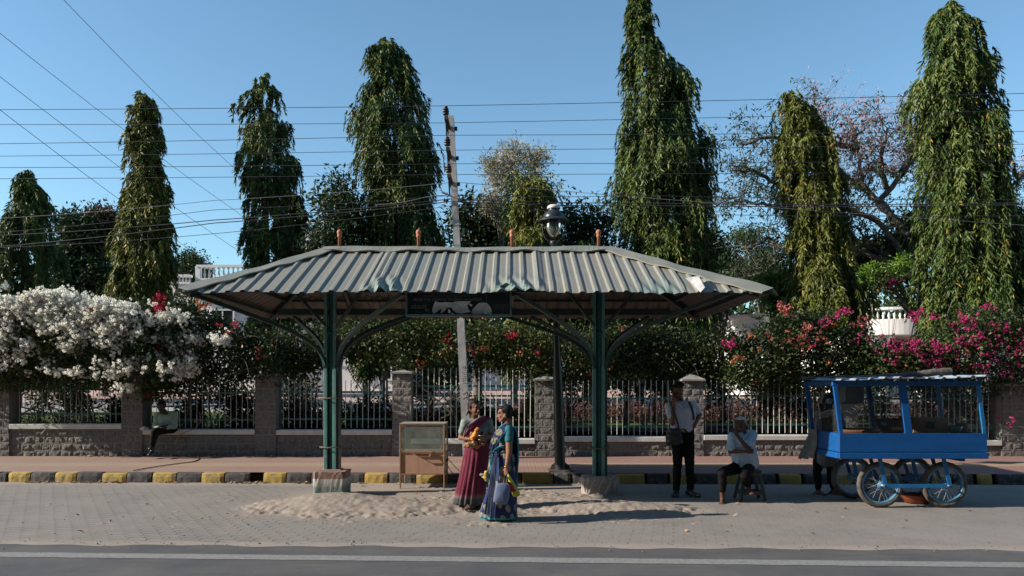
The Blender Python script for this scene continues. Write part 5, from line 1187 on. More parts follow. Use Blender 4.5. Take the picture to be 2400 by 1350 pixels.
broad_tree('feathery grey-green tree just left of the white balustrade', 42, 440, [(445,615,38,26),(430,645,50,30),(470,650,24,24),(425,690,50,40)], 9000, .19, group=BG, shell=.2, twigs=4)
broad_tree('glossy dark broadleaf tree rising behind the left end of the roof ridge', 21.5, 790, [(790,440,34,34),(775,485,42,40),(820,500,48,50),(770,560,58,48),(835,575,45,50),(800,640,60,60)], 6500, .17, ratio=.36, name='broadleaf_tree', group=BG, bias=.35, shell=.3, twigs=3)
broad_tree('very dark tree mass behind the concrete power pole', 25, 1120, [(1090,500,40,50),(1140,520,55,50),(1190,560,60,60),(1110,600,60,60),(1170,660,80,60),(1060,690,60,80)], 8500, .2, group=BG, bias=.15, shell=.1)
broad_tree('pale dry-leaved tree with bare grey branches above the shelter ridge', 24, 1205, [(1160,382,34,34),(1205,372,44,34),(1258,375,44,34),(1180,430,48,40),(1240,430,44,40),(1160,480,40,36),(1215,500,44,44)], 9000, .12, M_pal, group=BG, ratio=.26, shell=.3, bark=M_bark2, twigs=9, tr=.12, down=-.3)
broad_tree('loose olive green crown between the pale dry tree and the street lamp', 21.6, 1255, [(1232,440,40,34),(1272,455,40,36),(1225,500,42,42),(1275,515,40,44),(1240,565,50,46),(1285,585,36,40)], 6500, .16, M_ash, ratio=.24, group=BG, bias=.72, shell=.3, down=1.2, twigs=3)
broad_tree('mid green tree between the street lamp and the tallest mast tree', 22.5, 1375, [(1330,500,28,28),(1360,535,44,38),(1410,510,38,42),(1400,570,60,48),(1340,590,48,48),(1390,640,60,60)], 5200, .17, M_brd, ratio=.36, group=BG, bias=.62, shell=.3, twigs=3)
broad_tree('dark leafy tree behind the right hip of the shelter roof', 30, 1690, [(1650,560,40,40),(1680,600,40,40),(1700,650,50,45),(1660,690,60,50)], 8000, .17, group=BG, bias=.3)
broad_tree('distant grey tree mass low behind the right hip of the roof', 44, 1790, [(1740,560,50,30),(1790,600,55,45),(1760,650,70,50),(1820,690,60,60)], 9000, .22, group=BG, bias=.5, shell=.2, twigs=3)
broad_tree('lime green shrubby tree at the tip of the right hip of the roof', 23, 1815, [(1812,664,30,28),(1835,700,30,30)], 4200, .13, M_lim, group=BG, bias=.4)
broad_tree('dark green tree mass behind the rightmost mast trees', 27, 2215, [(2060,590,70,50),(2110,625,60,50),(2055,640,50,40),(2140,560,50,60),(2020,620,40,50)], 8000, .2, group=BG, bias=.22, shell=.1)
broad_tree('bright lime clipped bush glowing in the gap between the two right mast trees', 24.5, 2085, [(2085,642,22,20),(2040,640,20,18),(2120,620,16,18)], 2600, .11, M_lim, name='lime_bush', bias=.55, cat='bush', tr=.012)
broad_tree('dull green tree filling the gap at the right edge behind the villa', 27, 2380, [(2385,560,40,60),(2370,640,50,50),(2400,700,50,50)], 4200, .2, group=BG, bias=.3)
broad_tree('dark tree mass right behind the left shelter post', 26, 900, [(870,700,50,50),(940,720,60,60),(830,740,50,50),(1000,700,50,60),(720,740,50,40),(990,790,60,40)], 6200, .19, group=BG, bias=.15, shell=.1)
broad_tree('dark tree mass right behind the right shelter post', 25.5, 1500, [(1480,740,60,60),(1560,760,70,60),(1640,760,60,60),(1430,800,50,50),(1530,820,70,50),(1330,760,60,60),(1630,830,60,40)], 7600, .19, group=BG, bias=.15, shell=.1)
broad_tree('dark tree mass low behind the white bougainvillea', 27, 100, [(40,740,60,60),(120,770,70,50),(220,760,60,50),(330,780,60,50),(420,790,50,50)], 6000, .2, group=BG, bias=.1, shell=.1)
# the woods at the back of the compound read as one mass
WB_ = []
for i in range(34):
    px = -260+i*88+random.uniform(-20, 20); Y = random.uniform(48, 66); hgt = random.uniform(25, 60) if not 400 < px < 600 else 5
    WB_ += [(at(px, 800-hgt, Y), (62*Y/FPX, 3, 62*Y/FPX)), (at(px+20, 880-hgt*.5, Y), (75*Y/FPX, 3, 60*Y/FPX))]
tag(link('far_woods', blobs_leaves(WB_, 70000, .55, .5, .3, .1), M_brd), 'line of dull green woods at the back of the compound', 'woods', kind='stuff')

# rain tree: heavy dark limbs, sparse feathery leaf, pink pods
def rain_tree():
    Y = 26; root = thing('rain_tree', Vector(((2190-CX)*Y/FPX, Y, terz(Y))), 'spreading tree with long dark bare limbs and pink tips between the two right mast trees', 'tree')
    L_ = [[(2190,760),(2150,650),(2080,600),(2000,560),(1930,545)], [(2190,760),(2130,560),(2060,470),(1990,420),(1900,400)], [(2120,600),(2060,520),(1990,490),(1880,500),(1800,480),(1740,470),(1690,462)], [(2080,500),(2020,430),(2010,350),(1990,280)], [(2060,470),(2120,400),(2160,350),(2120,290)],
          [(1990,420),(1900,350),(1810,320),(1740,340)], [(2150,650),(2040,600),(1930,580),(1850,590),(1790,640),(1740,650)], [(1850,590),(1800,560),(1740,590)], [(2080,450),(2060,370),(2080,300)], [(1880,500),(1830,440),(1770,400),(1720,400)], [(2190,700),(2300,560),(2360,450),(2420,380)], [(2300,560),(2390,520),(2440,500)], [(2000,560),(1950,500),(1910,460)], [(2120,400),(2150,330),(2190,280)],[(2010,350),(1950,330),(1900,300),(1880,270)]]
    mb = MB(); ends = []
    for li, pts in enumerate(L_):
        dy = random.uniform(-1.6, 1.6); n = len(pts); P3 = [at(x, y, Y+dy*(i/(n-1))) for i, (x, y) in enumerate(pts)]; r0 = .15 if li < 2 else .085
        fine = []
        for a, b in zip(P3[:-1], P3[1:]):
            for k in range(5): fine.append(a.lerp(b, k/5)+Vector((random.gauss(0, .035), random.gauss(0, .035), random.gauss(0, .035))))
        fine.append(P3[-1]); m = len(fine); mb.tube(fine, [r0*(1-i/m)**.8+.018 for i in range(m)], 7)
        for i in range(m//4, m):
            for k in range(3):
                f = fine[i]; d = Vector((random.gauss(0, 1), random.gauss(0, .8), random.gauss(.35, .7))).normalized()*random.uniform(.4, 1.3); e = f+d
                md = f.lerp(e, .5)+Vector((random.gauss(0, .08), 0, random.gauss(0, .08))); mb.tube([f, md, e], [.020, .012, .005], 4); ends += [e, md]
                for q in range(3):
                    e2 = e+Vector((random.gauss(0, .3), random.gauss(0, .3), random.gauss(.1, .25))); mb.tube([md.lerp(e, .6), e2], [.007, .003], 3); ends.append(e2)
    mb.build('limbs', M_bark, root)
    E = np.array([tuple(e) for e in ends]); k = 7; sel = rng.uniform(0, 1, len(E)) < .55; E1 = E[sel]; k = 9
    P = np.repeat(E1, k, 0)+rng.normal(0, .09, (len(E1)*k, 3)); D = rng.normal(0, .6, (len(P), 3))+np.array([0, 0, -.5])
    link('crown', leaves(P, D, rng.uniform(.10, .22, len(P)), rng.uniform(.03, .06, len(P)), rng.normal(.35, .2, len(P))), M_brd, root)
    top = (E[:, 2] > at(0, 420, Y).z) & (E[:, 0] > at(1840, 0, Y).x); E2 = E[top & (rng.uniform(0, 1, len(E)) < .95)]
    P = np.repeat(E2, 12, 0)+rng.normal(0, .10, (len(E2)*12, 3)); D = rng.normal(0, .6, (len(P), 3))+np.array([0, 0, .5])
    link('pink_tips', leaves(P, D, rng.uniform(.06, .14, len(P)), rng.uniform(.012, .022, len(P)), rng.uniform(0, 1, len(P))), M_pk, root)
rain_tree()

# ---------------------------------------------------------------- bougainvillea along the railing
M_bou = leafmat('vine_leaf', [(0, (.018,.034,.012)), (.4, (.034,.058,.018)), (.8, (.060,.088,.028)), (.95, (.10,.11,.03)), (1, (.26,.10,.03))], .5, .22, .25)
M_fw = leafmat('white_bract', [(0, (.72,.71,.63)), (.5, (.84,.83,.77)), (1, (.90,.89,.83))], .6, .5, .2)
M_fm = leafmat('magenta_bract', [(0, (.24,.018,.09)), (.5, (.42,.035,.15)), (1, (.55,.08,.22))], .6, .35, .2)
M_fr = leafmat('red_bract', [(0, (.30,.012,.035)), (.5, (.48,.022,.06)), (1, (.55,.05,.08))], .6, .35, .2)
M_fp = leafmat('salmon_bract', [(0, (.40,.10,.08)), (.5, (.52,.17,.14)), (1, (.58,.26,.22))], .6, .35, .2)
M_fo = leafmat('orange_bract', [(0, (.45,.10,.03)), (.5, (.50,.15,.05)), (1, (.45,.22,.12))], .6, .35, .2)
def clumps(C, k, spread, leaf, ratio, tint, down=.2, up=0, outer=None):
    n = len(C); P = C[:, None, :]+rng.normal(0, 1, (n, k, 3))*spread; dirn = P-C[:, None, :]
    D = unit(dirn.reshape(-1, 3))+rng.normal(0, .5, (n*k, 3))+np.array([0, 0, up-down])
    P = P.reshape(-1, 3); m = len(P); T_ = np.clip(np.repeat(tint, k)+rng.normal(0, .12, m), 0, .93); T_[rng.uniform(0, 1, m) > .985] = 1.0
    return leaves(P, D, rng.uniform(.75, 1.25, m)*leaf, rng.uniform(.8, 1.2, m)*leaf*ratio, T_)
def heads(C, nb, spread, r, per, leaf):
    """flower heads: little balls of bracts facing outward, a handful to each spray"""
    B = (C[:, None, :]+rng.normal(0, 1, (len(C), nb, 3))*spread).reshape(-1, 3); n = len(B); rr = r*rng.uniform(.7, 1.25, (n, 1, 1)); o = unit(rng.normal(size=(n*per, 3))).reshape(n, per, 3)
    P = B[:, None, :]+o*rr; o = o.reshape(-1, 3); T_ = unit(np.cross(o, rng.normal(size=o.shape))); m = len(o); L = rng.uniform(.8, 1.25, m)*leaf; D = T_+o*rng.uniform(-.1, .5, (m, 1))
    return leaves(P.reshape(-1, 3)-T_*L[:, None]*.5, D, L, L*.95, np.repeat(rng.uniform(.1, .9, n), per)+rng.normal(0, .1, m), o)
def vine(label, x0, x1, top, bot, Yc, dep, n, flowers, leaf=.075, name='bougainvillea', gaps=.3, tbias=.42, sz=.13, stems=9):
    """top/bot: (px, py) outlines; leaf clumps fill the volume between; flowers = list of (part, mat, patches[(px,py,rx,ry,count)])"""
    s = Yc/FPX; root = thing(name, Vector((((x0+x1)/2-CX)*s, Yc, terz(max(Yc, 17.4)))), label, 'flowering shrub' if flowers else 'shrub', 'bougainvillea bushes along the railing' if flowers else 'climbing shrubs along the railing')
    px = rng.uniform(x0, x1, n*2); tp = np.interp(px, [p[0] for p in top], [p[1] for p in top]); bt = np.interp(px, [p[0] for p in bot], [p[1] for p in bot]); f = rng.uniform(0, 1, n*2)
    py = tp+(bt-tp)*f; g = np.sin(px*.043+py*.031)*np.sin(px*.021-py*.057+1.3); keep = g > -1+gaps*rng.uniform(0, 2, n*2); px, py, f = px[keep][:n], py[keep][:n], f[keep][:n]
    m = len(px); a = rng.uniform(-1, 1, m); prof = np.sqrt(np.clip(np.sin(np.clip(f, .02, .98)*np.pi), 0.05, 1)); YY = Yc+a*dep*prof
    C = np.stack([(px-CX)*s, YY, CAMH-(py-HOR)*s], 1)
    link('leaves', clumps(C, 22, sz*.8, leaf, .62, rng.normal(tbias, .16, m)), M_bou, root)
    for part, mt, patches in flowers:
        Cs = []
        for (qx, qy, rx, ry, cnt) in patches:
            cnt = max(2, int(cnt*(1 if 'white' in part else .62))); d = rng.normal(0, .5, (cnt, 2)); x = qx+d[:, 0]*rx; y = qy+d[:, 1]*ry; Yf = Yc-dep*rng.uniform(.35, 1.1, cnt); Cs.append(np.stack([(x-CX)*s, Yf, CAMH-(y-HOR)*s], 1))
        Cs = np.concatenate(Cs); wh = 'white' in part; link(part, heads(Cs, 8 if wh else 4, .050 if wh else .034, .024 if wh else .018, 13 if wh else 8, .034 if wh else .034), mt, root)
    mb = MB()
    for i in range(stems):
        bx_ = root.location.x+random.uniform(-.5, .5)*(x1-x0)*s*.7; b0 = Vector((bx_, Yc+random.uniform(-.1, .3)+(.3 if Yc < 17.3 else 0), terz(17.5)-.05)); e = b0+Vector((random.gauss(0, .9), random.gauss(-.1, .3), random.uniform(1.0, 2.1)))
        mb.tube(bez(b0, b0+Vector((random.gauss(0, .15), 0, .5)), e-Vector((random.gauss(0, .3), 0, .5)), e, 8), [.028, .026, .023, .02, .017, .014, .011, .008, .004], 5)
    for i in range(stems*3):
        k = random.randrange(m); c0 = Vector(C[k]); e = c0+Vector((random.gauss(0, .5), random.gauss(-.2, .2), random.gauss(.0, .35))); mb.tube(bez(c0, c0.lerp(e, .3)+Vector((0,0,.1)), c0.lerp(e, .7)+Vector((0,0,.12)), e, 5), [.008, .007, .006, .005, .004, .002], 4)
    mb.build('canes', M_bark, root); return root
def row(x0, x1, y0, y1, n, rx, ry, cnt):
    return [(x0+(x1-x0)*(i+.5)/n+random.uniform(-8, 8), y0+(y1-y0)*(i+.5)/n+random.uniform(-6, 6), rx, ry, cnt) for i in range(n)]
WHITE = []
outline = [(-120,690),(0,700),(40,700),(100,705),(160,695),(215,690),(250,715),(290,705),(330,720),(400,740)]
for i in range(200):
    x = random.uniform(-140, 330); t_ = float(np.interp(x, [p[0] for p in outline], [p[1] for p in outline])); y = t_+6+abs(random.gauss(0, 1))*42
    if x < 130 and random.random() < .5: y = t_+random.uniform(30, 150)-max(0, x)*.3
    WHITE.append((x, y, 22, 12, 9))
WHITE += [(330,755,40,24,20),(270,790,40,22,20),(220,800,30,20,22),(380,800,40,24,9),(360,770,60,20,12),(395,745,30,14,9),(440,750,30,12,10),(215,870,30,14,8),(330,850,60,30,26),(290,870,50,20,20),(480,800,26,10,6),(545,800,20,10,5),(470,850,22,24,8),(430,870,40,30,7),(100,855,60,20,7),(40,850,50,26,12),(10,820,40,40,26),(60,800,50,30,26),(150,870,60,20,5),(325,905,8,10,6),(5,660,12,14,8),(55,680,8,8,3)]
top1 = [(-400,700),(-100,690),(0,705),(100,712),(180,700),(260,712),(330,712),(400,728),(450,735),(520,760),(600,790)]; bot1 = [(-400,905),(0,905),(60,900),(150,905),(260,905),(350,930),(450,905),(600,890)]
vine('white flowered bougainvillea heaped over the railing at the left edge of the photo', -130, 420, top1, bot1, 17.0, .85, 1500, [('white_flowers', M_fw, WHITE), ('red_flowers', M_fr, [(5,722,30,20,34),(20,745,14,10,8),(252,738,18,8,9),(75,735,10,5,4),(270,732,8,4,3)])], gaps=.1)
vine('red and white bougainvillea under the left tip of the shelter roof', 380, 660, [(380,725),(420,700),(470,735),(560,770),(660,800)], [(380,930),(450,900),(560,880),(660,880)], 17.15, .7, 680, [('red_flowers', M_fr, [(402,702,11,9,16),(400,727,15,13,28),(402,820,13,8,10),(565,766,20,6,9),(633,833,9,10,7),(465,830,14,6,4),(373,925,6,4,3)]), ('white_flowers', M_fw, [(440,748,34,12,26),(480,798,26,10,14),(543,800,16,8,10),(470,855,18,24,18),(420,800,50,50,26),(430,870,50,30,16)]), ('orange_flowers', M_fo, [(510,720,26,8,9),(560,785,10,8,5),(487,712,8,6,4)])], gaps=.35, tbias=.3)
vine('dark green creeper with few flowers behind the left shelter post', 640, 930, [(640,780),(700,790),(800,745),(930,750)], [(640,870),(720,880),(800,840),(930,840)], 18.0, .6, 470, [], gaps=1.3, leaf=.095, tbias=.55)
vine('large-leaved creeper with small pink sprays behind the glass case and pole', 870, 1180, [(870,740),(1000,750),(1180,750)], [(870,840),(960,870),(1060,890),(1180,850)], 17.6, .5, 520, [('pink_flowers', M_fr, [(1050,795,14,16,9),(1060,815,14,6,5),(1110,825,22,12,12),(1140,820,10,8,6)]), ('orange_flowers', M_fo, [(985,858,20,8,6),(1010,850,20,14,5),(970,880,14,6,4)])], gaps=1.3, leaf=.085, tbias=.75)
vine('green creeper with one magenta cluster behind the lamp post', 1150, 1400, [(1150,770),(1200,775),(1400,760)], [(1150,850),(1240,900),(1290,930),(1400,880)], 17.5, .5, 470, [('pink_flowers', M_fr, [(1200,788,11,9,18),(1258,825,10,8,9),(1222,830,12,6,4)]), ('salmon_flowers', M_fp, [(1381,875,5,5,6),(1460,778,8,9,10)])], gaps=1.2, tbias=.75)
vine('dark creeper behind the right shelter post and the standing man', 1380, 1700, [(1380,770),(1500,775),(1600,780),(1700,770)], [(1380,880),(1480,860),(1600,890),(1700,890)], 17.6, .55, 640, [('salmon_flowers', M_fp, [(1461,778,9,9,14)]), ('orange_flowers', M_fo, [(1395,870,6,4,3),(1420,862,10,6,3)])], gaps=1.0, tbias=.5)
vine('salmon and pink bougainvillea above the old man', 1690, 2010, [(1690,800),(1740,795),(1800,760),(1860,740),(1950,740),(2010,775)], [(1690,905),(1800,915),(1900,910),(2010,900)], 17.3, .6, 900, [('salmon_flowers', M_fp, [(1820,728,14,14,24),(1838,800,30,18,34),(1870,790,26,20,30),(2006,760,14,10,14),(1992,765,10,8,8),(1880,770,14,12,12),(1785,790,10,8,5),(1910,800,20,12,12)]), ('magenta_flowers', M_fm, [(1957,733,14,9,20),(1700,810,18,10,22),(1910,760,14,8,9),(1930,745,10,6,7),(1985,800,20,14,22),(1880,815,14,8,10)]), ('orange_flowers', M_fo, [(1758,823,6,5,5),(1926,768,8,7,9),(1740,787,8,12,6),(1720,842,16,6,8),(1702,850,8,5,4),(1755,895,5,3,3),(1915,851,5,4,5),(1860,815,14,6,6),(1960,830,6,4,4)])], gaps=.55, tbias=.45)
vine('dense magenta bougainvillea behind and above the blue cart', 1990, 2560, [(1990,790),(2060,815),(2120,812),(2180,800),(2225,752),(2280,720),(2360,740),(2560,740)], [(1990,900),(2100,890),(2250,900),(2350,920),(2560,910)], 17.2, .7, 1350, [('magenta_flowers', M_fm, [(2110,812,50,14,36),(2150,808,30,12,24),(2090,820,50,22,70),(2180,830,44,20,50),(2250,800,44,28,60),(2150,855,50,14,40),(2230,765,24,14,26),(2300,840,34,16,24),(2380,790,34,20,34),(2285,725,12,6,9),(2130,735,12,8,9),(2110,752,18,8,12),(2340,870,40,12,18),(2400,850,30,14,18),(2225,745,14,8,8),(2345,830,20,20,22),(2256,862,22,10,16),(2325,985,10,7,6),(2060,850,24,14,14),(2300,780,24,20,20),(2395,775,16,12,16),(2170,745,10,6,5)])], gaps=.35, tbias=.5)
vine('small magenta shrub high between the right mast trees', 2050, 2110, [(2050,655),(2110,655)], [(2050,675),(2110,675)], 24, .3, 40, [('magenta_flowers', M_fm, [(2080,664,22,8,30)])], stems=2)

# ---------------------------------------------------------------- shrubs and hedge seen through the railing
def bush(name, label, px, py, Y, rx, ry, n, leaf, mat=M_brd, ratio=.4, bias=.4, cat='shrub', group=None, down=0.0, stems=True):
    s = Y/FPX; c = at(px, py, Y); z0 = terz(Y); root = thing(name, Vector((c.x, Y, z0)), label, cat, group)
    B = [((c.x+random.gauss(0, rx*s*.3), Y+random.gauss(0, .15), c.z+random.gauss(0, ry*s*.3)), (rx*s*.7, rx*s*.55, ry*s*.7)) for _ in range(4)]
    link('leaves', blobs_leaves(B, n, leaf, ratio, bias, .2, down), mat, root)
    mb = MB()
    for i in range(7):
        e = c+Vector((random.gauss(0, rx*s*.4), random.gauss(0, .1), ry*s*random.uniform(.0, .8))); mb.tube(bez((c.x+random.gauss(0, .05), Y, z0-.05), (c.x+random.gauss(0, .1), Y, (z0+c.z)/2), e-Vector((0,0,.2)), e, 6), [.018, .016, .014, .012, .009, .006, .004], 5)
    mb.build('stems', M_bark, root); return root
M_hedge = leafmat('maroon_leaf', [(0, (.05,.022,.018)), (.5, (.13,.05,.04)), (.85, (.20,.09,.06)), (1, (.10,.11,.03))], .6, .2, .3)
def hedge(label, px0, px1, pyt, pyb, Y, dep, n, mat, leaf=.06, name='hedge'):
    s = Y/FPX; x = rng.uniform((px0-CX)*s, (px1-CX)*s, n); z = CAMH-(rng.uniform(pyt, pyb, n)-HOR)*s+.02*np.sin(x*5); y = rng.uniform(Y-dep, Y+dep, n)
    C = np.stack([x, y, z], 1); tag(link(name, clumps(C, 14, .06, leaf, .6, rng.normal(.45, .2, n)), mat), label, 'hedge')
hedge('low clipped maroon hedge behind the railing between the lamp post and the villa', 1200, 2400, 948, 985, 19.6, .35, 1500, M_hedge)
hedge('low dark green hedge edging the lawn behind the left railings', -60, 620, 975, 1000, 18.6, .25, 520, M_brd)
hedge('low dark border plants along the foot of the railing', 620, 1230, 965, 1000, 18.3, .25, 620, M_brd, .08)
bush('round_bush', 'pale yellow-green round bush behind the pillar left of the lamp post', 1245, 935, 18.2, 26, 42, 1300, .07, M_lim, .4, .1)
bush('round_bush', 'feathery green shrub just left of the concrete power pole', 1062, 950, 18.0, 26, 46, 1500, .05, M_brd, .35, .85)
for i, (px, py, rx, ry, Y) in enumerate(((90,950,26,40,18.6),(160,930,40,50,18.5),(190,950,24,34,18.2),(275,960,18,30,18.1),(470,930,50,60,18.2),(440,965,20,34,18.0),(545,930,40,50,18.4),(570,960,26,34,18.1),(690,900,46,40,18.9),(700,960,40,26,18.1),(860,955,50,32,18.0),(1110,960,20,34,18.4),(1000,905,36,40,18.6),(1335,900,30,44,18.2),(1470,910,30,44,18.3),(1540,890,40,50,18.6),(1690,925,34,44,18.3),(1800,930,40,44,18.3),(1850,905,40,40,18.5),(1900,950,30,40,18.1),(2050,930,40,50,18.6),(2180,930,50,50,18.4),(2240,950,40,44,18.2),(2300,940,40,50,18.4))):
    d = ['behind the left railing bars, leftmost','under the white flowers','right of the leftmost one','beside the second pillar','behind the seated man at the wall','just right of the seated man','left of the third pillar, upper','left of the third pillar, lower','right of the third pillar, upper','right of the third pillar, lower','behind the left shelter post','right behind the woman in maroon','behind the glass case','right of the lamp post','left of the standing man','behind the standing man','right of the standing man','behind the old man','behind the old man, higher','left of the blue cart','seen through the left cart window','seen through the middle of the cart','seen through the right cart window','right of the cart window'][i]
    bush('garden_shrub', 'dark leafy garden shrub '+d, px, py, Y, rx, ry, 620 if rx < 40 else 900, .10, M_brd, .5, .3, group='dark shrubs behind the railing')
def spiky(name, label, px, py, Y, r, n=26, cat='plant', mat=M_brd, hgt=None):
    c = at(px, py, Y); root = thing(name, Vector((c.x, Y, terz(Y))), label, cat); mb = MB(); mb.tube([(c.x, Y, terz(Y)-.05), c], [.04, .03], 7); mb.build('stem', M_bark, root)
    D = unit(rng.normal(size=(n, 3))*np.array([1, 1, .6])+np.array([0, 0, .35])); k = 3; P = np.repeat(np.array(c)[None], n, 0); me = leaves(P, D, rng.uniform(.7, 1.1, n)*r, rng.uniform(.05, .08, n), rng.uniform(.2, .7, n)); link('leaves', me, mat, root)
spiky('yucca', 'spiky yucca behind the railing above the glass case', 990, 935, 18.0, .38); spiky('fan_palm', 'small dark fan palm between the third pillar and the green post', 715, 872, 18.6, .55, 40, 'palm')
spiky('fan_palm', 'small dark palm against the white house wall', 445, 735, 20, .7, 60, 'palm')
# young araucaria-like plant in front of the villa wall
ar = thing('tiered_plant', Vector(((1778-CX)*19.5/FPX, 19.5, terz(19.5))), 'slender tiered conifer sapling in front of the white villa wall', 'plant'); mb = MB(); a = at(1778, 735, 19.5); mb.tube([(a.x, 19.5, .7), a], [.03, .008], 6); mb.build('stem', M_bark, ar)
P = []; D = []
for zpx, r in ((745, .28), (772, .50), (795, .58)):
    for k in range(9):
        an = k*2*math.pi/9; 
        for q in range(26):
            f = q/26; c = at(1778, zpx, 19.5)+Vector((math.cos(an)*r*f, math.sin(an)*r*f, .16*f*f-.02)); P.append(c); D.append((random.gauss(0, .5)+math.cos(an)*.4, random.gauss(0, .5), random.gauss(.3, .4)))
link('needles', leaves(np.array([tuple(p) for p in P]), np.array(D), .06, .018, rng.uniform(.1, .6, len(P))), M_brd, ar)
# ---------------------------------------------------------------- people: every body is one closed surface grown from tapered volumes
def cap(p0, p1, r0, r1=None, n=14):
    p0, p1 = Vector(p0), Vector(p1); r1 = r0 if r1 is None else r1; d = p1-p0; L = max(d.length, 1e-4); prof = []
    for i in range(5): a = -math.pi/2+i*math.pi/8; prof.append((r0*math.cos(a), r0*math.sin(a)))
    for i in range(5): a = i*math.pi/8; prof.append((r1*math.cos(a), L+r1*math.sin(a)))
    mb = MB(); mb.lathe(prof, p0, n, 0, d/L); return mb.v, mb.f
def ell(c, r, R=None, n=16):
    c = Vector(c); vs = []; m = 10
    for i in range(m+1):
        a = -math.pi/2+math.pi*i/m
        for j in range(n):
            b = 2*math.pi*j/n; v = Vector((r[0]*math.cos(a)*math.cos(b), r[1]*math.cos(a)*math.sin(b), r[2]*math.sin(a))); vs.append((R @ v if R is not None else v)+c)
    return [tuple(v) for v in vs], [(i*n+j, i*n+(j+1) % n, (i+1)*n+(j+1) % n, (i+1)*n+j) for i in range(m) for j in range(n)]
def chain(pts, rs): return [cap(a, b, ra, rb) for a, b, ra, rb in zip(pts[:-1], pts[1:], rs[:-1], rs[1:])]
def blob(name, prims, mat, parent, vox=.008, smooth=4, wr=0.0, wf=20, cut=None):
    V = []; F = []
    for v, f in prims:
        b = len(V); V += [tuple(x) for x in v]; F += [tuple(i+b for i in q) for q in f]
    me = bpy.data.meshes.new(name); me.from_pydata(V, [], F); o = bpy.data.objects.new('tmp', me); COL.objects.link(o)
    r = o.modifiers.new('r', 'REMESH'); r.mode = 'VOXEL'; r.voxel_size = vox
    s = o.modifiers.new('s', 'SMOOTH'); s.factor = .5; s.iterations = smooth
    dg = bpy.context.evaluated_depsgraph_get(); dg.update(); m2 = bpy.data.meshes.new_from_object(o.evaluated_get(dg)); bpy.data.objects.remove(o)
    n = len(m2.vertices); co = np.empty(n*3); m2.vertices.foreach_get('co', co); co = co.reshape(-1, 3)
    if wr:
        no = np.empty(n*3); m2.vertices.foreach_get('normal', no); no = no.reshape(-1, 3); x, y, z = (co*wf).T
        w_ = np.sin(x*1.3+z*.6+1.5*np.sin(z*.7+y))+.7*np.sin(x*.7-z*2.1+y*1.1+np.sin(x))+.5*np.sin(z*3.1+x*2.3+2*np.sin(y*.8))
        co = co+no*(w_*wr)[:, None]; m2.vertices.foreach_set('co', co.ravel())
    return link(name, m2, mat, parent, None, True)
def headprims(c, yaw, pitch=0, k=1.0, roll=0, neck=None, thin=1.0):
    """yaw 0 looks at the camera (-y), positive turns to image right; returns prims and the head matrix"""
    R = Matrix.Rotation(math.radians(yaw), 3, 'Z') @ Matrix.Rotation(math.radians(roll), 3, 'Y') @ Matrix.Rotation(math.radians(pitch), 3, 'X')
    c = Vector(c); f = lambda x, y, z: c+R @ Vector((x*k, -y*k, z*k))      # local y = forward
    E = lambda p, r: ell(f(*p), (r[0]*k, r[1]*k, r[2]*k), R)
    C_ = lambda a, b, r0, r1: cap(f(*a), f(*b), r0*k, r1*k)
    P = [E((0,-.012,.040), (.072,.090,.078)), E((0,.028,-.025), (.058*thin,.060,.078)), E((0,.045,-.070), (.040,.040,.034)), E((0,.070,-.096), (.021,.018,.016)),
         C_((-.052,.012,-.035), (-.026,.055,-.088), .020, .016), C_((.052,.012,-.035), (.026,.055,-.088), .020, .016),
         E((-.034,.068,-.026), (.020,.018,.020)), E((.034,.068,-.026), (.020,.018,.020)), E((0,.076,.030), (.050,.016,.026)), E((-.026,.083,.016), (.020,.010,.007)), E((.026,.083,.016), (.020,.010,.007)),
         C_((0,.088,.006), (0,.108,-.030), .009, .012), E((-.013,.097,-.036), (.009,.010,.008)), E((.013,.097,-.036), (.009,.010,.008)),
         E((0,.089,-.060), (.024,.012,.0075)), E((0,.087,-.071), (.021,.012,.008)),
         E((-.073,-.006,-.012), (.009,.020,.030)), E((.073,-.006,-.012), (.009,.020,.030))]
    return P, f, R
M_eye = pm('eye_white', (.26,.24,.22), None, 5, .3, 0); M_iris = pm('iris', (.02,.012,.01), None, 5, .2, 0); M_lip = pm('lips', (.16,.055,.045), None, 5, .5, 0)
def face(par, f, R, k, brow=.010, lids=True, lipc=M_lip):
    for s_ in (-1, 1):
        mb = MB(); mb.add(*ell(f(s_*.030,.0745,.004), (.0115*k,.009*k,.0048*k), R, 12), 0, True); e = mb.build('eye', M_eye, par)
        mb = MB(); mb.add(*ell(f(s_*.029,.0800,.004), (.0062*k,.0045*k,.0062*k), R, 10), 0, True); mb.build('iris', M_iris, e)
        mb = MB(); mb.tube([f(s_*.012,.0925,.018), f(s_*.028,.094,.025), f(s_*.046,.080,.019)], [.003*k, .0042*k, .002*k], 6); mb.build('eyebrow', M_hair, par)
    mb = MB(); mb.add(*ell(f(0,.0935,-.0605), (.021*k,.0105*k,.0052*k), R, 12), 0, True); mb.add(*ell(f(0,.092,-.0705), (.018*k,.0105*k,.0058*k), R, 12), 0, True); mb.build('lips', lipc, par)
t = NT('hair'); co = t.coords(); c = t.mix(t.ramp(t.noise(t.mapping(co, (1, 1, .25)), 90, 4, .6), [(.35, 0.0), (.65, 1.0)]), (.008,.007,.007), (.022,.018,.016)); t.bump(t.noise(t.mapping(co, (1, 1, .2)), 120, 3), .9, .004); M_hair = t.set(c, .62, 0, .15)
M_grey = pm('grey_hair', (.52,.52,.53), (.34,.34,.35), 60, .8, .9, 120, .004)
def skin(name, a): return pm(name, a, tuple(x*.78 for x in a), 7, .6, .15, 90, .001, spec=.22)
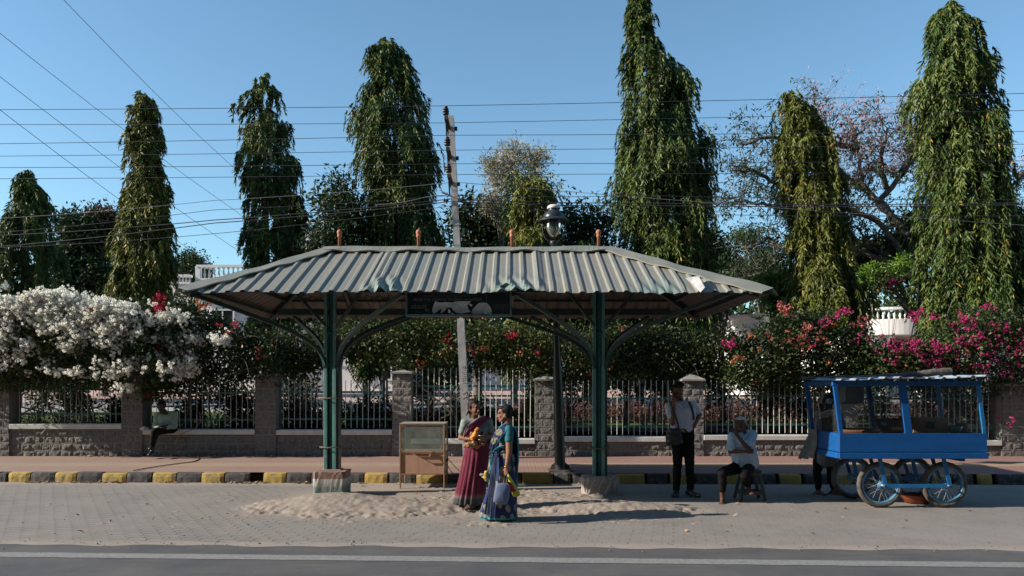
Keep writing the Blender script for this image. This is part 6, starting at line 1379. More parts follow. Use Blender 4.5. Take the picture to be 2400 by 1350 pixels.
def hand(wrist, palm, curl_dir, side, k=1.0, curl=.5, spread=.10, thumb=1, point=None):
    """wrist point, unit palm direction (wrist->knuckles), direction the fingers curl to, side = towards the thumb"""
    w_ = Vector(wrist); a = Vector(palm).normalized(); b = Vector(curl_dir); b = (b-a*b.dot(a)).normalized(); s_ = Vector(side); s_ = (s_-a*s_.dot(a)-b*s_.dot(b)).normalized()
    R = Matrix((s_, b, a)).transposed(); P = [ell(w_+a*.045*k, (.040*k, .016*k, .050*k), R), cap(w_-a*.01, w_+a*.03*k, .024*k, .026*k)]
    for i, (o, L) in enumerate(((.030, .072), (.010, .080), (-.010, .075), (-.029, .058))):
        p = w_+a*.082*k+s_*o*k; d = (a+s_*(o*spread*14)).normalized(); c = curl*(1+.12*i); r = .0088*k
        for sgm, fr in enumerate((.45, .31, .24)):
            ang = c*(.55+.75*sgm); dd = (d*math.cos(ang)+b*math.sin(ang)).normalized(); q = p+dd*L*fr*k; P.append(cap(p, q, r, r*.88, 8)); p = q; r *= .9
    p = w_+a*.02*k+s_*.026*k; d = (a*.6+s_*.75+b*.25*thumb).normalized(); q = p+d*.042*k; e = q+(a*.75+s_*.15+b*.7*thumb*curl*1.2).normalized()*.030*k
    P += [cap(p, q, .0125*k, .0105*k, 8), cap(q, e, .0105*k, .0085*k, 8)]
    return P
def foot(ankle, toe_dir, L=.235, k=1.0, toes=True):
    a = Vector(ankle); d = Vector(toe_dir).normalized(); d.z = 0; s_ = Vector((-d.y, d.x, 0)); g = a.copy(); g.z = a.z-.065
    P = [cap(g-d*.035+Vector((0,0,.0)), g+d*.02, .034*k, .032*k), cap(a, g+d*.0, .034*k, .036*k), cap(g+d*.02+Vector((0,0,.018)), g+d*(L*.52)-Vector((0,0,.010)), .034*k, .024*k), cap(g-d*.02-Vector((0,0,.008)), g+d*(L*.52)-Vector((0,0,.012)), .026*k, .022*k), ell(g+d*L*.5-Vector((0,0,.012)), (.042*k,.042*k,.018))]
    if toes:
        for i in range(5):
            o = (i-2)*.016*k; l = L*(.72-.035*abs(i-1)); P.append(cap(g+d*L*.48+s_*o-Vector((0,0,.014)), g+d*l+s_*o*1.15-Vector((0,0,.018)), .0095*k, .0085*k if i else .011*k, 8))
    return P
def loft(rings, n=72):
    """rings: (centre, rx, ry, fn(theta, i)->radial scale)"""
    mb = MB(); V = []
    for i, (c, rx, ry, fn) in enumerate(rings):
        for j in range(n):
            a = 2*math.pi*j/n; k = fn(a, i/(len(rings)-1)); V.append(Vector(c)+Vector((rx*k*math.cos(a), ry*k*math.sin(a), 0)))
    mb.add(V, [(i*n+j, i*n+(j+1) % n, (i+1)*n+(j+1) % n, (i+1)*n+j) for i in range(len(rings)-1) for j in range(n)]+[tuple(reversed(range(n))), tuple((len(rings)-1)*n+j for j in range(n))], 0, True); return mb
def strip(path, widths, thick, wav=.006, n_w=10, nrm=None, seed=0):
    """a cloth band following path; widths are vectors across it"""
    mb = MB(); V = []; m = len(path)
    for i in range(m):
        p, w_ = Vector(path[i]), Vector(widths[i]); t_ = (Vector(path[min(i+1, m-1)])-Vector(path[max(i-1, 0)])).normalized(); N = t_.cross(w_).normalized()
        if nrm is not None and N.dot(Vector(nrm[i])) < 0: N = -N
        for j in range(n_w+1):
            f = j/n_w-.5; V.append(p+w_*f+N*(wav*math.sin(j*2.4+i*.5+seed)+wav*.5*math.sin(j*5.1+i*.9)))
        for j in range(n_w+1):
            V.append(V[-(n_w+1)]+N*(-thick))
    k = 2*(n_w+1); F = []
    for i in range(m-1):
        for j in range(n_w):
            F.append((i*k+j, i*k+j+1, (i+1)*k+j+1, (i+1)*k+j)); F.append((i*k+n_w+1+j, (i+1)*k+n_w+1+j, (i+1)*k+n_w+2+j, i*k+n_w+2+j))
        F.append((i*k, (i+1)*k, (i+1)*k+n_w+1, i*k+n_w+1)); F.append((i*k+n_w, i*k+2*n_w+1, (i+1)*k+2*n_w+1, (i+1)*k+n_w))
    mb.add(V, F, 0, True); return mb
def smoothpts(pts, n=6):
    """Catmull-Rom through the points"""
    P = [Vector(p) for p in pts]; P = [P[0]*2-P[1]]+P+[P[-1]*2-P[-2]]; out = []
    for i in range(1, len(P)-2):
        for k in range(n):
            t = k/n; out.append(.5*((2*P[i])+(P[i+1]-P[i-1])*t+(2*P[i-1]-5*P[i]+4*P[i+1]-P[i+2])*t*t+(3*P[i]-P[i-1]-3*P[i+1]+P[i+2])*t**3))
    out.append(P[-2]); return out

# ---- woman in the maroon sari
Y1 = 10.62; z1 = mz(-.65, 10.62)
def W1(px, py, dy=0): return at(px, py, Y1+dy)
w1 = thing('person', (W1(1100, 0).x, Y1, z1), 'woman in a maroon sari and grey-green blouse holding an orange packet', 'person', 'two women talking')
sk1 = skin('skin_woman_in_maroon', (.175,.085,.052))
hp, f1, R1 = headprims(W1(1112, 956, -.01), 38, 8, .98, -4)
sL, sR = W1(1089, 991, -.01), W1(1146, 990, .03)
body = hp+[cap(W1(1110, 966, .02), W1(1113, 990, .03), .046, .055), cap(sL, sR, .055, .055), cap(W1(1100, 1005, .03), W1(1106, 1045, .03), .095, .105), cap(W1(1130, 1005, .03), W1(1122, 1045, .03), .095, .105), ell(W1(1117, 1060, .03), (.16,.12,.12))]
eL, hL = W1(1079, 1026, -.02), W1(1102, 1029, -.22); eR, hR = W1(1153, 1022, .0), W1(1119, 1026, -.21)
for s_, e_, h_ in ((sL, eL, hL), (sR, eR, hR)): body += [cap(s_, e_, .045, .036), cap(e_, h_, .034, .023)]
body += hand(hL, (W1(1116, 1022, -.25)-hL), (.3, .6, .4), (0, -.3, 1), .92, .85); body += hand(hR, (W1(1106, 1020, -.25)-hR), (-.3, .6, .3), (0, -.3, 1), .92, .85)
for a_, d_ in ((W1(1106, 1178, -.09), (-.62, -.8, 0)), (W1(1126, 1172, .06), (.1, -1, 0))):
    a_.z = z1+.078; body += foot(a_, d_, .225, .9)+[cap(a_, a_+Vector((.0, .03, .14)), .036, .040)]
blob('body', body, sk1, w1, .007, 3)
face(w1, f1, R1, .98)
hr_ = [ell(f1(0,-.030,.052), (.080,.088,.078), R1), ell(f1(0,-.052,.0), (.076,.060,.075), R1), ell(f1(0,.022,.092), (.058,.055,.026), R1), cap(f1(-.066,.005,.035), f1(-.070,-.035,-.055), .018, .016), cap(f1(.066,.005,.035), f1(.070,-.035,-.055), .018, .016), ell(f1(0,-.075,-.055), (.055,.038,.05), R1), cap(f1(-.075,-.05,-.06), f1(-.10,-.05,-.10), .014, .006), cap(f1(-.06,-.06,-.07), f1(-.115,-.045,-.125), .012, .004)]
blob('hair', hr_, M_hair, w1, .008, 3)
M_bl1 = pm('green_blouse', (.20,.245,.215), (.13,.165,.145), 12, .85, .4, 60, .003)
bp = [cap(sL+Vector((.005,0,-.005)), sL.lerp(eL, .62), .060, .051), cap(sR+Vector((-.005,0,-.005)), sR.lerp(eR, .62), .060, .051), cap(sL, sR, .062, .062), cap(W1(1100, 1002, .03), W1(1105, 1030, .03), .105, .108), cap(W1(1130, 1002, .03), W1(1123, 1030, .03), .105, .108)]
blob('blouse', bp, M_bl1, w1, .009, 3, .0018, 40)
t = NT('maroon_sari'); co = t.coords(); s3 = t.sep(co)
c = t.mix(t.noise(co, 30, 5, .7), (.135,.024,.044), (.085,.014,.028)); c = t.mix(t.ramp(t.noise(t.mapping(co, (14, 14, .8)), 1.4, 3), [(.58, 0.0), (.66, .55)]), c, (.22,.09,.11))
hem = t.ramp(s3[2], [(.0, (.06,.062,.066)), (.115, (.06,.062,.066)), (.15, (.17,.10,.115))]); c = t.mix(t.ramp(s3[2], [(.14, 1.0), (.20, 0.0)]), c, hem)
t.bump(t.noise(co, 160, 3), .3, .002); M_s1 = t.set(c, .85, 0, .12)
def pl(front, k1, amp, ph=0):
    def fn(a, f):
        d = math.cos(a-front); w_ = max(0, d)**1.5; return 1+amp*(f**.8)*((.35+w_)*math.sin(k1*a+ph+.6*math.sin(3*a))+.3*math.sin(k1*2.1*a+1)*w_)+.02*math.sin(5*a+f*6)
    return fn
def skirt(par, mat, cols, front, k1, amp, name='skirt', Pf=None, ph=0):
    rings = []; n = 22
    for i in range(n+1):
        f = i/n; ff = f*(len(cols)-1); a = min(int(ff), len(cols)-2); g = ff-a; q = [cols[a][j]*(1-g)+cols[a+1][j]*g for j in range(5)]
        c = Pf(q[0], q[1], q[4]); rings.append((c, q[2], q[3], pl(front, k1, amp, ph)))
    mb = loft(rings); return mb.build(name, mat, par)
skirt(w1, M_s1, [(1117,1034,.142,.115,.03), (1117,1052,.168,.135,.03), (1115,1075,.180,.150,.03), (1110,1110,.188,.155,.03), (1104,1150,.205,.165,.03), (1100,1181,.225,.175,.03)], math.radians(-110), 17, .085, 'sari_skirt', W1)
# upper drape: from the right hip across the chest to the left shoulder, then down the back
t = NT('maroon_drape'); co = t.coords(); uv = t.n('ShaderNodeAttribute', attribute_name='sand').outputs['Fac']
c = t.ramp(t.math('ADD', uv, t.math('MULTIPLY', t.math('SUBTRACT', t.noise(co, 20, 4), .5), .05)), [(.0, (.22,.145,.17)), (.16, (.21,.10,.13)), (.24, (.17,.024,.052)), (.62, (.15,.020,.046)), (.70, (.17,.11,.13)), (.90, (.16,.12,.14)), (.925, (.08,.21,.20)), (1.0, (.08,.20,.19))])
t.bump(t.noise(co, 150, 3), .3, .002); M_d1 = t.set(c, .8, 0, .2)
def drape(name, path, widths, mat, par, thick=.006, wav=.007, n_w=14, seed=0, push=None):
    mb = strip(path, widths, thick, wav, n_w, None, seed); me = mb.mesh(name); m = len(path); A = me.attributes.new('sand', 'FLOAT', 'POINT')
    vals = []
    for i in range(m): vals += [j/n_w for j in range(n_w+1)]*2
    A.data.foreach_set('value', np.array(vals, np.float32)); return link(name, me, mat, par)
chest = smoothpts([W1(1098, 1048, -.11), W1(1097, 1030, -.125), W1(1106, 1010, -.125), W1(1122, 996, -.09), W1(1140, 982, -.01), W1(1146, 984, .09), W1(1142, 1010, .17), W1(1136, 1060, .19)], 5)
wd = smoothpts([(.05,0,-.03), (.13,0,-.07), (.155,0,-.10), (.14,.02,-.13), (.105,.05,-.09), (.11,.03,.0), (.14,.0,.0), (.16,0,.0)], 5)
drape('sari_drape', chest, [-w_*-1 for w_ in wd], M_d1, w1, .012, .008)
dp = [ell(W1(1109, 1012, .0), (.105,.085,.10)), ell(W1(1124, 1012, -.005), (.085,.088,.11)), cap(W1(1106, 1030, .0), W1(1116, 1046, .02), .10, .115), cap(W1(1130, 990, -.005), W1(1142, 983, .03), .05, .045)]
blob('sari_bodice', dp, M_s1, w1, .009, 4, .003, 35)
wst = [cap(W1(1094, 1044, -.06), W1(1118, 1049, -.09), .022, .026), cap(W1(1118, 1049, -.09), W1(1134, 1040, -.05), .026, .022)]
blob('waist_tuck', wst, pm('gold_print', (.30,.16,.06), (.45,.19,.05), 30, .8, .4), w1, .008, 2, .003, 60)
for h_, e_ in ((hL, eL), (hR, eR)):
    d = (h_-e_).normalized()
    for k in (.03, .042):
        c = h_-d*k; q = Vector((0,0,1)).cross(d).normalized(); q2 = d.cross(q); mb = MB(); mb.tube([c+q*.030*math.cos(a*math.pi/8)+q2*.030*math.sin(a*math.pi/8) for a in range(17)], .0028, 5); mb.build('bangle', pm('gold', (.55,.36,.12), None, 5, .3, 0, metal=.8), w1)
for k, (a_, d_) in enumerate(((W1(1106, 1178, -.09), (-.62, -.8, 0)), (W1(1126, 1172, .06), (.1, -1, 0)))):
    d = Vector(d_).normalized(); g = Vector((a_.x, a_.y, z1+.004)); R = Matrix((Vector((-d.y, d.x, 0)), d, Vector((0,0,1)))).transposed(); mb = MB(); mb.box(g+d*.06, (.078, .235, .014), R, 0, .006); mb.tube([g+d*.09+R @ Vector((-.04,0,.01)), g+d*.09+Vector((0,0,.05)), g+d*.09+R @ Vector((.04,0,.01))], .007, 6); mb.tube([g-d*.0+R @ Vector((-.036,0,.01)), g+d*.03+Vector((0,0,.06)), g+R @ Vector((.036,0,.01))], .006, 6); mb.build('sandal', pm('dark_sandal', (.04,.025,.02), (.10,.06,.04), 20, .6, .2), w1)
# what she holds
M_org = pm('orange_cloth', (.60,.26,.02), (.42,.10,.02), 16, .75, .6, 30, .006)
pk = [cap(W1(1104, 1027, -.27), W1(1119, 1006, -.29), .016, .026), cap(W1(1106, 1029, -.27), W1(1116, 1015, -.30), .022, .030), ell(W1(1117, 1006, -.29), (.018,.012,.025))]
o = blob('orange_packet', pk, M_org, None, .006, 2, .004, 70); tag(o, 'crumpled orange and yellow packet held up in the hands of the woman in maroon', 'packet')
pk = [ell(W1(1104, 1041, -.22), (.085,.035,.035)), cap(W1(1088, 1046, -.2), W1(1100, 1043, -.22), .02, .03), cap(W1(1114, 1040, -.22), W1(1106, 1028, -.24), .03, .015)]
o = blob('brown_bag', pk, pm('gold_brown_cloth', (.34,.18,.08), (.20,.11,.06), 22, .8, .5, 30, .005), None, .008, 2, .004, 60); tag(o, 'small crumpled brown and orange bag held below the orange packet', 'bag')

# ---- woman in the blue sari, in profile
Y2 = 9.82; z2 = mz(-.1, 9.8)
def W2(px, py, dy=0): return at(px, py, Y2+dy)
w2 = thing('person', (W2(1182, 0).x, Y2, z2), 'woman in a blue sari with pale paisley spots and black hair bun seen in profile', 'person', 'two women talking')
sk2 = skin('skin_woman_in_blue', (.235,.115,.072)); k2 = .93
hp, f2, R2 = headprims(W2(1183, 970, .0), -86, 4, k2, 0)
nb = W2(1192, 999, .01); shN, shF = W2(1193, 1008, -.115), W2(1183, 1006, .14)
body = hp+[cap(W2(1188, 978, .0), W2(1192, 1000, .01), .047, .058), cap(shN, shF, .055, .055), cap(W2(1187, 1012, -.02), W2(1186, 1040, -.01), .092, .088), cap(W2(1185, 1012, .06), W2(1184, 1040, .05), .09, .088), cap(W2(1183, 1040, .02), W2(1183, 1056, .02), .108, .118)]
eN, hN = W2(1193, 1060, -.175), W2(1187, 1096, -.20); eF, hF = W2(1176, 1055, .15), W2(1152, 1085, .10)
body += [cap(shN, eN, .050, .039), cap(eN, hN, .038, .024), cap(shF, eF, .045, .036), cap(eF, hF, .034, .024)]
body += hand(hN, (-.06, -.05, -1), (.6, .8, 0), (-1, -.3, 0), .92, .95); body += hand(hF, (-.4, -.1, -.6), (.4, 0, -.4), (-.3, -1, 0), .9, .8)
for a_, d_ in ((W2(1188, 1205, -.10), (-1, -.1, 0)), (W2(1194, 1203, .10), (-1, .05, 0))):
    a_.z = z2+.08; body += foot(a_, d_, .225, .92)+[cap(a_, a_+Vector((.02, .04, .12)), .038, .040)]
blob('body', body, sk2, w2, .007, 3); face(w2, f2, R2, k2)
hr_ = [ell(f2(0,-.030,.050), (.080,.088,.078), R2), ell(f2(0,-.056,.002), (.076,.058,.07), R2), ell(f2(0,.026,.088), (.060,.052,.026), R2), cap(f2(-.068,.030,.045), f2(-.074,-.03,.0), .016, .020), cap(f2(.068,.030,.045), f2(.074,-.03,.0), .016, .020)]
blob('hair', hr_, M_hair, w2, .007, 3)
blob('hair_bun', [ell(f2(0,-.145,-.012), (.045,.046,.046), R2), ell(f2(0,-.112,.0), (.03,.03,.032), R2), ell(f2(.01,-.155,-.045), (.026,.026,.024), R2)], M_hair, w2, .007, 3, .0015, 90)
mb = MB(); mb.add(*ell(f2(.083*1, 0, -.04), (.007, .007, .007)), 0, True); mb.add(*ell(f2(-.083, 0, -.04), (.007, .007, .007)), 0, True); mb.build('earring', MC['gold'], w2)
M_bl2b = pm('teal_blouse', (.008,.105,.135), (.006,.075,.10), 10, .8, .4, 60, .003)
bp = [cap(shN+Vector((0,0,-.002)), shN.lerp(eN, .45), .064, .055), cap(shF, shF.lerp(eF, .45), .062, .052), cap(W2(1187, 1010, -.035), W2(1184, 1028, -.03), .098, .094), cap(W2(1185, 1010, .06), W2(1183, 1028, .06), .098, .094)]
blob('blouse', bp, M_bl2b, w2, .009, 3, .0018, 40)
def paisley(name, base1, base2, spot, edge, border=None, bz=None):
    t = NT(name); co = t.coords(); vo = t.n('ShaderNodeTexVoronoi'); vo.voronoi_dimensions = '2D'; q_ = t.sep(co); t.l(t.comb(t.math('ADD', t.math('MULTIPLY', q_[0], 8.5), t.math('ADD', t.math('MULTIPLY', q_[1], 4.5), t.math('MULTIPLY', q_[2], 2.0))), t.math('MULTIPLY', q_[2], 6.4)), vo.inputs['Vector']); vo.inputs['Scale'].default_value = 1.0; vo.inputs['Randomness'].default_value = .5
    d = vo.outputs['Distance']; base = t.mix(t.noise(co, 9, 5), base1, base2)
    inner = t.mix(t.ramp(t.noise(co, 150, 2), [(.45, 0.0), (.55, 1.0)]), spot, tuple(x*.45 for x in spot))
    c = t.mix(t.ramp(d, [(.31, 1.0), (.335, 0.0)]), base, inner)
    if border is not None:
        s3 = t.sep(co); z = t.math('ADD', s3[2], t.math('MULTIPLY', t.noise(co, 5, 2), .02)); c = t.mix(t.math('LESS_THAN', z, bz), c, border)
    t.bump(t.noise(co, 160, 3), .3, .002); return t.set(c, .75, 0, .25)
M_s2 = paisley('blue_paisley', (.014,.030,.105), (.009,.019,.072), (.25,.24,.165), (.1,.1,.1), (.02,.24,.31), .06)
o = skirt(w2, M_s2, [(1182,1047,.110,.135,.02), (1184,1062,.135,.165,.02), (1185,1080,.155,.175,.02), (1183,1110,.162,.175,.02), (1178,1150,.190,.185,.02), (1172,1185,.215,.195,.02), (1170,1213,.235,.20,.02)], math.radians(180), 15, .085, 'sari_skirt', W2, 1)
# dark pleat fan falling at the front, edged pale
M_pl = pm('navy_pleat', (.010,.018,.05), (.02,.03,.08), 12, .8, .3, 60, .003)
for i, (x0, x1_) in enumerate(((1158,1146),(1160,1152),(1163,1160))):
    pth = smoothpts([W2(x0, 1060, -.125-.01*i), W2(x0-4, 1100, -.165-.012*i), W2((x0+x1_)/2-4, 1150, -.185-.012*i), W2(x1_-8, 1206, -.20-.012*i)], 6)
    drape('pleat', pth, [Vector((.030+.018*j/len(pth), -.006, 0)) for j in range(len(pth))], M_pl, w2, .004, .004, 6, i)
# drape: from waist at the front up over the chest to the near shoulder, hanging down behind
t = NT('blue_drape'); co = t.coords(); uv = t.n('ShaderNodeAttribute', attribute_name='sand').outputs['Fac']
vo = t.n('ShaderNodeTexVoronoi'); vo.voronoi_dimensions = '2D'; q_ = t.sep(co); t.l(t.comb(t.math('ADD', t.math('MULTIPLY', q_[0], 9.5), t.math('SUBTRACT', t.math('MULTIPLY', q_[1], 5.0), t.math('MULTIPLY', q_[2], 3.0))), t.math('MULTIPLY', q_[2], 7.2)), vo.inputs['Vector']); vo.inputs['Scale'].default_value = 1.0; vo.inputs['Randomness'].default_value = .5
base = t.mix(t.noise(co, 9, 5), (.014,.030,.105), (.009,.019,.072)); c = t.mix(t.ramp(vo.outputs['Distance'], [(.30, 1.0), (.33, 0.0)]), base, t.mix(t.ramp(t.noise(co, 150, 2), [(.45, 0.0), (.55, 1.0)]), (.30,.29,.20), (.13,.13,.09)))
c = t.mix(t.math('GREATER_THAN', uv, .93), c, (.025,.26,.33)); t.bump(t.noise(co, 150, 3), .3, .002); M_d2 = t.set(c, .75, 0, .25)
dp = [ell(W2(1172, 1021, .04), (.080,.125,.085)), cap(W2(1176, 1040, .05), W2(1172, 1052, .05), .085, .10), cap(W2(1183, 1004, .03), W2(1199, 1012, .09), .05, .06), cap(W2(1201, 1015, .05), W2(1203, 1060, .06), .055, .06)]
blob('sari_bodice', dp, M_s2, w2, .009, 4, .0025, 35)
chest = smoothpts([W2(1160, 1058, -.105), W2(1160, 1042, -.115), W2(1164, 1026, -.125), W2(1176, 1011, -.13), W2(1190, 1000, -.105), W2(1203, 1003, -.05), W2(1209, 1030, -.03), W2(1210, 1070, -.03), W2(1209, 1108, -.03)], 5)
wd = smoothpts([(.10,-.01,-.01), (.11,-.03,-.01), (.105,-.05,-.02), (.08,-.055,-.06), (.05,-.07,-.05), (.06,-.10,-.02), (.04,-.14,0), (.045,-.13,0), (.04,-.12,0)], 5)
drape('sari_drape', chest, wd, M_d2, w2, .010, .006)
pth = smoothpts([W2(1180, 1046, -.14), W2(1166, 1050, -.15), W2(1155, 1060, -.12), W2(1150, 1085, -.08), W2(1149, 1110, -.06)], 6)
drape('sari_border', pth, [Vector((.012, -.01, .03)) if j < len(pth)*.5 else Vector((.032, -.01, .0)) for j in range(len(pth))], pm('cyan_border', (.025,.26,.33), (.02,.19,.25), 12, .7, .3), w2, .010, .004, 5)
d = (hN-eN).normalized(); c = hN-d*.01; q = Vector((0,1,0)).cross(d).normalized(); q2 = d.cross(q); mb = MB(); mb.tube([c+q*.030*math.cos(a*math.pi/8)+q2*.030*math.sin(a*math.pi/8) for a in range(17)], .006, 6); mb.build('bangle', MC['gold'], w2)
for k, (a_, d_) in enumerate(((W2(1188, 1205, -.10), (-1, -.1, 0)), (W2(1194, 1203, .10), (-1, .05, 0)))):
    d = Vector(d_).normalized(); g = Vector((a_.x, a_.y, z2+.010)); R = Matrix((Vector((-d.y, d.x, 0)), d, Vector((0,0,1)))).transposed(); mb = MB(); mb.box(g+d*.06, (.084, .25, .026), R, 0, .010); mb.build('sandal', M_blk, w2); sh_ = [cap(g+d*.02+Vector((0,0,.03)), g+d*.10+Vector((0,0,.024)), .043, .038)]; blob('sandal_strap', sh_, MC['dark_sandal'], w2, .008, 2)
# bags
def softbag(name, pts, Yb, th, mat, label, cat, straps=None, matS=None, piping=None, bulge=.035):
    n = len(pts); c = at(sum(p[0] for p in pts)/n, sum(p[1] for p in pts)/n, Yb); V = []; rings = (( -1, .80), (-.75, .95), (-.3, 1.0), (.3, 1.0), (.75, .95), (1, .80)); 
    P3 = [at(x, y, Yb) for x, y in pts]; mb = MB()
    for r, k in rings:
        for p in P3: V.append(c+(p-c)*k+Vector((0, r*th/2, 0)))
    F = [(i*n+j, i*n+(j+1) % n, (i+1)*n+(j+1) % n, (i+1)*n+j) for i in range(5) for j in range(n)]; V += [c+Vector((0, -th/2-bulge*.3, 0)), c+Vector((0, th/2+bulge*.3, 0))]; b = 6*n
    F += [(j, b, (j+1) % n) for j in range(n)]+[(5*n+j, 5*n+(j+1) % n, b+1) for j in range(n)]
    mb.add(V, F, 0, True); o = mb.build(name, mat); tag(o, label, cat)
    if straps:
        mb = MB()
        for s_ in straps: mb.tube(smoothpts(s_, 5), .006, 6)
        so_ = mb.build('handle', matS or mat, o)
    if piping:
        mb = MB(); mb.tube([c+(p-c)*1.0+Vector((0, -th*.28, 0)) for p in P3+[P3[0]]], .0045, 5); mb.build('piping', piping, o)
    return o
rp = [(1165,1134),(1175,1132),(1186,1133),(1192,1136),(1194,1142),(1193,1155),(1190,1172),(1188,1179),(1183,1181),(1170,1180),(1161,1178),(1157,1174),(1158,1165),(1160,1150),(1162,1139)]
hk = hN+Vector((-.005, -.0, -.10))
softbag('blue_bag', rp, Y2-.30, .07, pm('slate_blue_bag', (.10,.135,.24), (.08,.11,.20), 5, .7, .3, 80, .002), 'flat slate blue zip bag hanging from the hand of the woman in blue', 'bag', [[at(1180, 1133, Y2-.30), at(1182, 1120, Y2-.26), hk, at(1188, 1120, Y2-.26), at(1186, 1134, Y2-.30)]], M_blk, pm('grey_piping', (.30,.31,.33), None, 5, .6, 0))
softbag('yellow_bag', [(1190,1108),(1197,1118),(1206,1132),(1214,1146),(1219,1155),(1218,1162),(1210,1165),(1203,1163),(1198,1150),(1193,1132),(1189,1118)], Y2-.20, .08, pm('lime_plastic', (.42,.42,.03), (.30,.30,.02), 12, .4, .8, 16, .01), 'lime yellow plastic carrier bag hanging behind the slate blue bag', 'bag', [[at(1191, 1110, Y2-.2), hk+Vector((.0, .02, .0))]], None)
softbag('red_bag', [(1188,1128),(1196,1130),(1203,1140),(1209,1150),(1206,1154),(1197,1152),(1190,1150),(1186,1140)], Y2-.255, .05, pm('red_cloth', (.32,.02,.025), (.22,.015,.02), 12, .8, .5), 'small red bag squeezed between the blue bag and the yellow bag', 'bag')
o = blob('printed_pouch', [ell(W2(1135, 1113, .05), (.055,.03,.022)), cap(W2(1128, 1112, .05), W2(1141, 1122, .05), .018, .035), ell(W2(1141, 1106, .05), (.03,.03,.02))], pm('cyan_yellow_print', (.42,.25,.03), (.07,.24,.27), 9, .6, .4, 30, .004, lo=.47, hi=.53), None, .008, 2, .004, 50); tag(o, 'orange and cyan printed pouch carried in front of the woman in blue', 'pouch')
mb = MB(); mb.tube([W2(1138, 1108, .05), hF+Vector((0, 0, -.08))], .006, 5); 
mb.build('strap', MC['cyan_border'], o)

# ---- young man on the phone
Y3 = 12.0
def W3(px, py, dy=0): return at(px, py, Y3+dy)
w3 = thing('person', (W3(1603, 0).x, Y3, 0), 'young man standing in white shirt and black trousers talking on a phone', 'person')
sk3 = skin('skin_young_man', (.17,.085,.055))
hp, f3, R3 = headprims(W3(1589, 919, -.02), 22, 2, 1.02, 4)
sL, sR = W3(1568, 952, 0), W3(1623, 949, .02); eL, hL = W3(1575, 992, -.10), W3(1579, 940, -.10); eR, hR = W3(1640, 972, .06), W3(1630, 993, -.05)
body = hp+[cap(W3(1592, 928, .01), W3(1596, 950, .02), .052, .062), cap(sL, sR, .06, .06), cap(W3(1587, 965, .02), W3(1593, 1005, .02), .12, .11), cap(W3(1610, 965, .02), W3(1607, 1005, .02), .12, .11), cap(sL, eL, .052, .040), cap(eL, hL, .040, .027), cap(sR, eR, .052, .040), cap(eR, hR, .038, .027)]
body += hand(hL, W3(1580, 926, -.08)-hL, (.4, .6, 0), (1, -.2, 0), 1, .75); body += hand(hR, W3(1624, 1001, -.06)-hR, (0, .7, -.4), (-1, -.4, 0), 1, .85)
blob('body', body, sk3, w3, .0075, 3); face(w3, f3, R3, 1.02)
hr_ = [ell(f3(0,-.028,.062), (.084,.092,.078), R3), ell(f3(0,-.05,.01), (.078,.06,.06), R3), ell(f3(.005,.045,.118), (.068,.058,.042), R3), ell(f3(-.03,.03,.13), (.045,.05,.035), R3)]
blob('hair', hr_, M_hair, w3, .008, 2, .005, 45)
blob('beard', [cap(f3(-.060,.012,-.03), f3(-.028,.064,-.096), .013, .014), cap(f3(.060,.012,-.03), f3(.028,.064,-.096), .013, .014), ell(f3(0,.078,-.100), (.030,.018,.018), R3), cap(f3(-.022,.094,-.053), f3(.022,.094,-.053), .005, .005)], M_hair, w3, .006, 2)
M_sh3 = pm('white_shirt', (.46,.48,.58), (.40,.42,.51), 5, .85, .4, 60, .003)
bp = [cap(sL, sL.lerp(eL, .60), .072, .064), cap(sR, sR.lerp(eR, .62), .072, .064), cap(sL, sR, .072, .072), cap(W3(1586, 965, .02), W3(1590, 1005, .02), .135, .118), cap(W3(1611, 965, .02), W3(1609, 1005, .02), .135, .118), cap(W3(1582, 948, .0), W3(1610, 947, .0), .06, .06)]
blob('shirt', bp, M_sh3, w3, .010, 3, .0028, 26)
mb = MB(); P_ = [W3(1598, y, -.135+.012*math.sin(i)) for i, y in enumerate((952, 965, 980, 995, 1006))]; mb.tube(P_, [.005]*5, 5); mb.build('placket', M_sh3, w3)
blob('collar', [cap(W3(1584, 944, -.06), W3(1598, 953, -.10), .016, .012), cap(W3(1612, 943, -.05), W3(1600, 953, -.10), .016, .012), cap(W3(1584, 943, .03), W3(1611, 942, .05), .022, .022)], M_sh3, w3, .007, 2)
M_tr = pm('black_trousers', (.006,.006,.007), (.009,.009,.010), 5, .9, .3, 60, .003, spec=.15)
hpL, hpR = W3(1588, 1022, .02), W3(1612, 1022, .02)
tp_ = [cap(W3(1590, 1010, .02), W3(1611, 1010, .02), .105, .105), cap(hpL, W3(1588, 1085, .0), .105, .075), cap(W3(1588, 1085, .0), W3(1585, 1143, .02), .072, .058), cap(hpR, W3(1616, 1085, .0), .105, .075), cap(W3(1616, 1085, .0), W3(1618, 1143, .02), .072, .058)]
blob('trousers', tp_, M_tr, w3, .010, 3, .003, 22)
belt = loft([(W3(1600, y, .02), .172, .118, lambda a, f: 1.0) for y in (1013, 1012, 1006, 1005)]); belt.build('belt', M_blk, w3)
mb = MB(); mb.box(W3(1600, 1009.5, -.10), (.05, .012, .035), None, 0, .004); mb.build('buckle', MC['gold'], w3)
for (x, y, dx) in ((1584, 1152, -.4), (1619, 1152, .55)):
    a_ = W3(x, y, .0); a_.z = .03; d = Vector((dx, -.9, 0)).normalized(); sh_ = [cap(a_-d*.06+Vector((0,0,.025)), a_+d*.04+Vector((0,0,.02)), .045, .042), cap(a_+d*.03+Vector((0,0,.012)), a_+d*.18, .043, .032), cap(a_-d*.03+Vector((0,0,.09)), a_-d*.02+Vector((0,0,.02)), .05, .045), ell(a_+d*.06-Vector((0,0,.012)), (.05,.13,.018) if abs(dx) < .1 else (.07,.11,.018))]; blob('shoe', sh_, M_blk, w3, .008, 2)
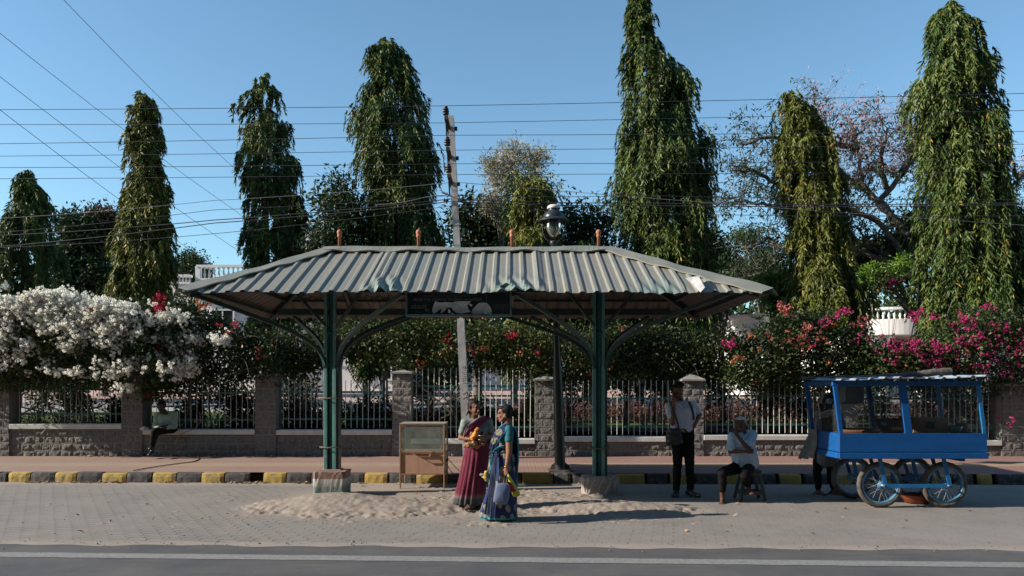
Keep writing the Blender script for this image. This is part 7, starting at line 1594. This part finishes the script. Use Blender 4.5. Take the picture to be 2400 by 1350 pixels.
mb = MB(); mb.box(W3(1577, 929, -.09), (.012, .075, .15), Matrix.Rotation(.25, 3, 'X'), 0, .005); tag(mb.build('phone', M_blk), 'black phone pressed to the ear of the standing young man', 'phone')
bag = thing('shoulder_bag', W3(1582, 1040, -.16), 'black shoulder bag hanging at the hip of the young man, strap over his shoulder', 'bag')
blob('pouch', [cap(W3(1572, 1010, -.15), W3(1590, 1010, -.15), .045, .045), cap(W3(1572, 1023, -.155), W3(1591, 1023, -.155), .056, .056), cap(W3(1572, 1036, -.15), W3(1592, 1036, -.15), .055, .055), cap(W3(1567, 1012, -.12), W3(1567, 1038, -.12), .045, .045)], pm('black_nylon', (.014,.014,.018), (.024,.024,.03), 9, .45, .4, 40, .004), bag, .010, 3, .003, 30)
sp = smoothpts([W3(1590, 1006, -.18), W3(1588, 990, -.155), W3(1580, 968, -.145), W3(1574, 950, -.105), W3(1573, 941, -.03), W3(1576, 946, .10)], 6); drape('strap', sp, [Vector((.028, 0, .0))]*len(sp), MC['black_nylon'], bag, .004, 0, 3)
sp = smoothpts([W3(1626, 985, -.10), W3(1625, 972, -.115), W3(1621, 955, -.110), W3(1614, 942, -.055), W3(1610, 944, .08)], 6); drape('strap', sp, [Vector((.032, 0, .01))]*len(sp), MC['black_nylon'], bag, .004, 0, 3)

# ---- old man on the stool
Y4 = 11.55
def W4(px, py, dy=0): return at(px, py, Y4+dy)
w4 = thing('person', (W4(1745, 0).x, Y4, 0), 'grey haired barefoot old man in a pale blue shirt sitting on the stool', 'person')
sk4 = skin('skin_old_man', (.10,.052,.036))
hp, f4, R4 = headprims(W4(1736, 995, -.05), -28, 6, 1.0, 0)
sL, sR = W4(1717, 1022, -.02), W4(1764, 1018, .05); eL, hL = W4(1712, 1058, -.12), W4(1748, 1058, -.26); eR, hR = W4(1753, 1052, -.22), W4(1726, 1018, -.22)
body = hp+[cap(W4(1740, 1004, -.02), W4(1742, 1020, .02), .052, .062), cap(sL, sR, .06, .06), cap(W4(1735, 1035, .0), W4(1742, 1078, .08), .12, .12), cap(sL, eL, .048, .038), cap(eL, hL, .036, .026), cap(sR, eR, .05, .038), cap(eR, hR, .036, .026)]
body += hand(hL, (1, -.1, .05), (0, .9, -.2), (0, 0, 1), 1, .9); body += hand(hR, (-.12, .35, .9), (.2, .9, .2), (1, 0, 0), 1, 1.0)
kA, aA = W4(1692, 1108, -.32), W4(1693, 1163, -.22); kB, aB = W4(1746, 1112, -.36), W4(1755, 1142, -.16); aA.z = .085; hA, hB = W4(1733, 1094, .06), W4(1757, 1094, .06)
body += [cap(kA, aA, .05, .036), cap(kB, aB, .05, .036)]+foot(aA, (-.35, -1, 0), .25)+foot(aB, (.05, -1, 0), .25)
blob('body', body, sk4, w4, .0075, 3); face(w4, f4, R4, 1.0, lipc=sk4)
blob('hair', [ell(f4(0,-.030,.048), (.079,.086,.074), R4), ell(f4(0,-.055,.0), (.076,.055,.06), R4), ell(f4(0,.020,.092), (.055,.050,.022), R4)], M_grey, w4, .008, 3, .002, 80)
blob('moustache', [cap(f4(-.022,.096,-.052), f4(.022,.096,-.052), .0075, .0075)], pm('dull_grey_hair', (.22,.22,.22), (.14,.14,.14), 60, .9, .3), w4, .005, 1)
M_sh4 = pm('pale_blue_shirt', (.40,.50,.60), (.32,.42,.52), 5, .85, .4, 60, .003)
bp = [cap(sL, sL.lerp(eL, .80), .070, .072), cap(sR, sR.lerp(eR, .72), .074, .080), cap(sL, sR, .072, .072), cap(W4(1733, 1035, -.01), W4(1738, 1084, .03), .135, .145), cap(W4(1746, 1035, .02), W4(1756, 1084, .06), .135, .15), cap(W4(1730, 1082, -.05), W4(1765, 1086, .0), .06, .08)]
blob('shirt', bp, M_sh4, w4, .010, 3, .004, 24)
blob('collar', [cap(W4(1729, 1013, -.10), W4(1737, 1030, -.14), .013, .010), cap(W4(1754, 1013, -.06), W4(1743, 1030, -.13), .015, .012), cap(W4(1730, 1012, -.06), W4(1752, 1011, .0), .02, .024)], M_sh4, w4, .007, 2)
tp_ = [cap(hA, hB, .11, .11), cap(hA, kA, .10, .072), cap(kA, W4(1693, 1148, -.24), .070, .055), cap(hB, kB, .10, .074), cap(kB, W4(1753, 1134, -.20), .070, .055)]
blob('trousers', tp_, M_tr, w4, .010, 3, .003, 22)

# ---- man on the coping, and the two half-hidden figures
Y5 = 16.80
def W5(px, py, dy=0): return at(px, py, Y5+dy)
w5 = thing('person', (W5(395, 0).x, Y5, .78), 'man in a pale green shirt sitting on the wall looking down at his hands', 'person')
sk5 = skin('skin_seated_man', (.060,.032,.024)); hp, f5, R5 = headprims(W5(379, 953, -.12), -22, 34, 1.02, 0)
sL, sR = W5(369, 973, .0), W5(410, 971, .08); eL, hL = W5(364, 1000, -.08), W5(374, 1003, -.30); eR, hR = W5(410, 999, -.02), W5(388, 1003, -.27); kA, kB = W5(362, 1011, -.50), W5(366, 1012, -.38)
body = hp+[cap(W5(383, 962, -.05), W5(390, 973, .02), .055, .065), cap(sL, sR, .06, .06), cap(W5(390, 982, .03), W5(394, 1003, .06), .12, .13), cap(sL, eL, .05, .04), cap(eL, hL, .038, .028), cap(sR, eR, .05, .04), cap(eR, hR, .038, .028)]
body += hand(hL, (.7, -.5, -.1), (.2, .5, .6), (0, 0, 1), 1, .7)+hand(hR, (-.8, -.4, 0), (-.2, .5, .6), (0, 0, 1), 1, .7)
blob('body', body, sk5, w5, .008, 3); face(w5, f5, R5, 1.02, lipc=sk5)
blob('hair', [ell(f5(0,-.030,.052), (.080,.088,.076), R5), ell(f5(0,-.05,.0), (.076,.058,.06), R5), ell(f5(0,.022,.094), (.058,.052,.024), R5)], M_hair, w5, .008, 3)
M_sh5 = pm('pale_green_shirt', (.27,.32,.235), (.20,.245,.18), 5, .85, .4, 60, .003)
blob('shirt', [cap(sL, eL, .072, .062), cap(eL, eL.lerp(hL, .85), .060, .042), cap(sR, eR, .074, .064), cap(eR, eR.lerp(hR, .85), .060, .042), cap(sL, sR, .07, .072), cap(W5(384, 982, .0), W5(386, 1003, .04), .13, .14), cap(W5(396, 982, .05), W5(400, 1001, .08), .13, .13)], M_sh5, w5, .011, 3, .004, 24)
hA, hB = W5(393, 1006, .04), W5(405, 1005, .06); ft, fk = W5(356, 1056, -.32), W5(352, 1046, -.60)
blob('trousers', [cap(hA, hB, .10, .10), cap(hA, kA, .095, .072), cap(kA, W5(357, 1042, -.40), .070, .058), cap(hB, kB, .10, .075), cap(kB, W5(355, 1048, -.30), .072, .058)], M_tr, w5, .011, 3, .003, 22)
blob('shoe', [cap(W5(356, 1060, -.30), W5(350, 1066, -.48), .046, .036), cap(W5(357, 1052, -.30), W5(356, 1062, -.30), .045, .045)], M_blk, w5, .009, 2); blob('shoe', [cap(W5(357, 1048, -.38), W5(351, 1052, -.56), .044, .034)], M_blk, w5, .009, 2)
# person behind the cart
Y6 = 12.25
def W6(px, py, dy=0): return at(px, py, Y6+dy)
w6 = thing('person', (W6(1930, 0).x, Y6, 0), 'person in a grey tunic over orange standing behind the left end of the blue cart', 'person'); sk6 = skin('skin_vendor', (.12,.065,.045))
hp, f6, R6 = headprims(W6(1944, 940, .0), 30, 22, 1.0, 0); sL, sR = W6(1921, 972, .02), W6(1968, 975, .0); eL, hL = W6(1917, 1012, -.05), W6(1940, 1028, -.20); eR, hR = W6(1975, 1008, -.08), W6(1966, 1022, -.22)
body = hp+[cap(W6(1944, 950, .02), W6(1944, 970, .03), .05, .06), cap(sL, sR, .055, .055), cap(W6(1940, 990, .02), W6(1942, 1040, .02), .12, .12), cap(sL, eL, .045, .038), cap(eL, hL, .035, .026), cap(sR, eR, .045, .038), cap(eR, hR, .035, .026), cap(W6(1915, 1085, 0), W6(1918, 1145, 0), .055, .036), cap(W6(1948, 1085, 0), W6(1952, 1143, 0), .055, .036)]
body += hand(hL, (.5, -.6, -.3), (0, .3, -.8), (0, -.2, .8), .95, .6)+hand(hR, (-.3, -.8, -.2), (0, .3, -.8), (0, -.2, .8), .95, .6)
for x, y in ((1917, 1152), (1952, 1150)): a_ = W6(x, y); a_.z = .085; body += foot(a_, (.4, -1, 0), .235)
blob('body', body, sk6, w6, .008, 3); face(w6, f6, R6, 1.0)
blob('hair', [ell(f6(0,-.030,.052), (.080,.088,.076), R6), ell(f6(0,-.06,-.02), (.076,.055,.07), R6), ell(f6(0,.022,.094), (.058,.052,.024), R6)], M_hair, w6, .008, 3)
blob('tunic', [cap(sL, sL.lerp(eL, .8), .068, .062), cap(sR, sR.lerp(eR, .8), .068, .062), cap(sL, sR, .068, .068), cap(W6(1934, 990, .0), W6(1930, 1075, .0), .13, .15), cap(W6(1950, 990, .02), W6(1946, 1075, .0), .13, .15)], pm('grey_tunic', (.20,.20,.21), (.14,.14,.15), 6, .85, .4, 50, .003), w6, .011, 3, .004, 24)
blob('scarf', [cap(W6(1922, 965, -.04), W6(1932, 1000, -.14), .03, .03), cap(W6(1922, 965, -.04), W6(1950, 962, .06), .04, .04), cap(W6(1910, 985, .05), W6(1916, 1015, .06), .05, .04)], pm('orange_scarf', (.42,.10,.035), (.30,.07,.03), 8, .85, .4), w6, .010, 3, .004, 30)
blob('leggings', [cap(W6(1920, 1065, .0), W6(1915, 1105, 0), .09, .068), cap(W6(1915, 1105, 0), W6(1918, 1142, 0), .066, .05), cap(W6(1945, 1065, .0), W6(1948, 1105, 0), .09, .068), cap(W6(1948, 1105, 0), W6(1952, 1140, 0), .066, .05)], M_tr, w6, .011, 3, .003, 22)
for x, y in ((1917, 1160), (1952, 1158)): 
    a_ = W6(x, y); a_.z = .012; mb = MB(); mb.box(a_+Vector((.02, -.05, 0)), (.085, .25, .02), Matrix.Rotation(.38, 3, 'Z'), 0, .007); mb.build('sandal', MC['dark_sandal'], w6)
# woman sitting inside the compound, seen from behind
Y7 = 19.2
def W7(px, py, dy=0): return at(px, py, Y7+dy)
w7 = thing('person', (W7(1015, 0).x, Y7, terz(Y7)), 'person in a dusky pink shawl seated on the ground beyond the railing, seen from behind', 'person')
hp, f7, R7 = headprims(W7(1012, 948, .0), 170, 10, 1.0, 0)
blob('body', hp+[cap(W7(1012, 955, 0), W7(1014, 970, 0), .055, .06), cap(W7(1000, 972, 0), W7(1030, 972, 0), .06, .06), cap(W7(1014, 980, 0), W7(1014, 998, 0), .15, .17), ell(W7(1014, 998, .2), (.28,.30,.10))], sk6, w7, .010, 3)
blob('hair', [ell(f7(0,-.03,.05), (.082,.09,.08), R7), ell(f7(0,-.06,-.03), (.075,.055,.07), R7)], M_hair, w7, .010, 2)
blob('shawl', [cap(W7(1001, 971, .0), W7(1030, 973, .0), .085, .085), cap(W7(1014, 966, .0), W7(1014, 974, .0), .075, .10), cap(W7(1010, 982, .0), W7(1008, 1000, .0), .165, .19), cap(W7(1022, 982, .0), W7(1026, 1000, .0), .15, .17)], pm('pink_shawl', (.26,.085,.13), (.18,.06,.09), 7, .85, .5, 40, .004), w7, .012, 3, .005, 20)
